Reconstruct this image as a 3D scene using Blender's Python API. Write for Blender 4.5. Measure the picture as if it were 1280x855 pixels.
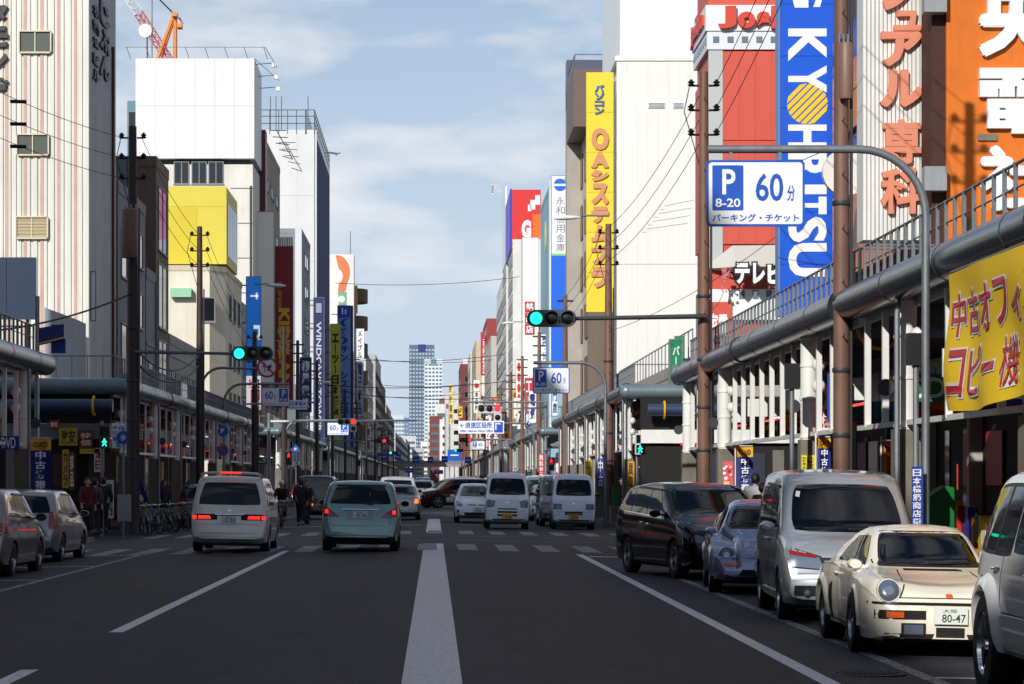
import bpy, bmesh, math, random
from mathutils import Vector, Matrix
from mathutils.bvhtree import BVHTree
random.seed(7)
for _o in list(bpy.data.objects): bpy.data.objects.remove(_o)
SC = bpy.context.scene
COL = SC.collection
R = math.radians
# ------------------------------------------------------------------ camera
CAMZ = 1.6; F = 3200.0; VX = 543.0; VY = 600.0
cd = bpy.data.cameras.new('camera'); cam = bpy.data.objects.new('camera', cd); COL.objects.link(cam)
cam.location = (0, 0, CAMZ); cam.rotation_euler = (R(90), 0, 0)
cd.sensor_width = 36; cd.lens = 36 * F / 1280
cd.shift_x = (640 - VX) / 1280; cd.shift_y = (VY - 427.5) / 1280
cd.clip_start = .5; cd.clip_end = 12000
SC.camera = cam
# ------------------------------------------------------------------ world and sun
SUN_AZ, SUN_EL = 24.0, 26.5       # the sun stands behind the camera, to its left
w = bpy.data.worlds.new('World'); SC.world = w; w.use_nodes = True
nt = w.node_tree; N = nt.nodes; Lk = nt.links
for n in list(N): N.remove(n)
out = N.new('ShaderNodeOutputWorld'); bg = N.new('ShaderNodeBackground')
sky = N.new('ShaderNodeTexSky'); sky.sky_type = 'NISHITA'; sky.sun_disc = False
sky.sun_elevation = R(SUN_EL); sky.sun_rotation = R(180 + SUN_AZ)
sky.air_density = 1.0; sky.dust_density = .3; sky.ozone_density = 3.0
hs = N.new('ShaderNodeHueSaturation'); hs.inputs['Saturation'].default_value = 1.0; hs.inputs['Value'].default_value = 1.0
Lk.new(sky.outputs[0], hs.inputs['Color'])
tc = N.new('ShaderNodeTexCoord'); mp = N.new('ShaderNodeMapping'); mp.inputs['Scale'].default_value = (8, 8, 24)
mp.inputs['Location'].default_value = (1.3, .4, 2.35)
n1 = N.new('ShaderNodeTexNoise'); n1.inputs['Scale'].default_value = 1.3; n1.inputs['Detail'].default_value = 9; n1.inputs['Roughness'].default_value = .52
cr = N.new('ShaderNodeValToRGB'); cr.color_ramp.elements[0].position = .47; cr.color_ramp.elements[1].position = .66
cr.color_ramp.elements[1].color = (.85, .85, .85, 1)
mx = N.new('ShaderNodeMix'); mx.data_type = 'RGBA'
mx.inputs['B'].default_value = (10.2, 10.1, 10.4, 1)
Lk.new(tc.outputs['Generated'], mp.inputs['Vector']); Lk.new(mp.outputs[0], n1.inputs['Vector'])
Lk.new(n1.outputs[0], cr.inputs[0]); Lk.new(cr.outputs[0], mx.inputs['Factor'])
sx_ = N.new('ShaderNodeSeparateXYZ'); Lk.new(tc.outputs['Generated'], sx_.inputs[0])
hz_ = N.new('ShaderNodeMapRange'); hz_.inputs['From Min'].default_value = -.02; hz_.inputs['From Max'].default_value = .36
hz_.inputs['To Min'].default_value = .97; hz_.inputs['To Max'].default_value = 0.; hz_.interpolation_type = 'SMOOTHSTEP'; Lk.new(sx_.outputs['Z'], hz_.inputs[0])
hm_ = N.new('ShaderNodeMix'); hm_.data_type = 'RGBA'; hm_.inputs['B'].default_value = (6.9, 8.1, 9.9, 1)      # pale air low over the city, all round
Lk.new(hz_.outputs[0], hm_.inputs['Factor']); Lk.new(hs.outputs[0], hm_.inputs['A'])
Lk.new(hm_.outputs['Result'], mx.inputs['A']); Lk.new(mx.outputs['Result'], bg.inputs[0]); Lk.new(bg.outputs[0], out.inputs[0])
bg.inputs[1].default_value = .086
sd = bpy.data.lights.new('sun', 'SUN'); sd.energy = 4.1; sd.angle = R(.53); sd.color = (1, .965, .90)
sun = bpy.data.objects.new('sun', sd); COL.objects.link(sun)
sdir = Vector((math.sin(R(SUN_AZ)) * math.cos(R(SUN_EL)), math.cos(R(SUN_AZ)) * math.cos(R(SUN_EL)), -math.sin(R(SUN_EL))))
sun.rotation_euler = sdir.to_track_quat('-Z', 'Y').to_euler(); sun.location = (-30, -60, 60)
vs = SC.view_settings; vs.view_transform = 'Standard'; vs.look = 'None'; vs.exposure = 0; vs.gamma = 1
SC.render.resolution_x = 1024; SC.render.resolution_y = 684
SC.cycles.max_bounces = 6; SC.cycles.diffuse_bounces = 3; SC.cycles.glossy_bounces = 3; SC.cycles.transmission_bounces = 3
# ------------------------------------------------------------------ helpers
def X(px, D): return (px - VX) / F * D
def Z(py, D): return CAMZ + (VY - py) / F * D
def gz(x): return -.018 * abs(x)
def lin(c):
    c /= 255.0
    return c / 12.92 if c <= .04045 else ((c + .055) / 1.055) ** 2.4
MATS = {}
def mat(name, rgb, rough=.6, metal=0., coat=0., var=0., vscale=(1, 1, 1), bump=0., bscale=20., emit=0., spec=.5, dirt=0., spread=.0):
    """procedural material; rgb is the 0-255 sRGB of the surface's own colour"""
    if name in MATS: return MATS[name]
    m = bpy.data.materials.new(name); m.use_nodes = True
    t = m.node_tree; p = t.nodes['Principled BSDF']
    c = [lin(v) for v in rgb] + [1]
    p.inputs['Base Color'].default_value = c
    p.inputs['Roughness'].default_value = rough; p.inputs['Metallic'].default_value = metal
    p.inputs['Specular IOR Level'].default_value = spec
    p.inputs['Coat Weight'].default_value = coat; p.inputs['Coat Roughness'].default_value = .04
    if emit:
        p.inputs['Emission Color'].default_value = c; p.inputs['Emission Strength'].default_value = emit
    if var or dirt or bump:
        tcn = t.nodes.new('ShaderNodeTexCoord'); mpn = t.nodes.new('ShaderNodeMapping'); mpn.inputs['Scale'].default_value = vscale
        t.links.new(tcn.outputs['Object'], mpn.inputs['Vector'])
    if var or dirt:
        nz = t.nodes.new('ShaderNodeTexNoise'); nz.inputs['Scale'].default_value = 1.0; nz.inputs['Detail'].default_value = 6; nz.inputs['Roughness'].default_value = .65
        t.links.new(mpn.outputs[0], nz.inputs['Vector'])
        mr = t.nodes.new('ShaderNodeMapRange'); mr.inputs['From Min'].default_value = .3; mr.inputs['From Max'].default_value = .7
        mr.inputs['To Min'].default_value = 1 - var - dirt; mr.inputs['To Max'].default_value = 1 + var * .3
        t.links.new(nz.outputs[0], mr.inputs['Value'])
        mm = t.nodes.new('ShaderNodeMix'); mm.data_type = 'RGBA'; mm.blend_type = 'MULTIPLY'; mm.inputs['Factor'].default_value = 1
        mm.inputs['A'].default_value = c; t.links.new(mr.outputs[0], mm.inputs['B']); last = mm.outputs['Result']
        if dirt:
            n2 = t.nodes.new('ShaderNodeTexNoise'); n2.inputs['Detail'].default_value = 8
            mp2 = t.nodes.new('ShaderNodeMapping'); mp2.inputs['Scale'].default_value = (vscale[0] * 5, vscale[1] * 5, vscale[2] * .4)
            t.links.new(tcn.outputs['Object'], mp2.inputs['Vector']); t.links.new(mp2.outputs[0], n2.inputs['Vector'])
            r2 = t.nodes.new('ShaderNodeMapRange'); r2.inputs['From Min'].default_value = .5; r2.inputs['From Max'].default_value = .75
            r2.inputs['To Min'].default_value = 0; r2.inputs['To Max'].default_value = min(1, dirt * 3)
            t.links.new(n2.outputs[0], r2.inputs['Value'])
            m3 = t.nodes.new('ShaderNodeMix'); m3.data_type = 'RGBA'
            t.links.new(r2.outputs[0], m3.inputs['Factor']); t.links.new(last, m3.inputs['A'])
            m3.inputs['B'].default_value = (c[0] * .5 + .02, c[1] * .47 + .018, c[2] * .42 + .014, 1); last = m3.outputs['Result']
        t.links.new(last, p.inputs['Base Color'])
    if bump:
        nb = t.nodes.new('ShaderNodeTexNoise'); nb.inputs['Scale'].default_value = bscale; nb.inputs['Detail'].default_value = 4
        t.links.new(mpn.outputs[0], nb.inputs['Vector'])
        b = t.nodes.new('ShaderNodeBump'); b.inputs['Strength'].default_value = bump; b.inputs['Distance'].default_value = .02
        t.links.new(nb.outputs[0], b.inputs['Height']); t.links.new(b.outputs[0], p.inputs['Normal'])
    MATS[name] = m
    return m
def wall(rgb, k=.12, dirt=.08):
    return mat('wall_%d_%d_%d' % tuple(rgb), rgb, .75, var=k, dirt=dirt, vscale=(.35, .35, .18), bump=.15, bscale=6)
def paint(rgb, rough=.4, emit=0):
    return mat('paint_%d_%d_%d_%d_%d' % (*rgb, int(rough * 100), int(emit * 100)), rgb, rough, var=.05, vscale=(.8, .8, .5), emit=emit)
M = {}
M['glass'] = mat('window_glass', (22, 27, 32), .06, spec=.9, var=.3, vscale=(.3, .3, .3), bump=.04, bscale=1.2)
M['carglass'] = mat('car_glass', (4, 7, 13), .03, spec=.38)
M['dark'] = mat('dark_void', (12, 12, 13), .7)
M['rubber'] = mat('tyre_rubber', (20, 20, 21), .75, bump=.3, bscale=60)
M['blackp'] = mat('black_plastic', (22, 22, 24), .45)
M['chrome'] = mat('chrome', (215, 218, 222), .12, metal=1)
M['alloy'] = mat('alloy_rim', (165, 168, 172), .28, metal=.9)
M['steel'] = mat('galvanised_steel', (138, 143, 148), .45, metal=.5, var=.2, vscale=(4, 4, 2), dirt=.15)
M['pipe'] = mat('canopy_pipe_paint', (86, 96, 108), .22, metal=.75, var=.25, vscale=(.5, .5, .5), dirt=.15)
M['pipe2'] = mat('canopy_pipe_light', (120, 138, 146), .35, metal=.3, var=.15, vscale=(.5, .5, .5), dirt=.12)
M['white'] = mat('white_steel_paint', (232, 232, 228), .4, var=.08, vscale=(1.5, 1.5, .7), dirt=.06)
M['grey'] = mat('grey_steel_paint', (105, 112, 118), .5, var=.15, vscale=(1, 1, .5), dirt=.1)
M['darkgrey'] = mat('dark_grey_steel', (50, 53, 58), .55, var=.15, vscale=(1, 1, 1), dirt=.08)
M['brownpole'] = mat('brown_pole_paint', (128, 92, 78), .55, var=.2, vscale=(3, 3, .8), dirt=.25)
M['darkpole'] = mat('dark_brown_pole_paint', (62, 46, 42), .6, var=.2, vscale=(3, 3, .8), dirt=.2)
M['concrete'] = mat('concrete_stone', (128, 122, 110), .85, var=.2, vscale=(1.5, 1.5, 1), dirt=.15, bump=.2, bscale=12)
M['wire'] = mat('black_cable', (18, 18, 20), .6)
M['taillight'] = mat('red_lens', (150, 8, 8), .15, coat=1)
M['taillit'] = mat('red_lens_lit', (255, 40, 22), .2, emit=1.6)
M['amberlit'] = mat('amber_lens_lit', (255, 120, 30), .2, emit=1.8)
M['amber'] = mat('amber_lens', (225, 95, 25), .2, coat=1)
M['lens'] = mat('clear_lens', (100, 110, 130), .3, metal=.2, coat=.3)
M['plate'] = mat('plate_white', (225, 228, 222), .4)
M['plateY'] = mat('plate_yellow', (225, 170, 25), .4)
M['ink'] = mat('black_print', (20, 20, 22), .5)
M['inkg'] = mat('green_print', (20, 70, 45), .5)
M['sigw'] = paint((236, 238, 240), .4)
M['sigb'] = paint((20, 84, 190), .4)
M['roofing'] = mat('corrugated_roof_sheet', (92, 96, 100), .6, var=.2, vscale=(.5, .5, .5), dirt=.1)
WLOC = {}
_T = ['', 'twenty-', 'thirty-', 'forty-']; _U = ['first', 'second', 'third', 'fourth', 'fifth', 'sixth', 'seventh', 'eighth', 'ninth', 'tenth', 'eleventh', 'twelfth', 'thirteenth', 'fourteenth', 'fifteenth', 'sixteenth', 'seventeenth', 'eighteenth', 'nineteenth', 'twentieth']
def nth(n): return _U[n - 1] if n <= 20 else ({30: 'thirtieth', 40: 'fortieth'}.get(n) or _T[n // 10 - 1] + _U[n % 10 - 1])
def thing(name, label, cat, loc=(0, 0, 0), group=None, kind=None):
    o = bpy.data.objects.new(name, None); COL.objects.link(o); o.location = loc
    o.empty_display_size = .2
    tag(o, label, cat, group, kind); WLOC[o.name] = Vector(loc)
    return o
def tag(o, label=None, cat=None, group=None, kind=None):
    if label: o['label'] = label
    if cat: o['category'] = cat
    if group: o['group'] = group
    if kind: o['kind'] = kind
    return o
def tree_copy(o, parent=None):
    c = o.copy(); COL.objects.link(c)
    if parent: c.parent = parent
    for ch in o.children: tree_copy(ch, c)
    return c
class MB:
    def __init__(s): s.v = []; s.f = []
    def add(s, vs, fs):
        n = len(s.v); s.v += [tuple(p) for p in vs]; s.f += [tuple(i + n for i in f) for f in fs]; return s
    def box(s, x0, x1, y0, y1, z0, z1):
        if x0 > x1: x0, x1 = x1, x0
        if y0 > y1: y0, y1 = y1, y0
        if z0 > z1: z0, z1 = z1, z0
        return s.add([(x0, y0, z0), (x1, y0, z0), (x1, y1, z0), (x0, y1, z0), (x0, y0, z1), (x1, y0, z1), (x1, y1, z1), (x0, y1, z1)],
                     [(0, 3, 2, 1), (4, 5, 6, 7), (0, 1, 5, 4), (1, 2, 6, 5), (2, 3, 7, 6), (3, 0, 4, 7)])
    def poly(s, pts, d):
        """extrude polygon (list of 3D points) by vector d"""
        n = len(pts); d = Vector(d); p = [Vector(q) for q in pts]
        return s.add(p + [q + d for q in p], [tuple(range(n - 1, -1, -1)), tuple(range(n, 2 * n))] + [(i, (i + 1) % n, n + (i + 1) % n, n + i) for i in range(n)])
    def tube(s, pts, r, n=8, caps=True):
        pts = [Vector(p) for p in pts]; rs = r if isinstance(r, (list, tuple)) else [r] * len(pts)
        k = len(pts); base = len(s.v); up = None
        for i, p in enumerate(pts):
            a = pts[max(i - 1, 0)]; b = pts[min(i + 1, k - 1)]; d = (b - a).normalized()
            if up is None:
                up = Vector((0, 0, 1)) if abs(d.z) < .9 else Vector((0, 1, 0))
            q = d.cross(up)
            if q.length < 1e-4: q = d.cross(Vector((1, 0, 0)))
            q.normalize(); t = q.cross(d).normalized(); up = t
            for j in range(n):
                an = 2 * math.pi * j / n
                s.v.append(tuple(p + (q * math.cos(an) + t * math.sin(an)) * rs[i]))
        for i in range(k - 1):
            for j in range(n):
                a = base + i * n + j; b = base + i * n + (j + 1) % n
                s.f.append((a, b, b + n, a + n))
        if caps:
            s.f.append(tuple(base + j for j in range(n - 1, -1, -1))); s.f.append(tuple(base + (k - 1) * n + j for j in range(n)))
        return s
    def lathe(s, prof, c=(0, 0, 0), axis='z', n=20):
        """prof: list of (r, h) along axis"""
        base = len(s.v); c = Vector(c)
        for (r, h) in prof:
            for j in range(n):
                a = 2 * math.pi * j / n; u, v_ = r * math.cos(a), r * math.sin(a)
                p = {'z': (u, v_, h), 'y': (v_, h, u), 'x': (h, u, v_)}[axis]
                s.v.append(tuple(c + Vector(p)))
        for i in range(len(prof) - 1):
            for j in range(n):
                a = base + i * n + j; b = base + i * n + (j + 1) % n
                s.f.append((a, b, b + n, a + n))
        s.f.append(tuple(base + j for j in range(n - 1, -1, -1))); m = base + (len(prof) - 1) * n
        s.f.append(tuple(m + j for j in range(n)))
        return s
    def ball(s, c, r, n=12, m=8, sz=1):
        return s.lathe([(max(1e-3, r * math.sin(math.pi * i / m)), -r * sz * math.cos(math.pi * i / m)) for i in range(m + 1)], c, 'z', n)
    def build(s, name, m, parent=None, smooth=False, label=None):
        me = bpy.data.meshes.new(name)
        off = WLOC.get(parent.name, Vector((0, 0, 0))) if parent else Vector((0, 0, 0))
        me.from_pydata([(a - off.x, b - off.y, c - off.z) for a, b, c in s.v] if parent else s.v, [], s.f)
        if isinstance(m, str): m = M[m]
        if m: me.materials.append(m)
        if smooth:
            me.shade_smooth()
            try: me.set_sharp_from_angle(angle=R(38))
            except Exception: pass
        o = bpy.data.objects.new(name, me); COL.objects.link(o)
        if parent: o.parent = parent; WLOC[o.name] = off.copy()
        if label: o['label'] = label
        return o
def struct(name, mb, m):
    o = mb.build(name, m); o['kind'] = 'structure'; return o
# ---- text
_TX = {}
TMP = bpy.data.scenes.new('tmp')
def baked(o):
    """mesh of an object with its modifiers, evaluated in a small scene of its own"""
    TMP.collection.objects.link(o); vl = TMP.view_layers[0]; vl.update(); dg = vl.depsgraph
    me = bpy.data.meshes.new_from_object(o.evaluated_get(dg)); TMP.collection.objects.unlink(o); return me
def glyphs(s, bold=0.):
    k = (s, bold)
    if k in _TX: return _TX[k]
    c = bpy.data.curves.new('t', 'FONT'); c.body = s; c.size = 1; c.resolution_u = 3; c.offset = bold; c.fill_mode = 'FRONT'
    o = bpy.data.objects.new('t', c); me = baked(o)
    vs_ = [(v.co.x, v.co.y) for v in me.vertices]; fs = [tuple(p.vertices) for p in me.polygons]
    es = {}
    for f in fs:
        for i in range(len(f)):
            a, b = f[i], f[(i + 1) % len(f)]
            es[(a, b)] = 1
    bd = [(a, b) for (a, b) in es if (b, a) not in es]
    bpy.data.objects.remove(o); bpy.data.curves.remove(c); bpy.data.meshes.remove(me)
    if vs_:
        x0 = min(v[0] for v in vs_); x1 = max(v[0] for v in vs_); y0 = min(v[1] for v in vs_); y1 = max(v[1] for v in vs_)
    else: x0 = y0 = 0; x1 = y1 = 1
    _TX[k] = (vs_, fs, bd, (x0, x1, y0, y1))
    return _TX[k]
def place(mb, s, fn, u0, u1, v0, v1, depth=.02, bold=0., rot=False, slant=0., full=True):
    """put string s into the rectangle u0..u1, v0..v1 through fn(u, v, w) -> world"""
    vs_, fs, bd, (x0, x1, y0, y1) = glyphs(s, bold)
    if not vs_: return
    if not full: y0, y1 = -.1, .86
    P = []
    for (x, y) in vs_:
        a = (x - x0) / max(1e-6, x1 - x0); b = (y - y0) / max(1e-6, y1 - y0)
        a += slant * (b - .5)
        if rot: a, b = b, 1 - a
        P.append((u0 + a * (u1 - u0), v0 + b * (v1 - v0)))
    n = len(P)
    VV = [fn(u, v, depth) for u, v in P]
    FF = list(fs)
    if depth > .012:
        VV += [fn(u, v, 0) for u, v in P]
        FF += [(b, a, a + n, b + n) for a, b in bd]
    mb.add(VV, FF)
def plane_fn(face, c):
    if face == 'S': return lambda u, v, w: (u, c - w, v)
    if face == 'N': return lambda u, v, w: (-u, c + w, v)
    if face == 'R': return lambda u, v, w: (c + w, u, v)      # faces +x (buildings on the left)
    return lambda u, v, w: (c - w, -u, v)                     # 'L' faces -x; u = -y
def lettering(parent, s, m, face, c, u0, u1, v0, v1, depth=.02, bold=0., rot=False, vert=False, slant=0., name='lettering', gap=.12, label=None, fat=0.):
    mb = MB(); fn = plane_fn(face, c)
    if fat:
        w_ = (u1 - u0) * fat
        for i, (a, b) in enumerate(((0, 0), (w_, 0), (-w_, 0), (0, w_), (0, -w_), (w_ * .7, w_ * .7), (-w_ * .7, -w_ * .7), (w_ * .7, -w_ * .7), (-w_ * .7, w_ * .7))):
            place(mb, s, fn, u0 + w_ + a, u1 - w_ + a, v0 + w_ + b, v1 - w_ + b, depth + .002 * i, bold)
        return mb.build(name, m, parent)
    if vert:
        n = len(s); h = (v1 - v0) / n
        for i, ch in enumerate(s):
            if ch == ' ': continue
            zt = v1 - i * h
            if ch in 'ー-':
                place(mb, '|' if ch == 'ー' else ch, fn, (u0 + u1) / 2 - .07 * (u1 - u0), (u0 + u1) / 2 + .07 * (u1 - u0), zt - h * .92, zt - h * .08, depth, bold)
            elif ch == '・':
                place(mb, ch, fn, (u0 + u1) / 2 - .1 * (u1 - u0), (u0 + u1) / 2 + .1 * (u1 - u0), zt - h * .6, zt - h * .4, depth, bold)
            elif ch in 'ッャュョィ':
                place(mb, ch, fn, u0 + .25 * (u1 - u0), u1 - .02, zt - h * .85, zt - h * .3, depth, bold)
            else: place(mb, ch, fn, u0, u1, zt - h * (1 - gap / 2), zt - h * gap / 2, depth, bold)
    else: place(mb, s, fn, u0, u1, v0, v1, depth, bold, rot, slant)
    return mb.build(name, m, parent, label=label)
def fbox(mb, face, c, u0, u1, v0, v1, w0, w1):
    """a box on a facade plane"""
    fn = plane_fn(face, c); a = fn(u0, v0, w0); b = fn(u1, v1, w1)
    return mb.box(a[0], b[0], a[1], b[1], a[2], b[2])
def catenary(a, b, sag, n=14):
    a = Vector(a); b = Vector(b)
    return [a.lerp(b, i / n) - Vector((0, 0, sag * 4 * (i / n) * (1 - i / n))) for i in range(n + 1)]
# ================================================================== setting
def asphalt():
    m = bpy.data.materials.new('asphalt'); m.use_nodes = True; t = m.node_tree; p = t.nodes['Principled BSDF']
    tcn = t.nodes.new('ShaderNodeTexCoord')
    def nz(sc, det, vs_=(1, 1, 1), ro=.6):
        mp_ = t.nodes.new('ShaderNodeMapping'); mp_.inputs['Scale'].default_value = vs_; t.links.new(tcn.outputs['Object'], mp_.inputs[0])
        n = t.nodes.new('ShaderNodeTexNoise'); n.inputs['Scale'].default_value = sc; n.inputs['Detail'].default_value = det; n.inputs['Roughness'].default_value = ro
        t.links.new(mp_.outputs[0], n.inputs[0]); return n
    a = nz(45, 2); b = nz(.5, 5, (1, .12, 1)); c = nz(7, 5, (1, .25, 1))
    m1 = t.nodes.new('ShaderNodeMapRange'); m1.inputs['From Min'].default_value = .3; m1.inputs['From Max'].default_value = .72
    m1.inputs['To Min'].default_value = .5; m1.inputs['To Max'].default_value = 1.9; t.links.new(a.outputs[0], m1.inputs[0])
    m2 = t.nodes.new('ShaderNodeMapRange'); m2.inputs['From Min'].default_value = .3; m2.inputs['From Max'].default_value = .7
    m2.inputs['To Min'].default_value = .68; m2.inputs['To Max'].default_value = 1.38; t.links.new(b.outputs[0], m2.inputs[0])
    m3 = t.nodes.new('ShaderNodeMapRange'); m3.inputs['From Min'].default_value = .35; m3.inputs['From Max'].default_value = .65
    m3.inputs['To Min'].default_value = .88; m3.inputs['To Max'].default_value = 1.12; t.links.new(c.outputs[0], m3.inputs[0])
    x1 = t.nodes.new('ShaderNodeMath'); x1.operation = 'MULTIPLY'; t.links.new(m1.outputs[0], x1.inputs[0]); t.links.new(m2.outputs[0], x1.inputs[1])
    x2 = t.nodes.new('ShaderNodeMath'); x2.operation = 'MULTIPLY'; t.links.new(x1.outputs[0], x2.inputs[0]); t.links.new(m3.outputs[0], x2.inputs[1])
    v = t.nodes.new('ShaderNodeVectorMath'); v.operation = 'SCALE'; v.inputs[0].default_value = (.0235, .0265, .0315)
    vo = t.nodes.new('ShaderNodeTexVoronoi'); vo.feature = 'DISTANCE_TO_EDGE'; vo.inputs['Scale'].default_value = .42
    wn = nz(1.6, 5); wa = t.nodes.new('ShaderNodeVectorMath'); wa.operation = 'MULTIPLY_ADD'; wa.inputs[1].default_value = (1.6, 1.6, 0)
    t.links.new(wn.outputs['Color'], wa.inputs[0]); t.links.new(tcn.outputs['Object'], wa.inputs[2]); t.links.new(wa.outputs[0], vo.inputs['Vector'])
    ck = t.nodes.new('ShaderNodeMapRange'); ck.inputs['From Max'].default_value = .012; ck.inputs['To Min'].default_value = .45; t.links.new(vo.outputs['Distance'], ck.inputs[0])
    sp_ = nz(.9, 3, (1, .5, 1), .4); sm_ = t.nodes.new('ShaderNodeMapRange'); sm_.inputs['From Min'].default_value = .62; sm_.inputs['From Max'].default_value = .75; sm_.inputs['To Min'].default_value = 1.; sm_.inputs['To Max'].default_value = .6; t.links.new(sp_.outputs[0], sm_.inputs[0])
    x3 = t.nodes.new('ShaderNodeMath'); x3.operation = 'MULTIPLY'; t.links.new(x2.outputs[0], x3.inputs[0]); t.links.new(ck.outputs[0], x3.inputs[1])
    x4 = t.nodes.new('ShaderNodeMath'); x4.operation = 'MULTIPLY'; t.links.new(x3.outputs[0], x4.inputs[0]); t.links.new(sm_.outputs[0], x4.inputs[1]); t.links.new(x4.outputs[0], v.inputs['Scale'])
    t.links.new(v.outputs[0], p.inputs['Base Color']); p.inputs['Roughness'].default_value = .78; p.inputs['Specular IOR Level'].default_value = .35
    bb = t.nodes.new('ShaderNodeBump'); bb.inputs['Strength'].default_value = .5; bb.inputs['Distance'].default_value = .01
    t.links.new(a.outputs[0], bb.inputs['Height']); t.links.new(bb.outputs[0], p.inputs['Normal'])
    return m
def roadpaint():
    m = bpy.data.materials.new('worn_road_paint'); m.use_nodes = True; t = m.node_tree; p = t.nodes['Principled BSDF']
    tcn = t.nodes.new('ShaderNodeTexCoord'); mp_ = t.nodes.new('ShaderNodeMapping'); mp_.inputs['Scale'].default_value = (1, .35, 1); t.links.new(tcn.outputs['Object'], mp_.inputs[0])
    n = t.nodes.new('ShaderNodeTexNoise'); n.inputs['Scale'].default_value = 22; n.inputs['Detail'].default_value = 9; n.inputs['Roughness'].default_value = .75; t.links.new(mp_.outputs[0], n.inputs[0])
    r_ = t.nodes.new('ShaderNodeValToRGB'); r_.color_ramp.elements[0].position = .36; r_.color_ramp.elements[0].color = (.52, .53, .55, 1)
    r_.color_ramp.elements[1].position = .56; r_.color_ramp.elements[1].color = (.78, .79, .81, 1)
    t.links.new(n.outputs[0], r_.inputs[0]); t.links.new(r_.outputs[0], p.inputs['Base Color']); p.inputs['Roughness'].default_value = .7
    return m
M['asphalt'] = asphalt(); M['roadpaint'] = roadpaint(); M['oldpaint'] = M['roadpaint'].copy(); M['oldpaint'].name = 'old_road_paint'
for n_ in M['oldpaint'].node_tree.nodes:
    if n_.type == 'VALTORGB': n_.color_ramp.elements[0].color = (.05, .055, .06, 1); n_.color_ramp.elements[1].color = (.42, .43, .45, 1); n_.color_ramp.elements[0].position = .42; n_.color_ramp.elements[1].position = .62
M['earth'] = mat('far_ground', (70, 70, 68), .9, var=.2)
M['pave'] = mat('pavement_stone', (92, 76, 66), .8, var=.2, vscale=(1, 1, 1), dirt=.15, bump=.2, bscale=10)
KR, KL = 6.55, -9.7           # kerb lines
FR, FL = 10.4, -13.4          # building lines
ER, EL_ = 6.95, -9.95         # canopy edges
CROSS = [(73, 91.5), (147, 162), (232, 250), (330, 350), (440, 460), (560, 580), (690, 710), (850, 880)]
mb = MB(); mb.add([(-4000, -2000, -.9), (4000, -2000, -.9), (4000, 9000, -.9), (-4000, 9000, -.9)], [(0, 1, 2, 3)])
struct('ground', mb, 'earth')
mb = MB(); ys = [-90 + i * 6 for i in range(0, 260)]
xs = [-9.8, -7, -3.5, 0, 3.5, 6.6]
for y in ys:
    pass
nx = len(xs)
mb.add([(x, y, gz(x)) for y in (-90, 1460) for x in xs], [(i, i + 1, nx + i + 1, nx + i) for i in range(nx - 1)])
struct('road', mb, 'asphalt')
for (a, b) in CROSS:
    for sx, x0, x1 in ((1, 6.6, 90), (-1, -9.8, -90)):
        mb = MB(); z = gz(x0)
        q = [(x0, a, z), (x1, a, z), (x1, b, z), (x0, b, z)]
        mb.add(q, [(0, 1, 2, 3) if sx > 0 else (3, 2, 1, 0)])
        struct('side_road', mb, 'asphalt')
# pavements with kerb stones
seg = [(-90, CROSS[0][0])] + [(CROSS[i][1], CROSS[i + 1][0]) for i in range(len(CROSS) - 1)] + [(CROSS[-1][1], 1400)]
M['kerb'] = mat('kerb_concrete', (120, 118, 112), .85, var=.2, dirt=.15, vscale=(2, 2, 2))
kme = {}
for (a, b) in seg:
    for sx in (1, -1):
        k = KR if sx > 0 else KL; f = (FR + 30) if sx > 0 else (FL - 30)
        z = gz(k) + .13
        mb = MB(); mb.box(k + sx * .18, f, a, b, z - .5, z); o = struct('pavement', mb, 'pave')
        WLOC[o.name] = Vector((0, 0, 0))
        if b < 160 and b > 0:
            y = max(a, 14); 
            while y < b - .1:
                if sx not in kme:
                    q = MB().box(-.09, .09, 0, .985, -.3, .012); kk = q.build('kerb_stone', 'kerb', o); kme[sx] = kk.data
                else:
                    kk = bpy.data.objects.new('kerb_stone', kme[sx]); COL.objects.link(kk); kk.parent = o
                kk.location = (k + sx * .09, y, z + .001 * (int(y) % 3)); y += 1.0
        else:
            mb = MB(); mb.box(k, k + sx * .18, a, b, z - .4, z + .01); kb = mb.build('kerb', 'kerb', o)
# ---- road markings, each a thin sheet 4 mm above the asphalt
def strip(name, x0, x1, y0, y1, lift=.004):
    pts = [x0, x1] if x0 * x1 >= 0 else [x0, 0, x1]
    mb = MB(); n = len(pts)
    mb.add([(x, y, gz(x) + lift) for y in (y0, y1) for x in pts], [(i, i + 1, n + i + 1, n + i) for i in range(n - 1)])
    return struct(name, mb, 'oldpaint' if name in ('crosswalk_bar', 'cycle_crossing_line', 'edge_line') else 'roadpaint')
cl = [(6, 64.5), (78.5, 105), (163, 231), (252, 329), (352, 438), (462, 558)]
for a, b in cl: strip('centre_line', -.26, .22, a, b)
for a, b in ((4, 22.4), (27.9, 60)): 
    if a < 10: strip('lane_line', -3.62, -3.46, a, b)
    else: strip('lane_line', -3.55, -3.39, a, b)
for a, b in ((90, 96), (101, 107), (112, 118), (123, 129)): strip('lane_line', -3.55, -3.39, a, b)
strip('edge_line', -6.8, -6.66, 20, 60)
strip('edge_line', -6.8, -6.66, 92, 146)
strip('lane_line', 3.14, 3.3, 6, 56.9); strip('lane_line', 3.14, 3.3, 92, 146)
strip('edge_line', 4.1, 4.24, 6, 45)
for y in (26.2, 32.4, 38.4, 44.6, 21.6): strip('parking_bay_line', 4.245, 6.4, y, y + .13)
for y in (44, 51, 58.5): strip('parking_bay_line', -9.4, -6.805, y, y + .13)
strip('stop_line', 3.35, 6.3, 55.2, 55.6); strip('stop_line', -9.3, -.4, 91.6, 92.0)
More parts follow.
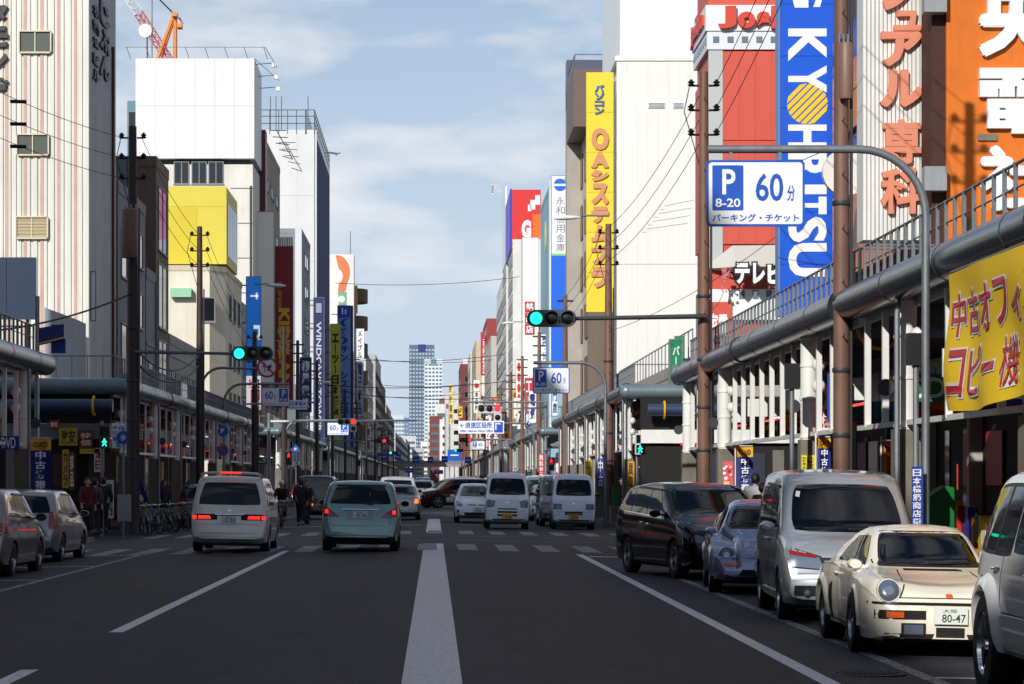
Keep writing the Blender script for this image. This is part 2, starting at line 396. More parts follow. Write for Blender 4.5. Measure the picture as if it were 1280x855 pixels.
for i in range(-10, 8):          # near crosswalk, then the far one
    x = .55 + i * .95
    if not -9.3 < x < 5.9: continue
    o = strip('crosswalk_bar', x, x + .46, 58.6, 64.2, lift=.008 if abs(x) < .6 or abs(x + .46) < .6 else .004)
    strip('crosswalk_bar', x + .2, x + .64, 76.2, 81.2, lift=.008 if abs(x) < .9 else .004)
for y in (68.2, 84.4, 73.2): strip('cycle_crossing_line', -9.2, 6.2, y, y + .16, lift=.010)
# cast iron cover in the parking lane
mh = thing('manhole_cover', 'round cast iron manhole cover set in the asphalt near the cream sports car', 'manhole cover', (3.72, 22.0, gz(3.72)))
M['iron'] = mat('cast_iron', (70, 66, 60), .6, metal=.5, var=.3, vscale=(9, 9, 9), bump=.6, bscale=25)
mb = MB().lathe([(.335, .002), (.335, .008), (.30, .010)], (3.72, 22.0, gz(3.72)), 'z', 28); mb.build('cover_ring', M['iron'], mh)
mb = MB()
for i in range(-5, 6):
    for j in range(-5, 6):
        if i * i + j * j < 26: mb.box(3.72 + i * .052 - .016, 3.72 + i * .052 + .016, 22 + j * .052 - .016, 22 + j * .052 + .016, gz(3.72) + .010, gz(3.72) + .017)
tag(mb.build('raised_studs', M['iron'], mh), kind='stuff')
# ================================================================== vehicles
def interp(tab, y):
    if y <= tab[0][0]: return tab[0][1]
    for (a, u), (b, v) in zip(tab, tab[1:]):
        if y <= b: return u + (v - u) * (y - a) / (b - a) if b > a else v
    return tab[-1][1]
def smooth(tab, y, r=.07):
    return sum(interp(tab, y + r * k / 3.) for k in range(-3, 4)) / 7.
def carpaint(name, rgb, metal=.35, rough=.28, coat=.9):
    return mat('car_paint_' + name, rgb, rough, metal=metal, coat=coat, var=.04, vscale=(2, 2, 2))
def make_body(sp, root):
    L, W_ = sp['L'], sp['W']; top = sp['top']; belt = sp['belt']; bot = sp.get('bot', [(0, .30), (.25, .2), (L - .3, .22), (L, .34)])
    hwt = sp.get('hw', [(0, .80), (.04, .88), (.14, .95), (.4, .99), (.8, 1), (L - .7, 1), (L - .3, .985), (L - .1, .95), (L - .03, .9), (L, .84)])
    tum = sp.get('tumble', .22); rr = sp.get('rr', .07); topw = sp.get('topw')
    ys = set()
    for t in (top, belt, hwt, bot):
        for (a, _) in t:
            for d in (-.05, 0, .05): ys.add(round(min(L, max(0, a + d)), 3))
    y = 0
    while y < L: ys.add(round(y, 3)); y += .1
    ys.add(L); ys = sorted(ys)
    k = [ys[0]]
    for y in ys[1:]:
        if y - k[-1] > .018: k.append(y)
    k[-1] = L; ys = k
    rows = []
    for y in ys:
        sy = .035 if y < .25 or y > L - .25 else .08
        zt = smooth(top, y, sy); zbel = smooth(belt, y, .08); hw = smooth(hwt, y, .03) * W_ / 2; b = smooth(bot, y, .05)
        zt = max(zt, b + .14)
        zs = min(zbel, zt - rr)
        zs = max(zs, b + .06)
        ins = interp(sp.get('inset', [(0, .0)]), y); xb = hw * .97 - ins
        xr = xb - tum * max(0, zt - rr - zs)
        if topw: xr = min(xr, interp(topw, y) * W_ / 2)
        zr = max(zt - rr, zs + .004)
        p = [(0, b), (.8 * hw, b), (.955 * hw, b + .03), (.99 * hw, b + .30 * (zs - b)), (hw, b + .55 * (zs - b)), (.995 * hw, b + .8 * (zs - b)), (.97 * hw, zs)]
        p.append((xb - .001, min(zs + .006 + ins * .12, zr - .001)))
        for q in (.33, .66): p.append((xb + (xr - xb) * q + .012 * math.sin(math.pi * q), zs + (zr - zs) * q + (.008 + ins * .12) * (1 - q) * .6))
        p += [(xr, zr), (xr - .25 * rr, zr + .5 * (zt - zr)), (xr - .9 * rr, zr + .85 * (zt - zr)), (xr * .62, zt + .0), (xr * .3, zt + .012), (0, zt + .015)]
        dp = sp.get('dip')
        if dp:
            d_ = interp(dp, y); p = [(a, c - d_ * max(0, 1 - (a / (hw * .70)) ** 2) ** .7 if i > 9 else c) for i, (a, c) in enumerate(p)]
        rows.append(p)
    n = len(rows[0]); full = 2 * (n - 1); V = []; Fc = []
    for y, p in zip(ys, rows):
        ring = [(x, z) for x, z in p] + [(-x, z) for x, z in p[-2:0:-1]]
        V += [(x, y - L / 2, z) for x, z in ring]
    for i in range(len(ys) - 1):
        for j in range(full):
            a = i * full + j; b = i * full + (j + 1) % full
            Fc.append((a, a + full, b + full, b))
    Fc.append(tuple(range(full))); Fc.append(tuple((len(ys) - 1) * full + j for j in range(full - 1, -1, -1)))
    mb = MB().add(V, Fc); o = mb.build('body', sp['paint'], root, smooth=False)
    bm = bmesh.new(); bm.from_mesh(o.data); bmesh.ops.recalc_face_normals(bm, faces=bm.faces); bm.to_mesh(o.data); bm.free()
    # wheel arches
    o.data.materials.append(M['dark'])
    cut = MB(); r = sp['wr'] + sp.get('arch', .055)
    cut.lathe([(.75, 0), (.75, .01)], (0, 0, -50), 'x', 8)
    for wy in sp['wheels']:
        for s in (1, -1):
            x0 = s * (W_ / 2 - .30); x1 = s * (W_ / 2 + .3)
            cut.lathe([(r, min(x0, x1)), (r, max(x0, x1))], (0, wy - L / 2, sp['wr'] * 1.0), 'x', 30)
    c = cut.build('cutter', M['dark'], None)
    bm = bmesh.new(); bm.from_mesh(c.data); bmesh.ops.recalc_face_normals(bm, faces=bm.faces); bm.to_mesh(c.data); bm.free()
    md = o.modifiers.new('b', 'BOOLEAN'); md.operation = 'DIFFERENCE'; md.object = c; md.solver = 'EXACT'
    try: md.material_mode = 'TRANSFER'
    except Exception: pass
    TMP.collection.objects.link(c); o.parent = None; me = baked(o); o.parent = root; o.modifiers.clear()
    old = o.data; o.data = me; me.name = 'body'; bpy.data.meshes.remove(old); bpy.data.objects.remove(c)
    me.shade_smooth()
    try: me.set_sharp_from_angle(angle=R(42))
    except Exception: pass
    bm = bmesh.new(); bm.from_mesh(me); bvh = BVHTree.FromBMesh(bm); bm.free()
    return o, bvh
AX = {'F': lambda u, v: (Vector((u, -9, v)), Vector((0, 1, 0))), 'B': lambda u, v: (Vector((-u, 9, v)), Vector((0, -1, 0))),
      'L': lambda u, v: (Vector((-5, u, v)), Vector((1, 0, 0))), 'R': lambda u, v: (Vector((5, u, v)), Vector((-1, 0, 0))),
      'T': lambda u, v: (Vector((u, v, 9)), Vector((0, 0, -1)))}
def conform(mb, bvh, view, quad, off=.006, th=.0, nu=8, nv=6, rnd=0.):
    """lay a four-cornered sheet onto the body. quad: bottom-left, bottom-right, top-right, top-left in the 2D view"""
    G = {}
    for i in range(nu + 1):
        for j in range(nv + 1):
            a = i / nu; b = j / nv
            if rnd:
                ax = 2 * a - 1; bx = 2 * b - 1
                e = max(abs(ax), abs(bx)); l = (abs(ax) ** 4 + abs(bx) ** 4) ** .25
                if l > 0: k = 1 - rnd + rnd * e / l; a = .5 + .5 * ax * k; b = .5 + .5 * bx * k
            u = (quad[0][0] * (1 - a) + quad[1][0] * a) * (1 - b) + (quad[3][0] * (1 - a) + quad[2][0] * a) * b
            v = (quad[0][1] * (1 - a) + quad[1][1] * a) * (1 - b) + (quad[3][1] * (1 - a) + quad[2][1] * a) * b
            o, d = AX[view](u, v); h = bvh.ray_cast(o, d, 20)
            G[i, j] = (h[0] - d * off, h[0] + d * .01) if h[0] is not None else None
    vs_ = []; fs = []; ix = {}
    for k_, g in G.items():
        if g is None: continue
        ix[k_] = len(vs_); vs_ += [g[0], g[1]]
    flip = view in 'xx'
    for i in range(nu):
        for j in range(nv):
            ks = [(i, j), (i + 1, j), (i + 1, j + 1), (i, j + 1)]
            if all(q in ix for q in ks):
                P = [vs_[ix[q]] for q in ks]
                if max((P[a_] - P[(a_ + 1) % 4]).length for a_ in range(4)) > .6: continue
                fs.append(tuple(ix[q] for q in ks))
    es = {}
    for f in fs:
        for i in range(4): es[(f[i], f[(i + 1) % 4])] = 1
    for (a, b) in list(es):
        if (b, a) not in es: fs.append((b, a, a + 1, b + 1))
    mb.add(vs_, fs); return mb
def make_wheel(root, x, y, r, wd, style, s, rimm='alloy'):
    w_ = MB(); rr = r * (.64 if style != 'steel' else .62)
    prof = [(rr, -wd / 2), (r * .93, -wd / 2), (r * .985, -wd / 2 + .02), (r, -wd / 2 + .05), (r, wd / 2 - .05), (r * .985, wd / 2 - .02), (r * .93, wd / 2), (rr, wd / 2), (rr, wd / 2 - .03), (rr, -wd / 2)]
    w_.lathe([(a, b) for a, b in prof], (x, y, r), 'x', 30); w_.f = w_.f[:-2]
    tyre = w_.build('wheel', 'rubber', root, smooth=True)
    m = MB(); f = s * (wd / 2 - .012)
    m.lathe([(rr * 1.0, f - s * .07), (rr * 1.0, f + s * .004), (rr * .93, f + s * .006), (rr * .9, f - s * .03), (rr * .2, f - s * .045 if style == 'deep' else f - s * .03), (.01, f - s * .03)], (x, y, r), 'x', 26)
    rim = m.build('rim', rimm, tyre, smooth=True)
    m = MB()
    ns = {'alloy': 5, 'deep': 6, 'steel': 8, 'ten': 10}[style]
    for i in range(ns):            # dark gaps between the spokes and the spokes themselves
        a = 2 * math.pi * (i + .5) / ns
        c, sn = math.cos(a), math.sin(a); h = .22 if ns < 7 else .13
        a0, a1 = rr * .34, rr * .84
        w0 = a0 * h * 1.2; w1 = a1 * h * 1.7
        p = []
        for (q, ww) in ((a0, -w0), (a1, -w1), (a1, w1), (a0, w0)):
            p.append((x + f - s * .024, y + q * c - ww * sn, r + q * sn + ww * c))
        m.poly(p, (-s * .02, 0, 0))
    m.build('spoke_gap', 'dark', tyre)
    m = MB().lathe([(.045, f - s * .03), (.04, f - s * .008), (.001, f - s * .006)], (x, y, r), 'x', 12); m.build('hub_cap', 'chrome', tyre)
    return tyre
def make_car(sp, name, label, cat, x, D, yaw=0, away=False, group=None, scale=1.):
    root = thing(name, label, cat, (0, 0, 0), group)
    L, W_ = sp['L'], sp['W']
    body, bvh = make_body(sp, root)
    for wy in sp['wheels']:
        for s in (1, -1):
            off = sp.get('track', .0)
            make_wheel(root, s * (W_ / 2 - sp['ww'] / 2 - .015 + off), wy - L / 2, sp['wr'], sp['ww'], sp.get('style', 'alloy'), s, sp.get('rim', 'alloy'))
    for it in sp['bits']:
        nm, m, view, q = it[:4]; kw = dict(it[4]) if len(it) > 4 else {}
        mirror = kw.pop('mirror', False); par = kw.pop('par', None)
        if view == 'S':
            for v in ('L', 'R'):
                q2 = [(a - L / 2, b) for a, b in q]
                mb = MB(); conform(mb, bvh, v, q2, **kw); 
                if mb.f: mb.build(nm, m, root, smooth=True)
        else:
            mb = MB(); conform(mb, bvh, view, q, **kw)
            if mb.f: mb.build(nm, m, root, smooth=True)
            if mirror:
                mb = MB(); q2 = [(-a, b) for a, b in (q[1], q[0], q[3], q[2])]
                conform(mb, bvh, view, q2, **kw)
                if mb.f: mb.build(nm, m, root, smooth=True)
    # number plate with its figures
    for (view, px, z0, pm, txt) in sp.get('plates', []):
        s = -1 if view == 'F' else 1
        h = bvh.ray_cast(*AX[view](px if view == 'F' else -px, z0 + .08), 20)
        yy = (h[0].y if h[0] is not None else s * L / 2) + s * .03
        mb = MB().box(px - .165, px + .165, yy - .012, yy + .012, z0, z0 + .165); pl = mb.build('number_plate', pm, root)
        face = 'S' if s < 0 else 'N'
        c = yy - .0125 if s < 0 else yy + .0125
        uo = px if s < 0 else -px
        lettering(pl, txt[1], 'inkg' if pm == 'plate' and len(txt) > 2 else 'ink', face, c, uo - .09, uo + .145, z0 + .02, z0 + .1, .003, .01)
        lettering(pl, txt[0], 'ink', face, c, uo - .08, uo + .06, z0 + .115, z0 + .15, .003, .0)
    # mirrors
    mi = sp.get('mirror')
    if mi:
        my, mz, msz = mi
        for s in (1, -1):
            h = bvh.ray_cast(Vector((s * 4, my - L / 2, mz)), Vector((-s, 0, 0)), 9)
            if h[0] is None: continue
            xb = h[0].x
            mb = MB(); cx = xb + s * (.06 + msz / 2); cy = my - L / 2
            msz_ = msz; mb.lathe([(.001, -.07), (msz * .40, -.06), (msz * .5, -.01), (msz * .52, .03), (msz * .5, .045)], (0, 0, 0), 'y', 14)
            mb.v = [(cx + a * 1.15, cy + b, mz + .05 + c_ * .8) for a, b, c_ in mb.v]
            mb.box(xb - s * .02, cx, cy - .03, cy + .02, mz + .0, mz + .04)
            mb.v = [(xb + (a - xb) * .8, b, mz + .03 + (c_ - mz - .03) * .8) for a, b, c_ in mb.v]; mo = mb.build('wing_mirror', sp.get('mirror_mat', sp['paint']), root, smooth=True)
            mb = MB().lathe([(msz * .46, 0), (msz * .46, .006)], (0, 0, 0), 'y', 14)
            mb.v = [(xb + (cx + a * 1.15 - xb) * .8, cy + .046 + b, mz + .046 + c_ * .64) for a, b, c_ in mb.v]
            mb.build('mirror_glass', 'carglass', mo)
    # door handles
    for (hy, hz) in sp.get('handles', []):
        for s in (1, -1):
            h = bvh.ray_cast(Vector((s * 4, hy - L / 2, hz)), Vector((-s, 0, 0)), 9)
            if h[0] is None: continue
            xb = h[0].x + s * .02
            mb = MB().tube([(xb - s * .025, hy - L / 2 - .09, hz), (xb + s * .01, hy - L / 2 - .06, hz + .003), (xb + s * .01, hy - L / 2 + .06, hz + .003), (xb - s * .025, hy - L / 2 + .09, hz)], .012, 6)
            mb.build('door_handle', sp.get('handle_mat', sp['paint']), root, smooth=True)
    if sp.get('wiper_f'):
        (z0, u0, u1) = sp['wiper_f']
        for (a, b) in ((u0, u0 + .45), (u0 + .55, u0 + 1.0)):
            mb = MB(); conform(mb, bvh, 'F', [(a, z0), (b, z0 + .02), (b, z0 + .035), (a, z0 + .02)], off=.018, nu=8, nv=1); 
            if mb.f: mb.build('wiper', 'blackp', root)
    if sp.get('wiper_r'):
        (z0, u0, u1, dz) = sp['wiper_r']
        mb = MB(); conform(mb, bvh, 'B', [(u0, z0), (u1, z0 + dz), (u1, z0 + dz + .03), (u0, z0 + .02)], off=.018, nu=8, nv=1)
        if mb.f: mb.build('wiper', 'blackp', root)
    if sp.get('rails'):
        (y0, y1, xx) = sp['rails']
        for s in (1, -1):
            pts = []
            for i in range(9):
                y = y0 + (y1 - y0) * i / 8; h = bvh.ray_cast(Vector((s * xx, y - L / 2, 9)), Vector((0, 0, -1)), 20)
                pts.append((s * xx, y - L / 2, h[0].z + (.045 if 0 < i < 8 else -.01)))
            MB().tube(pts, .017, 6).build('roof_rail', sp.get('rail_mat', M['blackp']), root, smooth=True)
    for fn in sp.get('extra', []): fn(root, bvh, sp)
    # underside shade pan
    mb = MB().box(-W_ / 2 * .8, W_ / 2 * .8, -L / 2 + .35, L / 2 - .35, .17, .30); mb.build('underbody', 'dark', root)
    z = gz(x)
    root.location = (x, D, z); root.rotation_euler = (0, gz(1) * (1 if x > 0 else -1) * -1, R(yaw) + (math.pi if away else 0))
    root.scale = (scale,) * 3
    return root
def seams(z0, z1, ys, zb=None):
    """thin door gaps"""
    return [('door_seam', 'dark', 'S', [(y, z0), (y + .012, z0), (y + .012 + sl, z1), (y + sl, z1)], dict(off=.0015, nu=1, nv=10)) for (y, sl) in ys]
G = 'carglass'
# --- cream sports car with round lamps and wide arches
def round_lamp(x, z, r, tilt=.35, nm='headlight', ring=None):
    def f(root, bvh, sp):
        for s in (1, -1):
            h = bvh.ray_cast(Vector((s * x, -9, z)), Vector((0, 1, 0)), 20)
            if h[0] is None: continue
            c = h[0]; yb = -h[0].y
            mb = MB(); mb.lathe([(r * 1.12, .16), (r * 1.12, .0), (r * 1.08, -.02), (r * 1.0, -.024), (r * .98, -.01)], (0, 0, 0), 'y', 24)
            mb.v = [(s * x + a, c.y + .0 + b + (c_ * tilt), z + c_) for a, b, c_ in mb.v]
            o = mb.build(nm, ring or sp['paint'], root, smooth=True)
            mb = MB(); mb.lathe([(r, -.008), (r * .8, -.028), (r * .45, -.042), (.001, -.047)], (0, 0, 0), 'y', 24)
            mb.v = [(s * x + a, c.y + b + (c_ * tilt), z + c_) for a, b, c_ in mb.v]
            mb.build('lens', 'lens', o, smooth=True)
            mb = MB(); mb.lathe([(r * .42, -.052), (r * .3, -.05)], (0, 0, 0), 'y', 14)
            mb.v = [(s * x + a, c.y + b + (c_ * tilt), z + c_) for a, b, c_ in mb.v]
            mb.build('bulb', 'alloy', o)
    return f
def flare(wy, r0, r1, out, m=None):
    def f(root, bvh, sp):
        L = sp['L']; W_ = sp['W']
        for s in (1, -1):
            mb = MB(); n = 20; P = []; c = sp['wr']
            for i in range(n + 1):
                a = math.pi * (-.02 + 1.04 * i / n)
                yy = wy - L / 2 + r1 * math.cos(a); zz = c + r1 * math.sin(a)
                h = bvh.ray_cast(Vector((s * 4, yy, max(zz, .34))), Vector((-s, 0, 0)), 9)
                xb = abs(h[0].x) if h[0] is not None and abs(h[0].x) > W_ * .38 else W_ / 2 * .96
                for (r, x_) in ((r0, xb - .06), (r0, xb + out), (r0 + .02, xb + out + .01), (r0 * .4 + r1 * .6, xb + out * .8 + .004), (r1, xb - .004), (r1, xb - .06)):
                    P.append((s * x_, wy - L / 2 + r * math.cos(a), c + r * math.sin(a)))
            F_ = []
            for i in range(n):
                for j in range(6):
                    a = i * 6 + j; b = i * 6 + (j + 1) % 6
                    F_.append((a, b, b + 6, a + 6) if s > 0 else (a, a + 6, b + 6, b))
            mb.add(P, F_); mb.build('arch_flare', m or sp['paint'], root, smooth=True)
    return f
cream = carpaint('cream', (238, 232, 214), .0, .25)
porsche = dict(inset=[(0, 0), (1.1, 0), (1.35, .15), (2.6, .15), (3.5, .10), (4.1, 0)], dip=[(0, 0), (.06, .05), (.16, .10), (.5, .105), (.9, .065), (1.2, .02), (1.3, 0)], L=4.25, W=1.78, wr=.315, ww=.24, wheels=(.86, 3.13), style='deep', paint=cream, tumble=.36, rr=.09, arch=.03, rim='alloy',
    top=[(0, .50), (.04, .58), (.10, .70), (.24, .79), (.6, .83), (1.22, .87), (1.34, .90), (1.95, 1.235), (2.2, 1.29), (2.6, 1.27), (3.2, 1.06), (3.9, .82), (4.2, .72), (4.25, .55)],
    belt=[(0, .55), (.3, .66), (.8, .78), (1.3, .80), (2.2, .82), (3.2, .84), (4.25, .7)],
    bot=[(0, .20), (.2, .15), (2, .17), (4, .22), (4.25, .3)],
    hw=[(0, .64), (.03, .73), (.1, .83), (.2, .895), (.4, .945), (.85, .97), (1.3, .92), (2.4, .91), (2.75, .97), (3.13, 1), (3.6, .98), (4, .9), (4.25, .78)],
    mirror=(1.42, .84, .17),
    bits=[('windscreen', G, 'F', [(-.615, .888), (.615, .888), (.505, 1.215), (-.505, 1.215)], dict(nu=14, nv=8, off=.008, rnd=.3)),
          ('windscreen_seal', 'blackp', 'F', [(-.63, .87), (.63, .87), (.52, 1.235), (-.52, 1.235)], dict(nu=14, nv=8, off=.004, rnd=.25)),
          ('side_window', G, 'S', [(1.52, .865), (3.0, .885), (2.6, 1.17), (2.0, 1.18)], dict(nu=8, nv=6, rnd=.2)),
          ('bumper_trim', 'blackp', 'F', [(-.80, .53), (.80, .53), (.80, .555), (-.80, .555)], dict(nu=24, nv=1, off=.012)),
          ('bumper_groove', 'dark', 'F', [(-.74, .385), (-.24, .385), (-.24, .475), (-.74, .475)], dict(nu=8, nv=2, off=.005, mirror=True)),
          ('indicator', 'amber', 'F', [(-.63, .40), (-.46, .40), (-.46, .46), (-.63, .46)], dict(nu=6, nv=2, off=.02, mirror=True)),
          ('fog_lamp', 'lens', 'F', [(-.46, .24), (-.27, .24), (-.27, .335), (-.46, .335)], dict(nu=4, nv=2, off=.03, mirror=True)),
          ('lamp_bezel', 'blackp', 'F', [(-.485, .225), (-.245, .225), (-.245, .35), (-.485, .35)], dict(nu=4, nv=2, off=.018, mirror=True)),
          ('grille', 'dark', 'F', [(-.14, .215), (.14, .215), (.14, .31), (-.14, .31)], dict(nu=4, nv=2, off=.012)),
          ('front_lip', 'blackp', 'F', [(-.72, .155), (.72, .155), (.74, .19), (-.74, .19)], dict(nu=16, nv=1, off=.02)),
          ('grille', 'dark', 'F', [(-.66, .20), (-.18, .20), (-.16, .245), (-.64, .245)], dict(nu=6, nv=1, off=.009, mirror=True)),
          ('bonnet_seam', 'dark', 'F', [(-.50, .60), (-.485, .60), (-.36, .845), (-.375, .845)], dict(nu=1, nv=14, off=.005, mirror=True)),
          ('bonnet_seam', 'dark', 'F', [(-.5, .592), (.5, .592), (.5, .602), (-.5, .602)], dict(nu=14, nv=1, off=.002)),
          ('cowl_vent', 'dark', 'F', [(-.30, .838), (.30, .838), (.30, .858), (-.30, .858)], dict(nu=8, nv=1, off=.004)),
          ('badge', 'amber', 'F', [(-.035, .60), (.035, .60), (.035, .64), (-.035, .64)], dict(nu=3, nv=3, off=.006, rnd=.6)),
          ('door_seam', 'dark', 'S', [(1.5, .3), (1.512, .3), (1.512, .84), (1.5, .84)], dict(nu=1, nv=8, off=.002)),
          ('stone_guard', 'blackp', 'S', [(2.62, .25), (2.82, .28), (2.70, .62), (2.60, .66)], dict(nu=4, nv=6, off=.005)),
          ('sill', 'blackp', 'S', [(1.25, .19), (2.7, .20), (2.7, .27), (1.25, .26)], dict(nu=8, nv=1, off=.01)),
          ],
    plates=[('F', 0.0, .345, 'plate', ('大阪', '80-47', 'g'))], wiper_f=(.90, -.5, .5),
    handles=[(2.45, .76)],
    extra=[round_lamp(.60, .665, .108, .40), flare(.86, .335, .40, .012), flare(3.13, .335, .43, .03)])
def seats(root, bvh, sp): pass
make_car(porsche, 'sports_car', 'cream sports car with round headlights and flared arches parked at the kerb', 'car', 4.91, 24.05 + 2.1, yaw=-1.5, scale=.95)
# --- white off-roader, only its back half in frame, tail away from the camera
white_gloss = carpaint('white', (240, 241, 240), .0, .25)
suv = dict(L=4.3, W=1.80, wr=.40, ww=.27, wheels=(.95, 3.48), style='deep', paint=white_gloss, tumble=.26, rr=.10, arch=.05, rim='chrome', track=.05,
    top=[(0, .75), (.03, .9), (.12, 1.02), (.9, 1.10), (1.1, 1.14), (1.75, 1.68), (1.95, 1.75), (3.6, 1.76), (3.85, 1.70), (4.12, 1.12), (4.2, 1.0), (4.27, .72), (4.3, .6)],
    belt=[(0, .9), (1, 1.05), (4.3, 1.10)], bot=[(0, .42), (.3, .34), (4, .34), (4.3, .42)],
    hw=[(0, .84), (.06, .93), (.3, .98), (.8, 1), (3.8, 1), (4.1, .96), (4.22, .9), (4.3, .82)],
    bits=[('windscreen', G, 'F', [(-.68, 1.17), (.68, 1.17), (.58, 1.62), (-.58, 1.62)], dict(nu=12, nv=6, rnd=.5)),
          ('side_window', G, 'S', [(1.62, 1.13), (2.72, 1.13), (2.72, 1.62), (1.95, 1.62)], dict(rnd=.3)),
          ('window_seal', 'blackp', 'S', [(2.76, 1.09), (4.02, 1.115), (3.74, 1.66), (2.76, 1.66)], dict(off=.003, rnd=.45)),
          ('side_window', G, 'S', [(2.80, 1.12), (3.97, 1.145), (3.72, 1.63), (2.80, 1.63)], dict(rnd=.5)),
          ('window_divider', 'blackp', 'S', [(3.30, 1.12), (3.34, 1.12), (3.30, 1.64), (3.26, 1.64)], dict(off=.010, nu=1)),
          ('rear_window', G, 'B', [(-.6, 1.18), (.6, 1.18), (.5, 1.6), (-.5, 1.6)], dict(nu=12, rnd=.4)),
          ('door_seam', 'dark', 'S', [(3.02, .45), (3.032, .45), (3.032, 1.1), (3.02, 1.1)], dict(nu=1, nv=8, off=.002)),
          ('fuel_flap', 'dark', 'S', [(3.66, .92), (3.9, .93), (3.9, .935), (3.66, .925)], dict(nu=4, nv=1, off=.002)),
          ('tail_light', 'taillight', 'B', [(-.85, .75), (-.72, .75), (-.72, 1.05), (-.85, 1.05)], dict(nu=3, nv=6, mirror=True)),
          ('side_cladding', white_gloss, 'S', [(1.45, .36), (2.95, .36), (2.95, .66), (1.45, .66)], dict(off=.03, nu=8, rnd=.25)),
          ('side_groove', 'dark', 'S', [(1.45, .668), (2.95, .668), (2.95, .678), (1.45, .678)], dict(off=.003, nu=8, nv=1)),
          ],
    handles=[(3.18, 1.0), (2.0, .98)], handle_mat=M['chrome'], mirror=(.9, 1.0, .2),
    extra=[flare(.95, .44, .56, .06), flare(3.48, .44, .56, .06)])
make_car(suv, 'off_road_car', 'white off-road car with wide wheel arches and chrome rims, cut by the right edge', 'car', 5.16, 18.55, yaw=-1)
# --- silver one-box minivan behind the sports car
silver = carpaint('silver', (176, 182, 188), .5, .3)
voxy = dict(hw=[(0, .90), (.03, .94), (.08, .97), (.25, .99), (.6, 1), (4.0, 1), (4.35, .985), (4.5, .95), (4.6, .86)], L=4.6, W=1.695, wr=.31, ww=.2, wheels=(.88, 3.7), style='ten', paint=silver, tumble=.13, rr=.09,
    top=[(0, .55), (.02, .70), (.08, .86), (.3, .98), (.62, 1.06), (.78, 1.12), (1.62, 1.74), (1.85, 1.82), (2.6, 1.87), (4.1, 1.84), (4.35, 1.74), (4.5, 1.12), (4.56, .9), (4.6, .5)],
    belt=[(0, .8), (.6, 1.0), (1, 1.05), (4.6, 1.08)],
    bits=[('windscreen', G, 'F', [(-.70, 1.10), (.70, 1.10), (.61, 1.69), (-.61, 1.69)], dict(nu=14, nv=8, rnd=.45)),
          ('side_window', G, 'S', [(1.02, 1.10), (1.30, 1.10), (1.30, 1.38), (1.26, 1.36)], dict(nu=3, nv=3)),
          ('side_window', G, 'S', [(1.35, 1.09), (2.22, 1.09), (2.22, 1.63), (1.72, 1.62)], dict(rnd=.2)),
          ('side_window', G, 'S', [(2.30, 1.09), (3.25, 1.10), (3.25, 1.66), (2.30, 1.65)], dict(rnd=.25)),
          ('side_window', G, 'S', [(3.33, 1.10), (4.22, 1.13), (4.12, 1.63), (3.33, 1.66)], dict(rnd=.3)),
          ('window_visor', 'blackp', 'S', [(1.66, 1.63), (3.3, 1.67), (3.3, 1.70), (1.70, 1.665)], dict(nu=8, nv=1, off=.025)),
          ('headlight', 'lens', 'F', [(-.78, .69), (-.37, .66), (-.42, .80), (-.78, .89)], dict(nu=8, nv=5, mirror=True, off=.008)),
          ('headlight_bezel', 'dark', 'F', [(-.80, .672), (-.345, .645), (-.395, .815), (-.80, .93)], dict(nu=8, nv=5, mirror=True, off=.003)),
          ('indicator', 'taillight', 'F', [(-.775, .84), (-.46, .80), (-.47, .83), (-.775, .885)], dict(nu=6, nv=2, mirror=True, off=.022)),
          ('grille', 'dark', 'F', [(-.36, .665), (.36, .665), (.40, .80), (-.40, .80)], dict(nu=8, nv=4, off=.003)),
          ('grille_bar', 'chrome', 'F', [(-.34, .705), (.34, .705), (.34, .72), (-.34, .72)], dict(nu=8, nv=1, off=.01)),
          ('grille_bar', 'chrome', 'F', [(-.36, .75), (.36, .75), (.36, .765), (-.36, .765)], dict(nu=8, nv=1, off=.01)),
          ('air_intake', 'dark', 'F', [(-.72, .27), (-.40, .27), (-.40, .46), (-.72, .46)], dict(nu=5, nv=3, mirror=True, off=.003, rnd=.2)),
          ('air_intake', 'dark', 'F', [(-.36, .27), (.36, .27), (.36, .42), (-.36, .42)], dict(nu=5, nv=3, off=.003)),
          ('bumper_seam', 'dark', 'F', [(-.78, .60), (.78, .60), (.78, .606), (-.78, .606)], dict(nu=14, nv=1, off=.002)),
          ('inspection_sticker', 'sigw', 'F', [(-.60, 1.53), (-.55, 1.52), (-.53, 1.59), (-.58, 1.60)], dict(nu=2, nv=2, off=.012)),
          ] + seams(.3, 1.08, [(1.28, 0), (2.27, 0), (3.30, 0)]) + [('door_rail', 'dark', 'S', [(3.3, .985), (4.3, .985), (4.3, 1.0), (3.3, 1.0)], dict(nu=6, nv=1, off=.002)),
          ('side_skirt', silver, 'S', [(1.3, .22), (3.25, .22), (3.25, .34), (1.3, .34)], dict(nu=8, nv=2, off=.025))],
    plates=[('F', 0, .44, 'plate', ('大阪', '52-18', 'g'))], handles=[(2.1, .98), (2.42, .98)], mirror=(1.25, 1.10, .2), wiper_f=(1.13, -.55, .5),
    extra=[round_lamp(.56, .365, .045, .0, 'fog_lamp', M['chrome'])])
make_car(voxy, 'silver_minivan', 'tall silver minivan parked directly behind the cream sports car', 'minivan', 4.99, 30.0 + 2.1, yaw=-2.5, scale=.97)
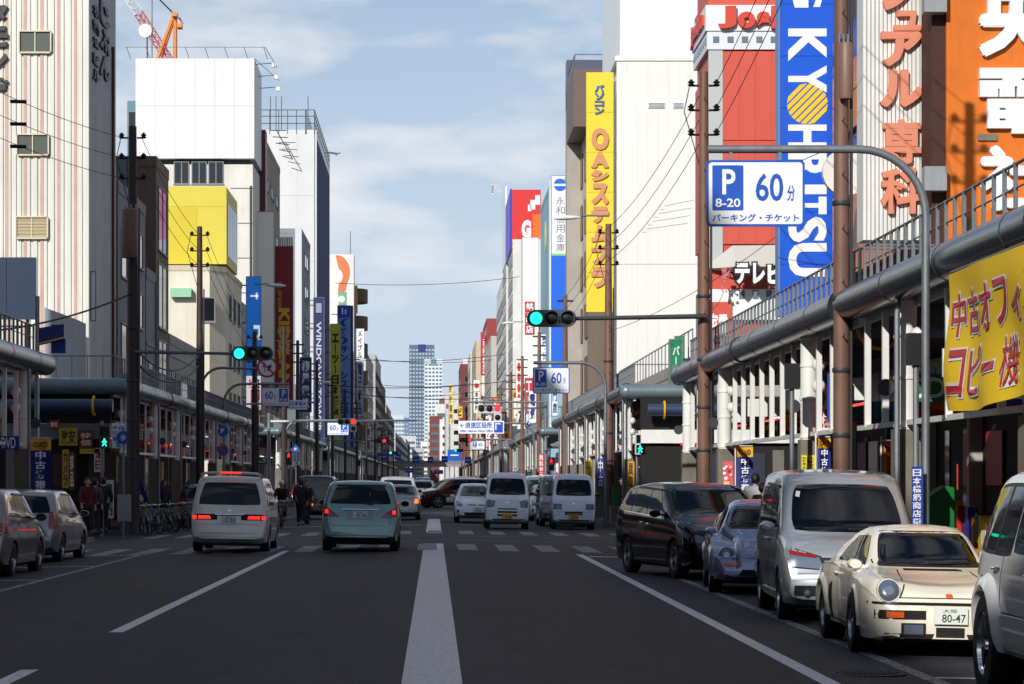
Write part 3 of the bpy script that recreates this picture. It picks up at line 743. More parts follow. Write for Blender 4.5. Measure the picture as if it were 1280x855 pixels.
# --- small blue-grey beetle-shaped car
bluegrey = carpaint('blue_grey', (128, 140, 176), .4, .25)
beetle = dict(inset=[(0, 0), (.9, 0), (1.2, .09), (2.9, .09), (3.5, 0)], L=4.08, W=1.72, wr=.31, ww=.2, wheels=(.78, 3.28), style='alloy', paint=bluegrey, tumble=.42, rr=.12, arch=.05,
    top=[(0, .45), (.03, .58), (.15, .70), (.45, .86), (.9, .97), (1.1, 1.02), (1.6, 1.40), (2.05, 1.49), (2.5, 1.47), (3.1, 1.26), (3.6, .96), (3.9, .78), (4.05, .6), (4.08, .5)],
    belt=[(0, .5), (.5, .72), (1, .90), (2, .93), (3, .92), (3.6, .8), (4.08, .6)],
    topw=[(0, .52), (.8, .56), (1.1, .72), (1.4, 1), (2.9, 1), (3.4, .66), (4.08, .5)],
    hw=[(0, .74), (.05, .82), (.2, .92), (.5, .985), (.85, 1), (1.25, .93), (2.7, .93), (3.0, .98), (3.3, 1), (3.7, .95), (3.95, .86), (4.08, .75)],
    bits=[('windscreen', G, 'F', [(-.60, 1.04), (.60, 1.04), (.50, 1.36), (-.50, 1.36)], dict(nu=12, nv=8, rnd=.5)),
          ('window_seal', 'blackp', 'F', [(-.63, 1.02), (.63, 1.02), (.525, 1.385), (-.525, 1.385)], dict(nu=12, nv=8, rnd=.4, off=.003)),
          ('side_window', G, 'S', [(1.35, .97), (2.42, .98), (2.38, 1.36), (1.80, 1.36)], dict(rnd=.3)),
          ('side_window', G, 'S', [(2.50, .98), (3.12, 1.0), (2.86, 1.26), (2.47, 1.35)], dict(rnd=.4)),
          ('indicator', 'amber', 'F', [(-.66, .46), (-.42, .45), (-.42, .50), (-.66, .51)], dict(nu=6, nv=2, mirror=True, off=.01, rnd=.5)),
          ('air_intake', 'dark', 'F', [(-.42, .30), (.42, .30), (.36, .40), (-.36, .40)], dict(nu=8, nv=2, off=.004)),
          ('bumper_seam', 'dark', 'F', [(-.72, .57), (.72, .57), (.72, .577), (-.72, .577)], dict(nu=14, nv=1, off=.002)),
          ('running_board', 'alloy', 'S', [(1.2, .20), (2.85, .20), (2.85, .27), (1.2, .27)], dict(nu=8, nv=1, off=.04)),
          ] + seams(.3, .93, [(1.27, 0), (2.44, 0)]),
    plates=[('F', 0, .38, 'plate', ('大阪', '31-07', 'g'))], handles=[(2.25, .84)], mirror=(1.42, .93, .19), wiper_f=(1.06, -.48, .5),
    extra=[round_lamp(.60, .62, .115, .45, 'headlight'), flare(.78, .345, .47, .035), flare(3.28, .345, .47, .035)])
make_car(beetle, 'rounded_small_car', 'rounded blue-grey two-door car with arched roof between the black and silver minivans', 'car', 4.96, 37.3 + 2.0, yaw=-4, scale=.93)
# --- long black people carrier
black = carpaint('black', (4, 4, 7), .0, .12, .35)
black.node_tree.nodes['Principled BSDF'].inputs['Specular IOR Level'].default_value = .15
odyssey = dict(L=4.85, W=1.82, wr=.335, ww=.21, wheels=(.95, 3.85), style='alloy', paint=black, tumble=.27, rr=.09,
    top=[(0, .55), (.03, .72), (.12, .84), (.5, .98), (.95, 1.08), (1.15, 1.13), (2.0, 1.60), (2.3, 1.67), (3.0, 1.69), (4.1, 1.62), (4.35, 1.54), (4.68, 1.12), (4.8, .98), (4.85, .5)],
    belt=[(0, .75), (.6, .93), (1.2, 1.0), (3, 1.06), (4.85, 1.10)],
    bits=[('windscreen', G, 'F', [(-.72, 1.13), (.72, 1.13), (.58, 1.60), (-.58, 1.60)], dict(nu=14, nv=8, rnd=.4)),
          ('side_window', G, 'S', [(1.32, 1.04), (1.62, 1.05), (1.62, 1.22), (1.55, 1.20)], dict(nu=3, nv=3)),
          ('side_window', G, 'S', [(1.66, 1.05), (2.62, 1.09), (2.62, 1.56), (2.12, 1.52)], dict(rnd=.2)),
          ('side_window', G, 'S', [(2.70, 1.10), (3.62, 1.13), (3.60, 1.56), (2.70, 1.57)], dict(rnd=.2)),
          ('side_window', G, 'S', [(3.70, 1.14), (4.50, 1.18), (4.22, 1.50), (3.68, 1.55)], dict(rnd=.3)),
          ('chrome_strip', 'chrome', 'S', [(1.35, 1.03), (4.45, 1.155), (4.45, 1.168), (1.35, 1.043)], dict(nu=14, nv=1, off=.010)),
          ('window_visor', 'blackp', 'S', [(2.0, 1.53), (3.62, 1.585), (3.62, 1.62), (2.05, 1.56)], dict(nu=8, nv=1, off=.025)),
          ('side_skirt', 'chrome', 'S', [(1.45, .30), (3.35, .285), (3.35, .30), (1.45, .315)], dict(nu=8, nv=1, off=.012)),
          ('headlight', 'lens', 'F', [(-.84, .66), (-.46, .60), (-.46, .70), (-.84, .80)], dict(nu=6, nv=4, mirror=True)),
          ('grille', 'chrome', 'F', [(-.42, .55), (.42, .55), (.46, .68), (-.46, .68)], dict(nu=8, nv=3)),
          ('headlight', 'lens', 'S', [(.10, .66), (.62, .80), (.60, .87), (.16, .78)], dict(nu=5, nv=2, off=.004)),
          ] + seams(.32, 1.02, [(1.48, 0), (2.66, 0), (3.60, 0)]),
    plates=[('F', 0, .36, 'plate', ('大阪', '77-20', 'g'))], handles=[(2.45, .93), (2.86, .95)], handle_mat=M['chrome'], mirror=(1.72, 1.08, .22), mirror_mat=black)
make_car(odyssey, 'black_people_carrier', 'long black people carrier turning at the crossing beside the kerb', 'minivan', 3.75 + .85, 42.6 + 2.4, yaw=12, scale=.97)
# --- pale beige minivan driving away on the left
champagne = carpaint('champagne', (224, 220, 208), .05, .3)
estima = dict(L=4.75, W=1.80, wr=.32, ww=.2, wheels=(.9, 3.75), style='ten', paint=champagne, tumble=.20, rr=.10,
    top=[(0, .5), (.05, .66), (.2, .82), (.7, 1.02), (1.5, 1.66), (1.8, 1.76), (4.15, 1.77), (4.3, 1.74), (4.54, 1.10), (4.60, .9), (4.72, .6), (4.75, .42)],
    belt=[(0, .7), (.8, .98), (4.4, 1.06), (4.75, 1.06)],
    bits=[('windscreen', G, 'F', [(-.7, 1.08), (.7, 1.08), (.6, 1.64), (-.6, 1.64)], dict(nu=10)),
          ('rear_window', G, 'B', [(-.735, 1.115), (.735, 1.115), (.60, 1.63), (-.60, 1.63)], dict(nu=14, nv=8, rnd=.25)),
          ('side_window', G, 'S', [(1.3, 1.09), (2.3, 1.1), (2.3, 1.6), (1.66, 1.6)], dict(rnd=.2)),
          ('side_window', G, 'S', [(2.36, 1.1), (3.4, 1.1), (3.4, 1.62), (2.36, 1.61)], dict(rnd=.2)),
          ('side_window', G, 'S', [(3.46, 1.1), (4.3, 1.12), (4.2, 1.58), (3.46, 1.62)], dict(rnd=.2)),
          ('lamp_panel', 'dark', 'B', [(-.86, .765), (.86, .765), (.84, .90), (-.84, .90)], dict(nu=20, nv=3, off=.004)),
          ('tail_light', 'taillit', 'B', [(-.85, .785), (-.745, .785), (-.745, .865), (-.84, .865)], dict(nu=4, nv=3, off=.010, mirror=True)),
          ('tail_light', 'taillit', 'B', [(-.71, .79), (-.42, .79), (-.45, .86), (-.71, .86)], dict(nu=6, nv=3, off=.010, mirror=True)),
          ('chrome_strip', 'chrome', 'B', [(-.33, .885), (.33, .885), (.33, .90), (-.33, .90)], dict(nu=6, nv=1, off=.015)),
          ('plate_recess', champagne, 'B', [(-.28, .70), (.28, .70), (.27, .86), (-.27, .86)], dict(nu=6, nv=3, off=.012)),
          ('bumper_seam', 'dark', 'B', [(-.86, .66), (.86, .66), (.86, .668), (-.86, .668)], dict(nu=14, nv=1, off=.002)),
          ('bumper_seam', 'dark', 'B', [(-.70, .46), (.70, .46), (.70, .467), (-.70, .467)], dict(nu=14, nv=1, off=.002)),
          ('rear_valance', 'blackp', 'B', [(-.84, .32), (.84, .32), (.85, .375), (-.85, .375)], dict(nu=14, nv=1, off=.004)),
          ('brake_light', 'taillit', 'B', [(-.22, 1.70), (.22, 1.70), (.22, 1.74), (-.22, 1.74)], dict(nu=6, nv=2, off=.02)),
          ('badge', 'chrome', 'B', [(-.035, .965), (.035, .965), (.035, 1.0), (-.035, 1.0)], dict(nu=4, nv=4, off=.01, rnd=.6)),
          ] + seams(.32, 1.05, [(1.25, 0), (2.33, 0), (3.42, 0)]),
    plates=[('B', 0, .695, 'plate', ('大阪', '2 20', 'g'))], mirror=(1.3, 1.1, .2))
def spoiler(root, bvh, sp):
    mb = MB(); L = sp['L']
    for s in (1, -1):
        mb.tube([(s * .70, L / 2 - .62, 1.72), (s * .68, L / 2 - .5, 1.80), (s * .60, L / 2 - .42, 1.835)], [.03, .035, .03], 8)
    mb.tube([(-.62, L / 2 - .42, 1.835), (-.3, L / 2 - .36, 1.85), (.3, L / 2 - .36, 1.85), (.62, L / 2 - .42, 1.835)], .032, 8)
    mb.build('roof_spoiler', sp['paint'], root, smooth=True)
    MB().tube([(-.24, L / 2 - .325, 1.85), (.24, L / 2 - .325, 1.85)], .02, 8).build('brake_light', 'taillit', root)
estima['extra'] = [spoiler]
estima['bits'] = [b for b in estima['bits'] if b[0] != 'brake_light']
make_car(estima, 'beige_minivan', 'pale beige minivan with lit tail lights driving away in the left lane', 'minivan', -4.74, 58.9 + 2.3, away=True, yaw=0)
# --- pale green wagon ahead of the camera
green = carpaint('pale_green', (118, 150, 146), .4, .26)
ipsum = dict(L=4.65, W=1.76, wr=.32, ww=.2, wheels=(.9, 3.72), style='ten', paint=green, tumble=.26, rr=.10,
    top=[(0, .5), (.05, .66), (.2, .8), (.9, 1.0), (1.1, 1.05), (1.8, 1.52), (2.2, 1.61), (3.9, 1.60), (4.12, 1.56), (4.42, 1.05), (4.5, .9), (4.62, .62), (4.65, .42)],
    belt=[(0, .7), (.8, .92), (4.2, 1.03), (4.65, 1.02)],
    bits=[('windscreen', G, 'F', [(-.68, 1.06), (.68, 1.06), (.56, 1.5), (-.56, 1.5)], dict(nu=10)),
          ('rear_window', G, 'B', [(-.71, 1.09), (.71, 1.09), (.56, 1.48), (-.56, 1.48)], dict(nu=14, nv=8, rnd=.25)),
          ('side_window', G, 'S', [(1.45, 1.04), (2.35, 1.06), (2.35, 1.47), (1.9, 1.46)], dict(rnd=.2)),
          ('side_window', G, 'S', [(2.42, 1.06), (3.3, 1.07), (3.3, 1.48), (2.42, 1.48)], dict(rnd=.2)),
          ('side_window', G, 'S', [(3.37, 1.07), (4.22, 1.1), (4.0, 1.44), (3.37, 1.48)], dict(rnd=.2)),
          ('tail_light', 'taillight', 'B', [(-.87, .80), (-.46, .80), (-.74, 1.0), (-.85, 1.02)], dict(nu=8, nv=5, off=.008, mirror=True)),
          ('tail_light', 'taillit', 'B', [(-.80, .87), (-.72, .87), (-.73, .95), (-.80, .96)], dict(nu=3, nv=3, off=.013, mirror=True)),
          ('reversing_lamp', 'lens', 'B', [(-.72, .815), (-.63, .815), (-.63, .85), (-.70, .85)], dict(nu=3, nv=2, off=.013, mirror=True)),
          ('chrome_strip', 'chrome', 'B', [(-.42, .955), (.42, .955), (.42, .98), (-.42, .98)], dict(nu=8, nv=1, off=.02)),
          ('plate_recess', 'steel', 'B', [(-.29, .745), (.29, .745), (.33, .94), (-.33, .94)], dict(nu=6, nv=3, off=.003)),
          ('tailgate_seam', 'dark', 'B', [(-.66, .595), (.66, .595), (.66, .603), (-.66, .603)], dict(nu=14, nv=1, off=.002)),
          ('tailgate_seam', 'dark', 'B', [(-.66, .595), (-.652, .595), (-.682, .80), (-.69, .80)], dict(nu=1, nv=6, off=.002, mirror=True)),
          ('bumper_seam', 'dark', 'B', [(-.8, .375), (.8, .375), (.8, .385), (-.8, .385)], dict(nu=14, nv=1, off=.003)),
          ('reflector', 'taillight', 'B', [(-.78, .335), (-.62, .335), (-.62, .36), (-.78, .36)], dict(nu=4, nv=1, off=.008, mirror=True)),
          ('rear_valance', 'blackp', 'B', [(-.78, .27), (.78, .27), (.8, .325), (-.8, .325)], dict(nu=14, nv=1, off=.004)),
          ('roof_edge', 'dark', 'B', [(-.56, 1.485), (.56, 1.485), (.54, 1.525), (-.54, 1.525)], dict(nu=8, nv=1, off=.006)),
          ('hanging_charm', 'taillight', 'B', [(.20, 1.28), (.225, 1.28), (.225, 1.36), (.20, 1.36)], dict(nu=1, nv=1, off=.008)),
          ] + seams(.32, 1.0, [(1.3, 0), (2.38, 0), (3.33, 0)]),
    plates=[('B', 0, .765, 'plate', ('和泉', '35-90', 'g'))], mirror=(1.5, 1.04, .22), wiper_r=(1.10, .05, .28, -.03) , rails=(2.2, 3.9, .60))
make_car(ipsum, 'green_wagon', 'pale metallic green wagon with roof rails driving away ahead of the camera', 'wagon', -1.69, 57.7 + 2.3, away=True)
# --- silver wagons parked on the left
def rear_lamps(z0, z1, xo, xi, m='taillight'): return ('tail_light', m, 'B', [(-xo, z0), (-xi, z0), (-xi, z1), (-xo + .02, z1)], dict(nu=4, nv=6, off=.008, mirror=True))
silver2 = carpaint('warm_silver', (138, 134, 130), .55, .28)
stream = dict(L=4.6, W=1.72, wr=.32, ww=.2, wheels=(.9, 3.64), style='ten', paint=silver2, tumble=.27, rr=.10,
    top=[(0, .5), (.05, .66), (.2, .8), (.9, .98), (1.1, 1.03), (1.9, 1.50), (2.3, 1.60), (3.7, 1.59), (4.0, 1.53), (4.38, 1.05), (4.5, .9), (4.58, .62), (4.6, .42)],
    belt=[(0, .7), (.8, .92), (4.2, 1.05), (4.6, 1.02)],
    bits=[('windscreen', G, 'F', [(-.66, 1.06), (.66, 1.06), (.55, 1.5), (-.55, 1.5)], dict(nu=10)),
          ('rear_window', G, 'B', [(-.68, 1.1), (.68, 1.1), (.53, 1.46), (-.53, 1.46)], dict(nu=14, nv=8, rnd=.25)),
          ('side_window', G, 'S', [(1.45, 1.04), (2.32, 1.06), (2.32, 1.47), (1.95, 1.46)], dict(rnd=.2)),
          ('side_window', G, 'S', [(2.40, 1.06), (3.22, 1.08), (3.2, 1.48), (2.40, 1.48)], dict(rnd=.2)),
          ('side_window', G, 'S', [(3.30, 1.08), (4.20, 1.12), (3.86, 1.43), (3.28, 1.48)], dict(rnd=.3)),
          ('window_visor', 'blackp', 'S', [(1.9, 1.475), (3.2, 1.50), (3.2, 1.53), (1.95, 1.50)], dict(nu=8, nv=1, off=.025)),
          rear_lamps(.78, 1.0, .85, .60), ('tail_light', 'taillight', 'S', [(4.28, .82), (4.52, .80), (4.46, .93), (4.24, .96)], dict(nu=4, nv=3, off=.006)),
          ] + seams(.32, 1.02, [(1.3, 0), (2.36, 0), (3.26, 0)]),
    plates=[('B', 0, .72, 'plate', ('大阪', '64-11', 'g'))], handles=[(2.18, .90), (3.1, .94)], mirror=(1.5, 1.02, .22), mirror_mat=M['blackp'])
make_car(stream, 'silver_wagon', 'warm silver wagon parked at the left edge of the photo', 'wagon', -8.42, 46.2 + 1.4, away=True, yaw=-1)
silver3 = carpaint('cool_silver', (150, 152, 156), .5, .28)
wish = dict(stream); wish.update(L=4.56, W=1.70, paint=silver3,
    bits=[b for b in stream['bits'] if b[0] not in ('tail_light',)] + [
          ('tail_light', 'taillight', 'B', [(-.84, .76), (-.66, .76), (-.64, 1.12), (-.72, 1.14)], dict(nu=4, nv=6, off=.010, mirror=True)),
          ('tail_light', 'taillight', 'S', [(4.26, .77), (4.50, .77), (4.32, 1.12), (4.18, 1.12)], dict(nu=4, nv=4, off=.006)),
          ('tail_light_lens', 'lens', 'S', [(4.34, .86), (4.46, .86), (4.44, .93), (4.32, .93)], dict(nu=2, nv=2, off=.012))],
    handles=[(2.18, .90), (3.1, .94)], mirror_mat=silver3)
make_car(wish, 'silver_hatchback', 'cool silver family hatchback with tall red tail lights parked second from the left edge', 'car', -8.74, 54.6 + 1.6, away=True, yaw=-1.5, scale=.97)
# --- oncoming cars and kei vans
def kei(paint_, head, seed, plate=('大阪', '41-06')):
    b = dict(L=3.4, W=1.475, wr=.28, ww=.155, wheels=(.55, 2.95), style='steel', paint=paint_, tumble=.12, rr=.12, rim=M['grey'],
    top=[(0, .55), (.02, .80), (.06, .98), (.22, 1.12), (.30, 1.17), (.74, 1.78), (.95, 1.88), (3.1, 1.88), (3.28, 1.8), (3.38, 1.1), (3.4, .5)],
    belt=[(0, .9), (.3, 1.08), (3.4, 1.08)], hw=[(0, .88), (.03, .94), (.12, .98), (.3, 1), (3.2, 1), (3.35, .96), (3.4, .9)],
    bits=[('windscreen', G, 'F', [(-.625, 1.15), (.625, 1.15), (.54, 1.70), (-.54, 1.70)], dict(nu=12, nv=8, rnd=.4)),
          ('headlight', 'lens', 'F', head, dict(nu=6, nv=5, mirror=True, off=.010, rnd=.25)),
          ('headlight_bezel', 'dark', 'F', [(a * 1.03 + (.012 if i in (1, 2) else 0), z + (.015 if i > 1 else -.015)) for i, (a, z) in enumerate(head)], dict(nu=6, nv=5, mirror=True, off=.005)),
          ('side_window', G, 'S', [(.62, 1.12), (1.4, 1.12), (1.4, 1.66), (.95, 1.66)], dict(rnd=.2)),
          ('side_window', G, 'S', [(1.48, 1.12), (2.3, 1.12), (2.3, 1.66), (1.48, 1.66)], dict(rnd=.2)),
          ('side_window', G, 'S', [(2.38, 1.12), (3.15, 1.12), (3.1, 1.66), (2.38, 1.66)], dict(rnd=.2)),
          ('bumper_seam', 'dark', 'F', [(-.68, .60), (.68, .60), (.68, .607), (-.68, .607)], dict(nu=10, nv=1, off=.002)),
          ('front_valance', 'blackp', 'F', [(-.6, .30), (.6, .30), (.62, .345), (-.62, .345)], dict(nu=10, nv=1, off=.003)),
          ('badge', 'chrome', 'F', [(-.035, .87), (.035, .87), (.035, .905), (-.035, .905)], dict(nu=4, nv=4, off=.008, rnd=.6))] + seams(.3, 1.08, [(.95, 0), (1.44, 0)]),
    plates=[('F', .0, .36, 'plateY', plate)], mirror=(.72, 1.15, .19), mirror_mat=M['blackp'], wiper_f=(1.17, -.5, .4))
    return b
keiwhite = carpaint('cool_white', (226, 232, 240), .0, .3)
ka = kei(keiwhite, [(-.70, .74), (-.44, .76), (-.40, .92), (-.70, .99)], 1)
ka['bits'] += [('grille', 'dark', 'F', [(-.32, .66), (.32, .66), (.34, .70), (-.34, .70)], dict(nu=6, nv=2, off=.004)),
               ('grille', 'dark', 'F', [(-.34, .545), (.34, .545), (.32, .60), (-.32, .60)], dict(nu=6, nv=2, off=.004)),
               ('grille', 'dark', 'F', [(-.32, .44), (.32, .44), (.34, .50), (-.34, .50)], dict(nu=6, nv=2, off=.004))]
make_car(ka, 'delivery_van', 'white high-roof mini van with slanted clear headlights in the oncoming lane', 'van', 2.42, 85.3 + 1.7, scale=1.0)
kb = kei(carpaint('grey_white', (214, 224, 238), .0, .3), [(-.69, .70), (-.40, .70), (-.40, .86), (-.69, .86)], 2, ('和泉', '22-83'))
kb['bits'] += [('grille', 'dark', 'F', [(-.30, .50), (.30, .50), (.30, .62), (-.30, .62)], dict(nu=6, nv=3, off=.003)),
               ('grille_bar', 'alloy', 'F', [(-.28, .55), (.28, .55), (.28, .565), (-.28, .565)], dict(nu=6, nv=1, off=.01))]
make_car(kb, 'delivery_van', 'white mini van with square headlights and slatted grille parked at the right kerb', 'van', 4.72, 86.4 + 1.7, yaw=-1)
prius = dict(L=4.45, W=1.745, wr=.31, ww=.19, wheels=(.9, 3.6), style='ten', paint=carpaint('pearl_white', (226, 232, 238), .0, .3), tumble=.42, rr=.10,
    top=[(0, .5), (.04, .62), (.2, .76), (.7, .92), (.95, .99), (1.9, 1.43), (2.3, 1.49), (2.8, 1.46), (3.8, 1.18), (4.2, 1.06), (4.35, .9), (4.45, .5)],
    belt=[(0, .62), (.8, .86), (4.0, .98), (4.45, .95)],
    bits=[('windscreen', G, 'F', [(-.68, 1.0), (.68, 1.0), (.52, 1.40), (-.52, 1.40)], dict(nu=12, nv=8, rnd=.35)),
          ('headlight', 'lens', 'F', [(-.80, .64), (-.56, .62), (-.60, .72), (-.82, .86)], dict(nu=6, nv=5, mirror=True)),
          ('grille', 'dark', 'F', [(-.36, .665), (.36, .665), (.40, .70), (-.40, .70)], dict(nu=8, nv=2)),
          ('air_intake', 'dark', 'F', [(-.48, .30), (.48, .30), (.52, .40), (-.52, .40)], dict(nu=8, nv=2)),
          ('fog_lamp', 'blackp', 'F', [(-.78, .36), (-.70, .36), (-.70, .50), (-.78, .50)], dict(nu=2, nv=3, mirror=True)),
          ('badge', 'chrome', 'F', [(-.07, .66), (.07, .66), (.07, .73), (-.07, .73)], dict(nu=4, nv=4, off=.012, rnd=.6)),
          ('side_window', G, 'S', [(1.35, .96), (2.4, .98), (2.4, 1.36), (1.95, 1.36)], dict(rnd=.2)),
          ('side_window', G, 'S', [(2.48, .98), (3.5, 1.02), (3.1, 1.28), (2.48, 1.36)], dict(rnd=.2))] + seams(.3, .9, [(1.4, 0), (2.44, 0)]),
    plates=[('F', 0, .42, 'plate', ('大阪', '30-55', 'g'))], mirror=(1.45, .95, .19))
make_car(prius, 'white_hybrid_car', 'white wedge-nosed hatchback in the oncoming lane beside the leading mini van', 'car', 1.62, 96.6 + 2.2)
sedan = dict(prius); sedan.update(paint=carpaint('bright_white', (236, 236, 232), .0, .3), L=4.3,
    top=[(0, .5), (.04, .62), (.2, .76), (.8, .94), (1.1, 1.0), (1.8, 1.42), (2.2, 1.5), (3.3, 1.48), (4.0, 1.1), (4.2, .95), (4.3, .5)])
make_car(sedan, 'white_compact_car', 'small bright white hatchback in the sun behind the parked mini van', 'car', 4.72, 103.5 + 2.2)
van2 = dict(voxy); van2.update(paint=carpaint('dark_silver', (92, 100, 112), .5, .3))
make_car(van2, 'dark_silver_minivan', 'dark silver minivan parked between the mini van and the white hatchback', 'minivan', 4.62, 91.6 + 2.4)
# --- traffic ahead
sil_sedan = dict(L=4.5, W=1.70, wr=.31, ww=.19, wheels=(.9, 3.5), style='ten', paint=silver3, tumble=.36, rr=.10,
    top=[(0, .5), (.04, .62), (.2, .74), (1.0, .92), (1.7, 1.36), (2.1, 1.43), (3.0, 1.42), (3.7, 1.02), (4.3, .98), (4.45, .9), (4.5, .45)],
    belt=[(0, .62), (.8, .84), (4.5, .93)],
    bits=[('rear_window', G, 'B', [(-.64, 1.04), (.64, 1.04), (.5, 1.36), (-.5, 1.36)], dict(nu=12, nv=8, rnd=.25)),
          ('tail_light', 'amberlit', 'B', [(-.82, .70), (-.60, .70), (-.62, .88), (-.80, .88)], dict(nu=4, nv=4, mirror=True)),
          ('bumper_seam', 'dark', 'B', [(-.7, .56), (.7, .56), (.7, .568), (-.7, .568)], dict(nu=8, nv=1, off=.002)),
          ('side_window', G, 'S', [(1.35, .92), (2.3, .94), (2.3, 1.32), (1.8, 1.32)], dict()),
          ('side_window', G, 'S', [(2.38, .94), (3.4, .96), (3.0, 1.3), (2.38, 1.32)], dict())],
    plates=[('B', 0, .62, 'plate', ('大阪', '55-01', 'g'))], mirror=(1.4, .92, .18))
make_car(sil_sedan, 'silver_saloon', 'silver saloon with lit amber lamps ahead of the green wagon', 'car', -1.42, 103 + 2.2, away=True)
esw = dict(estima); esw.update(paint=carpaint('bright_silver', (188, 190, 198), .3, .3), W=1.78); esw['extra'] = []
make_car(esw, 'silver_people_mover', 'light silver people mover ahead of the silver saloon', 'minivan', -1.66, 113 + 2.4, away=True)
wg = dict(ipsum); wg.update(paint=carpaint('grey_green', (120, 124, 116), .3, .3))
make_car(wg, 'grey_wagon', 'small grey wagon far ahead beyond the silver people mover', 'wagon', -.8, 168, away=True)
drk = dict(suv); drk.update(paint=carpaint('dark_red', (84, 18, 24), .3, .25), extra=[], rim='alloy', L=4.45,
    top=[(0, .7), (.03, .85), (.12, .98), (.9, 1.08), (1.1, 1.12), (1.75, 1.62), (1.95, 1.70), (3.9, 1.70), (4.2, 1.66), (4.35, 1.12), (4.42, .72), (4.45, .6)])
make_car(drk, 'dark_red_car', 'dark red off-road car crossing the road at the far junction', 'car', 1.05, 147, yaw=-68)
# more cars far off, dark on the left side of the road
for i, (xx, dd, aw, rgb, lb) in enumerate([(-5.1, 112, True, (18, 20, 24), 'black boxy minivan ahead beside the moped rider'), (-4.6, 128, True, (210, 210, 205), 'white wagon waiting ahead in the left lane'), (-5.0, 150, True, (60, 66, 80), 'dark blue car far ahead in the left lane'),
        (4.7, 112, False, (170, 175, 180), 'pale grey car parked at the right kerb beyond the white hatchback'), (4.7, 120, False, (40, 44, 52), 'dark car parked far along the right kerb'),
        (-1.6, 196, True, (220, 222, 224), 'white car in the distance on the centre left'), (2.2, 185, False, (60, 64, 70), 'dark saloon approaching in the distance'), (-8.6, 96, True, (50, 52, 58), 'dark grey car parked left past the crossing'),
        (-8.6, 104, True, (190, 190, 188), 'light grey car parked left past the crossing'), (-1.2, 260, True, (90, 110, 170), 'blue van far down the road'), (2.0, 275, False, (225, 225, 225), 'white van approaching far down the road'), (-4.4, 230, True, (120, 40, 40), 'red car far down the left lane')]):
    base = dict((voxy, wish, sedan)[i % 3]); base['paint'] = carpaint('far%d' % i, rgb, .3, .3); base['extra'] = []
    if i == 0: base = dict(kei((base['paint']), [(-.69, .70), (-.40, .70), (-.40, .86), (-.69, .86)], 3)); base['W'] = 1.7
    FARC = globals().setdefault('FARC', []); FARC.append(make_car(base, 'distant_car', lb, 'car', xx, dd, away=aw))

for i, (xx, dd, aw, k) in enumerate([(-1.5, 215, 1, 5), (2.0, 225, 0, 6), (-4.9, 185, 1, 1), (-1.4, 300, 1, 2), (1.9, 320, 0, 4), (-4.7, 290, 1, 3), (4.6, 140, 0, 5), (4.7, 170, 0, 4), (4.7, 205, 0, 3), (-8.6, 125, 1, 8), (-8.6, 170, 1, 7), (-8.5, 190, 1, 5), (-1.3, 370, 1, 9), (2.2, 400, 0, 10), (-4.5, 350, 1, 1), (-8.6, 215, 1, 4)]):
    c = tree_copy(FARC[k]); c.location = (xx, dd, gz(xx)); c.rotation_euler = (0, 0, math.pi if aw else 0)
    c['label'] = '%s of the copied far cars counted from the left kerb outward' % nth(i + 1)
    c['label'] = 'far car %s the street, %s in line %s' % ('parked along' if abs(xx) > 4.55 and abs(xx) != 4.9 else 'driving in', nth(i + 1), 'on the right' if xx > 0 else 'on the left'); c['group'] = 'far cars in the street'
# ================================================================== arcade canopies
M['neon'] = mat('red_neon', (255, 40, 40), .3, emit=2.0)
M['tubel'] = mat('lit_tube_lamp', (225, 245, 240), .3, emit=1.6)
M['hoop'] = mat('yellow_hoop_paint', (228, 170, 30), .4)
M['bluepipe'] = mat('blue_pipe_paint', (58, 72, 100), .35, metal=.2, var=.1, dirt=.1)
M['globe'] = mat('white_globe', (225, 225, 220), .3)
def clone(o, loc, parent):
    c = bpy.data.objects.new(o.name.split('.')[0], o.data); COL.objects.link(c); c.parent = parent; c.location = loc
    return c
def proto(mb, name, m, parent, smooth=False):
    """mesh data only, in its own local frame"""
    me = bpy.data.meshes.new(name); me.from_pydata(mb.v, [], mb.f); me.materials.append(M[m] if isinstance(m, str) else m)
    if smooth: me.shade_smooth(); me.set_sharp_from_angle(angle=R(38))
    return me
_PR = {}
def put(me, name, parent, loc, rz=0):
    o = bpy.data.objects.new(name, me); COL.objects.link(o); o.parent = parent
    o.location = Vector(loc) - WLOC.get(parent.name, Vector()); o.rotation_euler = (0, 0, rz); WLOC[o.name] = Vector(loc) if not rz else Vector(loc)
    return o
ZP = 4.55
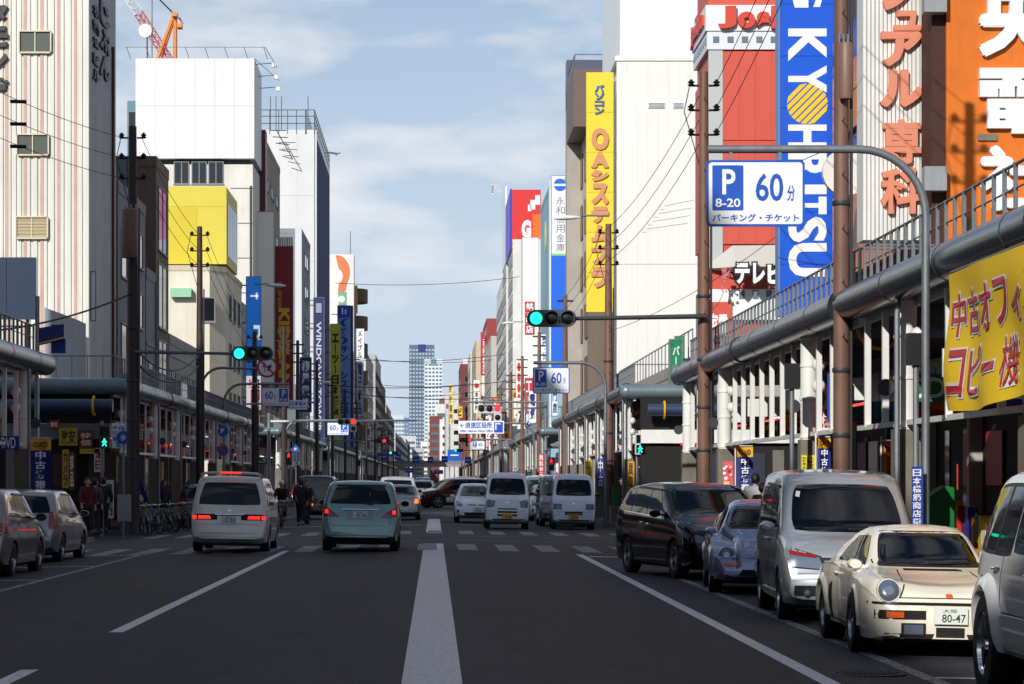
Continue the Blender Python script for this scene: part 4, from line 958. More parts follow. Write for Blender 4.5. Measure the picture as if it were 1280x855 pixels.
def canopy(side, y0, y1, label, cols, near, zc=0, cap0=False, corner1=True, corner0=True):
    s = 1 if side == 'R' else -1; e = ER if s > 0 else EL_; fx = FR if s > 0 else FL
    z0 = gz(e) + .13
    root = thing('arcade_canopy', label, 'canopy', (e, y0, z0), 'arcade canopies over the pavements')
    zp = ZP + zc
    # edge pipe, in joined lengths
    q = 12 if near else 60; n = max(1, round((y1 - y0) / q)); L = (y1 - y0) / n
    for i in range(n):
        MB().tube([(e, y0 + i * L + .02, zp), (e, y0 + (i + 1) * L - .02, zp)], .27, 20 if near else 10).build('edge_pipe', 'pipe', root, smooth=True)
        if near: MB().tube([(e, y0 + i * L - .06, zp), (e, y0 + i * L + .06, zp)], .30, 20).build('pipe_collar', 'pipe', root, smooth=True)
    for yy, on in ((y0, corner0), (y1, corner1)):
        if on:
            pts = [(e, yy, zp), (e + s * .12, yy + (.3 if yy == y1 else -.3) * 0, zp), (e + s * 1.2, yy, zp), (fx + s * 9, yy, zp)]
            MB().tube(pts, .27, 18).build('corner_pipe', 'pipe2', root, smooth=True)
            mb = MB().ball((e, yy, zp), .28, 18, 12); mb.build('pipe_elbow', 'pipe2', root, smooth=True)
    if near:
        y = y0 + 3
        while y < y1 - 1:
            if y > 20: MB().tube([(e, y, zp), (e, y + .03, zp)], .276, 20).build('pipe_seam', 'darkgrey', root, smooth=True)
            y += 4.1
    # deck, ceiling beam, gutter
    a, b = sorted((e + s * .2, fx - s * .02))
    MB().box(a, b, y0, y1, zp + .12, zp + .2).build('deck', 'roofing', root)
    MB().box(*sorted((e + s * .25, e + s * .33)), y0, y1, zp - .34, zp - .2).build('eaves_beam', 'white', root)
    MB().box(*sorted((e + s * .1, e + s * .18)), y0 + .3, y1 - .3, 2.42 + zc, 2.5 + zc).build('bottom_rail', 'white', root)
    if near:
        for k in range(int((y1 - y0) / 3)):
            y = y0 + 1.5 + 3 * k
            MB().box(a, b, y, y + .12, zp - .12, zp + .118).build('ceiling_beam', 'grey', root)
    # railing
    rx = e + s * .28; zt = zp + .98
    MB().tube([(rx, y0 + .1, zt), (rx, y1 - .1, zt)], .022, 6).build('hand_rail', 'steel', root)
    MB().tube([(rx, y0 + .1, zt - .3), (rx, y1 - .1, zt - .3)], .013, 6).build('middle_rail', 'steel', root)
    MB().tube([(rx, y0 + .1, zp + .28), (rx, y1 - .1, zp + .28)], .013, 6).build('lower_rail', 'steel', root)
    for yy in (y0, y1):
        MB().tube([(rx, yy + (.1 if yy == y0 else -.1), zt), (fx + s * 3, yy + (.1 if yy == y0 else -.1), zt)], .022, 6).build('hand_rail', 'steel', root)
        mb = MB()
        for k in range(8): mb.box(rx + s * (.4 + .5 * k) - .012, rx + s * (.4 + .5 * k) + .012, yy + (.09 if yy == y0 else -.11), yy + (.11 if yy == y0 else -.09), zp + .2, zt)
        tag(mb.build('return_balusters', 'steel', root), kind='stuff')
    if near:
        pm = proto(MB().box(-.025, .025, -.025, .025, 0, .80), 'railing_post', 'steel', root)
        y = y0 + .1
        while y < y1: put(pm, 'railing_post', root, (rx, y, zp + .2)); y += .62 if y > 12 else 3
    else:
        mb = MB(); y = y0 + .1
        while y < y1: mb.box(rx - .02, rx + .02, y - .02, y + .02, zp + .2, zt); y += 1.0
        tag(mb.build('railing_posts', 'steel', root), kind='stuff')
    # columns with their stone pillars and rings
    cx = e + s * .12
    key = 'col'
    for cy in cols:
        zb = z0
        mb = MB().box(cx - .19, cx + .19, cy - .19, cy + .19, zb, 2.36); pl = mb.build('pillar', 'concrete', root)
        mb = MB().lathe([(.165, 2.36), (.165, zp - .30), (.19, zp - .29), (.19, zp - .25)], (cx, cy, 0), 'z', 18); c = mb.build('column', 'white', root, smooth=True)
        for zz in (2.38, 3.1, 3.72):
            MB().lathe([(.16, zz), (.185, zz + .01), (.185, zz + .05), (.16, zz + .06)], (cx, cy, 0), 'z', 18).build('ring', 'white', c, smooth=True)
        if y0 > 80 or y0 < 20: MB().tube([(e - s * .08, cy - .5, zp - .1), (e - s * .1, cy - .5, zp - .5), (e - s * .1, cy - .5, zb)], .045, 8).build('downpipe', 'steel', root, smooth=True)
        if near:
            for zz in (3.75, 3.35):
                MB().ball((cx + s * .12, cy - .42, zz), .13, 12, 8).build('globe_lamp', 'globe', root, smooth=True)
            MB().lathe([(.13, -.02), (.13, .02)], (cx - s * .25, cy + .3, 3.0), 'y', 16).build('round_plate', 'darkgrey', root)
    # white fins
    if near:
        fw_ = .05 if y0 < 80 else .028; fm = proto(MB().box(-fw_, fw_, -.045, .045, 0, zp - .3 - 2.46 - zc), 'fin', 'white', root); y = y0 + .5
        while y < y1 - .3:
            if min([abs(y - c) for c in cols] + [9]) > .35 and y > 14: put(fm, 'fin', root, (e + s * .14, y, 2.46 + zc))
            y += 1.65 if y0 < 80 else 2.3
    else:
        mb = MB(); y = y0 + .5
        while y < y1 - .3: mb.box(e + s * .11, e + s * .16, y - .05, y + .05, 2.46, zp - .3); y += 3.1
        tag(mb.build('fins', 'white', root), kind='stuff')
    if near:
        random.seed(int(y0) * 3 + (5 if s > 0 else 0))
        for k in range(int((y1 - y0) / 6)):
            y = y0 + 3 + 6 * k
            if y < 15: continue
            MB().box(*sorted((e + s * .2, e + s * 1.0)), y, y + .06, 3.05, 3.45).build('hanging_panel', 'white', root)
            cxx, czz = e + s * 1.3, zp - .2
            MB().tube([(cxx + .42 * math.sin(R(a_)), y + 1, czz - .42 * math.cos(R(a_)) + .1) for a_ in range(-80, 81, 20)], .035, 6).build('yellow_hoop', 'hoop', root, smooth=True)
            MB().box(*sorted((e + s * .9, e + s * .94)), y + .3, y + 2.4, 2.98, 3.02).build('red_neon_tube', 'neon', root)
    return root
canopy('R', 15, 43, 'nearest arcade canopy at the right edge with thick pipe and yellow banner', [22, 30, 38.4], True, corner1=False, corner0=False)
canopy('R', 43.4, 72.4, 'right arcade canopy between the brown pole and the crossing, white columns', [48.3, 62.3, 71.2], True, zc=0, corner0=False)
canopy('R', 92.5, 146, 'right arcade canopy just beyond the crossing behind the brown utility pole', [93.5, 101, 109, 117, 125, 133, 141], True, zc=.25)
canopy('L', 15, 65.5, 'left arcade canopy nearest the camera, ending at the crossing', [24, 34, 44, 54, 62.7], True, corner0=False)
canopy('L', 82, 146, 'left arcade canopy beyond the crossing behind the tall utility pole', [83.5, 92, 100, 108, 116, 124, 132, 140], True, zc=.05)
for a, b, lt in ((163, 231, 'second block away'), (251, 329, 'third block away'), (351, 439, 'fourth block away'), (461, 559, 'fifth block away'), (581, 689, 'sixth block away')):
    for sd_, nm in (('L', 'left'), ('R', 'right')):
        canopy(sd_, a, b, '%s arcade canopy of the %s, seen end on down the street' % (nm, lt), [a + 2 + 10 * i for i in range(int((b - a - 3) / 10) + 1)], False, zc=.15)
# blue pipe with yellow hoops crossing under the far corner on the right, and its twin on the left
for (xa, xb, yy, zz, lb) in ((7.6, 16, 91.3, 4.1, 'blue pipe with yellow hoops under the right canopy corner'), (-18, -10.2, 81.2, 3.95, 'dark blue pipe under the left canopy corner beyond the crossing')):
    t = thing('service_pipe', lb, 'pipe', (xa, yy, zz))
    MB().tube([(xa, yy, zz), (xb, yy, zz)], .22, 16).build('pipe_run', 'bluepipe', t, smooth=True)
    for k in range(3):
        x = xa + .6 + (xb - xa - 1.2) * k / 2
        MB().tube([(x, yy + .3 * math.cos(a_ * math.pi / 8), zz + .3 * math.sin(a_ * math.pi / 8)) for a_ in range(17)], .04, 6).build('hoop', 'hoop', t, smooth=True)
# ================================================================== poles, wires
def insul(mb, x, y, z, s):
    mb.tube([(x, y, z), (x + s * .18, y, z)], .03, 6)
    mb.lathe([(.05, -.02), (.10, .02), (.05, .05), (.10, .09), (.05, .12), (.03, .16)], (x + s * .2, y, z), 'z', 8)
def upole(x, y, h, r, label, m='brownpole', dark_to=0, tz=None, side=1, group='utility poles along the kerb', near=True):
    z0 = gz(KR if x > 0 else KL) + .13
    t = thing('utility_pole', label, 'utility pole', (x, y, z0), group)
    MB().lathe([(r * 1.1, z0), (r * 1.06, z0 + 3), (r * .95, h * .6), (r * .72, h)], (x, y, 0), 'z', 16 if near else 8).build('pole', m, t, smooth=True)
    if near:
        for zz in (z0 + 2.3, 3.4, 4.6, 6.2):
            MB().lathe([(r * 1.16, zz), (r * 1.2, zz + .01), (r * 1.2, zz + .07), (r * 1.16, zz + .08)], (x, y, 0), 'z', 16).build('band', 'darkgrey', t, smooth=True)
        for i in range(int((h - 4) / .45)):
            zz = 4 + .45 * i; q = 1 if i % 2 else -1
            MB().tube([(x, y, zz), (x, y + q * (r + .16), zz), (x, y + q * (r + .16), zz + .04)], .012, 5).build('step_bolt', 'darkgrey', t)
        for i in range(3):
            for q in (1, -1):
                mb = MB(); insul(mb, x + q * r * .8, y, h - .35 - .62 * i, q); mb.build('insulator', 'wire', t, smooth=True)
        MB().tube([(x - .35, y, h - .3), (x - .5, y, h - 1), (x - .3, y, h - 1.7), (x - .1, y, h - 2.4)], .014, 5).build('jumper_cable', 'wire', t)
        MB().tube([(x + r + .02, y - .05, 0.4), (x + r + .03, y - .05, h - 2.5)], .03, 6).build('cable_duct', 'darkgrey', t, smooth=True)
    else:
        mb = MB()
        for i in range(3):
            for q in (1, -1): mb.box(x + q * r * .7, x + q * .42, y - .04, y + .04, h - .35 - .6 * i, h - .25 - .6 * i)
        tag(mb.build('insulators', 'wire', t), kind='stuff')
    if tz:
        q, hh = (.12, .94) if x > 0 else (.26, 1.5)
        yy = y - r - q + .02
        MB().lathe([(q * .9, tz - hh / 2), (q, tz - hh / 2 + .04), (q, tz + hh / 2 - .04), (q * .85, tz + hh / 2)], (x + side * .04, yy, 0), 'z', 16).build('transformer', M['tr'], t, smooth=True)
        for k in (-.3, .3): MB().box(x - .06, x + .06, yy, y, tz + k * hh, tz + k * hh + .06).build('bracket', 'darkgrey', t)
        for k in (-1, 0, 1): MB().tube([(x + k * q * .6, yy, tz + hh / 2), (x + k * q * .6, yy, tz + hh / 2 + .14)], .025, 6).build('bushing', 'steel', t)
    return t
M['tr'] = mat('transformer_paint', (136, 104, 92), .5, var=.12, dirt=.15)
RP = [(6.82, 42.9, 14.2, .13, 'tall brown utility pole in front of the blue vertical sign', 8.42, 1), (6.8, 64.6, 11.9, .15, 'brown utility pole carrying the near traffic signal', None, 1),
      (6.8, 100, 11.6, .16, 'brown utility pole beyond the crossing beside the parked mini van', None, 1)]
for (x, y, h, r, lb, tz, sd_) in RP: upole(x, y, h, r, lb, 'brownpole', tz=tz, side=sd_)
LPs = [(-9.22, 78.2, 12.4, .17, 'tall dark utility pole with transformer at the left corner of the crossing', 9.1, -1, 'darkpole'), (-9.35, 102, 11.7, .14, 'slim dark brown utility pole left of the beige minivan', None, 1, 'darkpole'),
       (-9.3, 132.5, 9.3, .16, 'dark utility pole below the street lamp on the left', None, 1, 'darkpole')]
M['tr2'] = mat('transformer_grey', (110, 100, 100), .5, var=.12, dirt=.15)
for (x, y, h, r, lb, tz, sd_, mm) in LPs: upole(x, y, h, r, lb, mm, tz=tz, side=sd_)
fp = None
for i, y in enumerate([133, 166, 198, 228, 262, 300, 345, 395, 450, 510, 575, 640]):
    if fp is None: fp = upole(6.8, y, 11.2, .15, 'first distant brown utility pole on the right beyond the second block', near=False, group='distant utility poles')
    else:
        c = tree_copy(fp); c.location.y = y; c['label'] = '%s distant brown utility pole on the right beyond the second block' % nth(i + 1)
for i, y in enumerate([160, 176, 205, 236, 270, 310, 355, 405, 460, 520, 590]):
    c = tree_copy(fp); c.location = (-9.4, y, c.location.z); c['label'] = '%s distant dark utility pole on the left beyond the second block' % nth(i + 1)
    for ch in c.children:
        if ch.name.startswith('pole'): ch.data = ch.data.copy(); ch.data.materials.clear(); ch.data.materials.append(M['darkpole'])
def cable(a, b, sag, label, r=.010, group=None):
    mb = MB().tube(catenary(a, b, sag), r, 5); o = mb.build('overhead_cable', 'wire'); tag(o, label, 'cable', group or 'overhead cables'); return o
for i in range(3):
    q = .28; wd = ['top', 'middle', 'lowest'][i]
    cable((6.82 + q, 42.9, 13.85 - .62 * i), (6.8 + q, 64.6, 11.55 - .62 * i), .25, wd + ' of the three black cables rising from the right signal pole to the top edge')
    cable((6.8 - q + .3, 64.6, 11.55 - .62 * i), (6.8 - q, 100, 11.25 - .62 * i), .5, wd + ' of the three black cables sagging between the two brown poles on the right')
    cable((6.8 - q, 100, 11.25 - .62 * i), (6.8 - q, 133, 10.9 - .62 * i), .4, wd + ' of the three black cables beyond the second brown pole on the right')
    cable((-9.22 - q, 78.2, 12.05 - .62 * i), (-14.5, 55, 13.0 - .6 * i), .5, wd + ' of the three black cables crossing in front of the striped building')
    cable((-9.22 + q, 78.2, 12.05 - .62 * i), (-9.35, 102, 11.35 - .62 * i), .3, wd + ' of the three black cables between the two dark poles on the left')
    cable((-9.35 + q, 102, 11.35 - .62 * i), (-9.3 + q, 132.5, 8.95 - .62 * i), .5, wd + ' of the three black cables descending past the yellow rooftop box')
cable((6.8, 64.6, 8.6), (20, 50, 14), .2, 'single cable rising across the white ribbed sign panel')
cable((6.8, 64.6, 6.0), (10.4, 92, 8.4), .3, 'thin cable from the right signal pole to the red building')
cable((6.8, 100, 7.4), (11, 70, 9.6), .5, 'thin cable from the second brown pole towards the blue sign')
cable((-12.8, 330, 27.0), (11, 330, 27.8), .6, 'thin cable strung high across the street in front of the sky', .035)
cable((-9.3, 250, 13.5), (6.9, 250, 13.9), .5, 'thin cable strung low across the far street', .03)
cable((-9.3, 300, 16), (6.9, 300, 15.7), .5, 'second thin cable strung across the far street', .03)
for i in range(2): cable((-9.22, 78.2, 5.7 - .4 * i), (-9.35, 102, 6.6 - .4 * i), .7, ['upper', 'lower'][i] + ' thick slack cable low between the dark left poles', .03)
cable((-9.22, 78.2, 7.3), (-13, 70, 5.6), .25, 'thick slack cable from the left corner pole to the canopy', .03)
# switch gear on the three wires at the left
for i in range(3):
    t = thing('line_switch', ['top', 'middle', 'lowest'][i] + ' black switch gear hanging on the cables before the striped building', 'line switch', (-12.3, 65, 12.0 - .6 * i), 'line switches on the cables')
    a_ = catenary((-9.62, 78.2, 12.05 - .62 * i), (-14.5, 55, 13.0 - .6 * i), .5)
    for k, rr_ in ((5, .05), (7, .09), (9, .05)):
        p = a_[k]; MB().tube([p + Vector((-.22, 0, .01)), p + Vector((.22, 0, .0))], rr_, 8).build('switch_body' if k == 7 else 'insulator', 'wire', t, smooth=True)
# ================================================================== traffic signals
M['siggrn'] = mat('green_signal_lit', (30, 255, 190), .2, emit=2.4)
M['sigred'] = mat('red_signal_lit', (255, 40, 40), .2, emit=2.4)
M['sigoff'] = mat('unlit_signal_lens', (14, 14, 16), .2, spec=.8)
M['sigcase'] = mat('signal_case', (70, 74, 84), .4, var=.1)
M['sigcasew'] = mat('signal_case_white', (200, 203, 206), .4, var=.1)
def signal_head(parent, x, y, z, lit, w=1.25, case='sigcase', arrow=False):
    h = w * .34
    mb = MB()
    n = 10; pr = []
    for i in range(n + 1):
        a = math.pi / 2 + math.pi * i / n; pr.append((x - w / 2 + h / 2 + h / 2 * math.cos(a), z + h / 2 * math.sin(a)))
    for i in range(n + 1):
        a = -math.pi / 2 + math.pi * i / n; pr.append((x + w / 2 - h / 2 + h / 2 * math.cos(a), z + h / 2 * math.sin(a)))
    mb.poly([(a, y - .06, b) for a, b in pr], (0, .16, 0)); hd = mb.build('signal_head', case, parent)
    bm = bmesh.new(); bm.from_mesh(hd.data); bmesh.ops.recalc_face_normals(bm, faces=bm.faces); bm.to_mesh(hd.data); bm.free()
    for i, k in enumerate(('g', 'y', 'r')):
        cx = x + (i - 1) * w * .315
        r = h * .36
        MB().lathe([(r, -.075), (r * .7, -.09), (.001, -.095)], (cx, y, z), 'y', 20).build('lens', {'g': 'siggrn', 'r': 'sigred'}[k] if k == lit else 'sigoff', hd, smooth=True)
        mb = MB(); P = []
        for j in range(13):
            a = math.pi * (-.15 + 1.3 * j / 12)
            for (rr_, yy) in ((r * 1.12, -.07), (r * 1.12, -.24 + .08 * abs(math.cos(a))), (r * 1.2, -.24 + .08 * abs(math.cos(a))), (r * 1.2, -.07)):
                P.append((cx + rr_ * math.cos(a), y + yy, z + rr_ * math.sin(a)))
        mb.add(P, [(j * 4 + q, j * 4 + (q + 1) % 4, j * 4 + 4 + (q + 1) % 4, j * 4 + 4 + q) for j in range(12) for q in range(4)])
        mb.build('visor', case, hd)
    if arrow:
        MB().box(x + w * .16, x + w * .47, y - .05, y + .07, z - h * 1.5, z - h * .5).build('arrow_box', case, parent)
        MB().lathe([(h * .34, -.06), (.001, -.075)], (x + w * .315, y, z - h), 'y', 16).build('lens', 'sigoff', parent)
    return hd
def signal(px, pyc, D, wpx, lit, polex, label, zarm=None, case='sigcase', arrow=False, armr=.05, m='steel', haspole=False, cat='traffic signal'):
    w = wpx / F * D; x = X(px, D); z = Z(pyc, D); za = z if zarm is None else zarm
    t = thing('traffic_signal', label, cat, (polex, D, za))
    s = 1 if polex > x else -1
    MB().tube([(x + s * w * .4, D + .1, za), (polex, D + .1, za + .06)], [armr, armr * 1.3], 10).build('arm', m, t, smooth=True)
    signal_head(t, x, D, z, lit, w, case, arrow)
    if haspole: MB().lathe([(.13, gz(polex)), (.09, za + .5)], (polex + s * .1, D + .1, 0), 'z', 12).build('pole', 'steel', t, smooth=True)
    return t
signal(689.5, 398, 64.2, 62, 'g', 6.8, 'large traffic signal showing green on a long arm from the right brown pole', m='darkgrey')
signal(315.5, 442, 78, 52, 'g', -9.22, 'traffic signal showing green on the arm of the left corner pole', m='grey', armr=.045)
signal(434, 527, 150, 25, 'r', -9.6, 'distant traffic signal showing red with arrow box on the left arm', case='sigcasew', arrow=True, haspole=True)
signal(612, 511, 163, 32, 'r', 7.0, 'distant traffic signal showing red above the blue and white direction sign', case='sigcasew', arrow=True, haspole=True)
signal(475, 551, 235, 17, 'r', -9.6, 'small far traffic signal showing red on the left', haspole=True)
signal(582, 550, 235, 17, 'r', 7.0, 'small far traffic signal showing red on the right', haspole=True)
signal(492, 566, 340, 12, 'g', -9.6, 'tiny far traffic signal showing green on the left', haspole=True)
signal(573, 563, 340, 12, 'g', 7.0, 'tiny far traffic signal showing green on the right', haspole=True)
# long cross arms over the far street
for (y, z, lb) in ((150, 5.05, 'pale steel beam across the street holding the distant red signal'), (163, 6.2, 'steel beam from the right above the direction sign'),):
    t = thing('gantry_beam', lb, 'beam', (0, y, z))
    if y == 150: MB().tube([(-9.6, y, z - .02), (-5.6, y, z), (-1.0, y, z + .05)], .06, 10).build('beam', 'white', t, smooth=True)
    else: MB().tube([(1.8, y - .5, z + .35), (7.0, y - .5, z + .35)], .06, 8).build('beam', 'hoop' if 0 else 'steel', t, smooth=True)
# ---- pedestrian signals
def ped(x, y, z, lit, label, sgn=True, s=1.):
    t = thing('pedestrian_signal', label, 'pedestrian signal', (x, y, gz(x)))
    MB().box(x - .17 * s, x + .17 * s, y - .1, y + .1, z - .36 * s, z + .36 * s).build('case', 'sigcasew' if x > 0 else 'sigcase', t)
    MB().box(x - .135 * s, x + .135 * s, y - .115, y - .101, z + .03 * s, z + .31 * s).build('red_window', 'sigoff' if lit == 'g' else 'sigoff', t)
    MB().box(x - .135 * s, x + .135 * s, y - .115, y - .101, z - .31 * s, z - .03 * s).build('green_window', 'sigoff', t)
    zc = z - .17 * s if lit == 'g' else z + .17 * s; mm = 'siggrn' if lit == 'g' else 'sigred'
    mb = MB(); yy = y - .125
    mb.lathe([(.028 * s, -.003), (.028 * s, .003)], (x, yy, zc + .09 * s), 'y', 10)
    mb.poly([(x - .03 * s, yy, zc + .06 * s), (x - .085 * s, yy, zc + .0), (x - .07 * s, yy, zc - .015 * s), (x - .03 * s, yy, zc + .02 * s), (x - .03 * s, yy, zc - .03 * s), (x - .075 * s, yy, zc - .12 * s), (x - .05 * s, yy, zc - .13 * s), (x, yy, zc - .05 * s),
             (x + .05 * s, yy, zc - .13 * s), (x + .075 * s, yy, zc - .12 * s), (x + .03 * s, yy, zc - .03 * s), (x + .03 * s, yy, zc + .02 * s), (x + .07 * s, yy, zc - .015 * s), (x + .085 * s, yy, zc), (x + .03 * s, yy, zc + .06 * s)], (0, .006, 0))
    mb.build('walking_figure' if lit == 'g' else 'standing_figure', mm, t)
    MB().tube([(x - .1, y + .12, gz(x)), (x - .1, y + .12, z + .5)], .05, 8).build('post', 'steel', t, smooth=True)
    if sgn:
        MB().box(x + .22 * s, x + .62 * s, y - .04, y, z - .36 * s, z + .42 * s).build('sign_plate', 'sigw', t)
        lettering(t, '歩行者', 'sigb', 'S', y - .042, x + .25 * s, x + .40 * s, z - .15 * s, z + .36 * s, .004, .02, vert=True)
        lettering(t, '自転車', 'sigb', 'S', y - .042, x + .44 * s, x + .59 * s, z - .15 * s, z + .36 * s, .004, .02, vert=True)
        lettering(t, '専用', 'sigb', 'S', y - .042, x + .34 * s, x + .5 * s, z - .34 * s, z - .16 * s, .004, .02, vert=True)
    return t
ped(X(800, 92), 92, Z(555, 92), 'g', 'pedestrian signal with green walking figure at the right far corner', s=1.05)
ped(X(131, 80), 80, Z(546, 80), 'g', 'pedestrian signal with green walking figure at the left far corner', s=1.)
ped(X(689, 148), 148, Z(580, 148), 'r', 'small pedestrian signal showing red on the right further up', s=1.1)
ped(X(361, 150), 150, Z(573, 150), 'r', 'small pedestrian signal showing red on the left further up', s=1.1)
# ================================================================== parking ticket signs on curved arms
def rrect(mb, x0, x1, z0, z1, y, d, r, n=5):
    P = []
    for (cx, cz, a0) in ((x1 - r, z1 - r, 0), (x0 + r, z1 - r, 90), (x0 + r, z0 + r, 180), (x1 - r, z0 + r, 270)):
        for i in range(n + 1):
            a = R(a0 + 90 * i / n); P.append((cx + r * math.cos(a), y, cz + r * math.sin(a)))
    mb.poly(P[::-1], (0, d, 0)); return mb
def park_sign(px0, px1, py0, py1, D, polex, label, flip=False, back=False, zpole=None):
    x0, x1, z1, z0 = X(px0, D), X(px1, D), Z(py0, D), Z(py1, D); w = x1 - x0; h = z1 - z0
    t = thing('parking_sign', label, 'parking sign', (polex, D, gz(KR) + .13))
    za = z1 + h * .17; s = 1 if polex > x0 else -1
    xe = x0 + w * .02 if s > 0 else x1 - w * .02
    zb = za - 1.0
    arc = [(xe, D + .05, za), (polex - s * .9, D + .05, za)] + [(polex - s * .9 + s * .9 * math.sin(R(a)), D + .05, za - .9 * (1 - math.cos(R(a)))) for a in range(10, 91, 10)]
    MB().tube(arc + [(polex, D + .05, gz(KR))], .055 if D < 60 else .06, 12).build('curved_pole', 'steel', t, smooth=True)
    for q in (.25, .75):
        MB().box(x0 + w * q - .02, x0 + w * q + .02, D + .02, D + .06, z1 - .05, za).build('hanger', 'steel', t)
    r_ = h * .07
    rrect(MB(), x0, x1, z0, z1, D, .03, r_).build('border', 'sigb', t)
    rrect(MB(), x0 + h * .035, x1 - h * .035, z0 + h * .035, z1 - h * .035, D - .004, .01, r_ * .7).build('sign_face', 'sigw', t)
    a, b = (.06, .375) if not flip else (.625, .94)
    rrect(MB(), x0 + w * a, x0 + w * b, z0 + h * .24, z1 - h * .08, D - .008, .01, r_ * .3).build('blue_panel', 'sigb', t)
    c = D - .009
    lettering(t, 'P', 'sigw', 'S', c, x0 + w * (a + .10), x0 + w * (a + .235), z0 + h * .48, z1 - h * .14, .004, .02)
    lettering(t, '8-20', 'sigw', 'S', c, x0 + w * (a + .03), x0 + w * (b - .03), z0 + h * .29, z0 + h * .42, .004, .02)
    c = D - .005
    u = .5 if not flip else .12
    lettering(t, '60', 'sigb', 'S', c, x0 + w * u, x0 + w * (u + .28), z0 + h * .38, z1 - h * .2, .004, .015)
    lettering(t, '分', 'sigb', 'S', c, x0 + w * (u + .32), x0 + w * (u + .4), z0 + h * .38, z0 + h * .62, .004, .02)
    lettering(t, 'パーキング・チケット', 'sigb', 'S', c, x0 + w * .06, x0 + w * .94, z0 + h * .07, z0 + h * .19, .004, .02)
    return t
park_sign(883, 1006, 200, 283, 34.4, X(1158, 34.4), 'large parking sign reading 60 minutes hanging at upper right in front of the blue sign')
park_sign(666, 712, 459, 492, 93, X(757, 93), 'parking sign below the large green signal on the right')
park_sign(327, 362, 484, 508, 122, X(280, 122), 'parking sign beside the round no turn sign on the left', flip=True)
park_sign(409, 436, 528, 544, 160, -9.3, 'parking sign under the distant red signal on the left', flip=True)
park_sign(590, 606, 551, 562, 200, 6.6, 'tiny parking sign beyond the direction sign on the right')
# direction sign
t = thing('direction_sign', 'white direction sign with blue arrow and lettering under the distant red signal', 'direction sign', (X(601, 160), 160, 5))
x0, x1, z0, z1 = X(573, 160), X(630, 160), Z(542, 160), Z(526, 160)
MB().box(x0, x1, 160, 160.05, z0, z1).build('sign_face', 'sigw', t)
MB().box(x1 - .62, x1 - .08, 159.97, 159.998, z0 + .08, z1 - .08).build('blue_panel', 'sigb', t)
lettering(t, '←浪速区役所', 'sigb', 'S', 159.995, x0 + .12, x1 - .75, z0 + .33, z1 - .08, .01, .02)
lettering(t, '300m Naniwa Ward Office', 'sigb', 'S', 159.995, x0 + .1, x1 - .7, z0 + .1, z0 + .24, .01, .02)
lettering(t, '↖', 'sigw', 'S', 159.965, x1 - .55, x1 - .15, z0 + .14, z1 - .14, .01, .02)
MB().tube([(x1 - .1, 160.08, z1 - .15), (X(655, 160), 160.08, z1 - .15), (X(655, 160) + .6, 160.08, z1 - .7), (X(655, 160) + .7, 160.08, -.1)], .07, 8).build('curved_pole', 'steel', t, smooth=True)
# round signs
M['sigred2'] = paint((196, 30, 40), .4)
def round_sign(px, py, D, rpx, kind, label, pole=True, zb=None):
    x, z, r = X(px, D), Z(py, D), rpx / F * D
    t = thing('round_sign', label, 'road sign', (x, D, gz(x)))
    ring, face = {'P': ('sigb', 'sigb'), 'no': ('sigred2', 'sigb'), 'turn': ('sigred2', 'sigw'), 'blue': ('sigb', 'sigb')}[kind]
    MB().lathe([(r, 0), (r, .025)], (x, D, z), 'y', 26).build('disc', ring, t)
    MB().lathe([(r * .80, -.004), (r * .80, .02)], (x, D, z), 'y', 26).build('sign_face', face, t)
    c = D - .005
    if kind == 'P': lettering(t, 'P', 'sigw', 'S', c, x - r * .45, x + r * .15, z - r * .4, z + r * .5, .004, .02)
    if kind == 'no': MB().poly([(x - r * .62, c - .003, z + r * .5), (x - r * .5, c - .003, z + r * .62), (x + r * .62, c - .003, z - r * .5), (x + r * .5, c - .003, z - r * .62)][::-1], (0, .004, 0)).build('slash', 'sigred2', t)
    if kind == 'turn':
        lettering(t, '↑', 'sigb', 'S', c, x - r * .45, x - r * .05, z - r * .5, z + r * .5, .004, .03)
        lettering(t, '↱', 'sigb', 'S', c, x + r * .0, x + r * .5, z - r * .4, z + r * .4, .004, .03)
        MB().poly([(x - r * .62, c - .006, z + r * .5), (x - r * .5, c - .006, z + r * .62), (x + r * .62, c - .006, z - r * .5), (x + r * .5, c - .006, z - r * .62)][::-1], (0, .004, 0)).build('slash', 'sigred2', t)
    if kind == 'blue': lettering(t, '歩', 'sigw', 'S', c, x - r * .4, x + r * .4, z - r * .45, z + r * .45, .004, .01)
    if pole: MB().tube([(x, D + .06, gz(x)), (x, D + .06, z + r + .1)], .035, 8).build('post', 'steel', t, smooth=True)
    return t
t = round_sign(334, 459, 116, 13, 'turn', 'large round no turn sign with red rim and blue arrows on a curved arm', pole=False)
xx, zz = X(334, 116), Z(461, 116)
px_ = X(252, 116)
MB().tube([(xx, 116.08, zz + .0), (px_ + .9, 116.08, zz + .05)] + [(px_ + .9 - .9 * math.sin(R(a)), 116.08, zz + .05 - .9 * (1 - math.cos(R(a)))) for a in range(15, 91, 15)] + [(px_, 116.08, -.1)], .06, 10).build('curved_pole', 'steel', t, smooth=True)
round_sign(279, 539, 112, 6.8, 'P', 'round blue parking sign above the no parking sign on the left')
round_sign(279, 563, 111.8, 6.8, 'no', 'round no parking sign below the blue parking sign on the left', pole=False)
round_sign(370, 562, 160, 4.5, 'P', 'small round blue parking sign further along the left')
round_sign(370, 577, 159.8, 4.5, 'no', 'small round no parking sign further along the left', pole=False)
round_sign(154, 547, 79.4, 8.5, 'blue', 'round blue footway sign on the left corner pole')
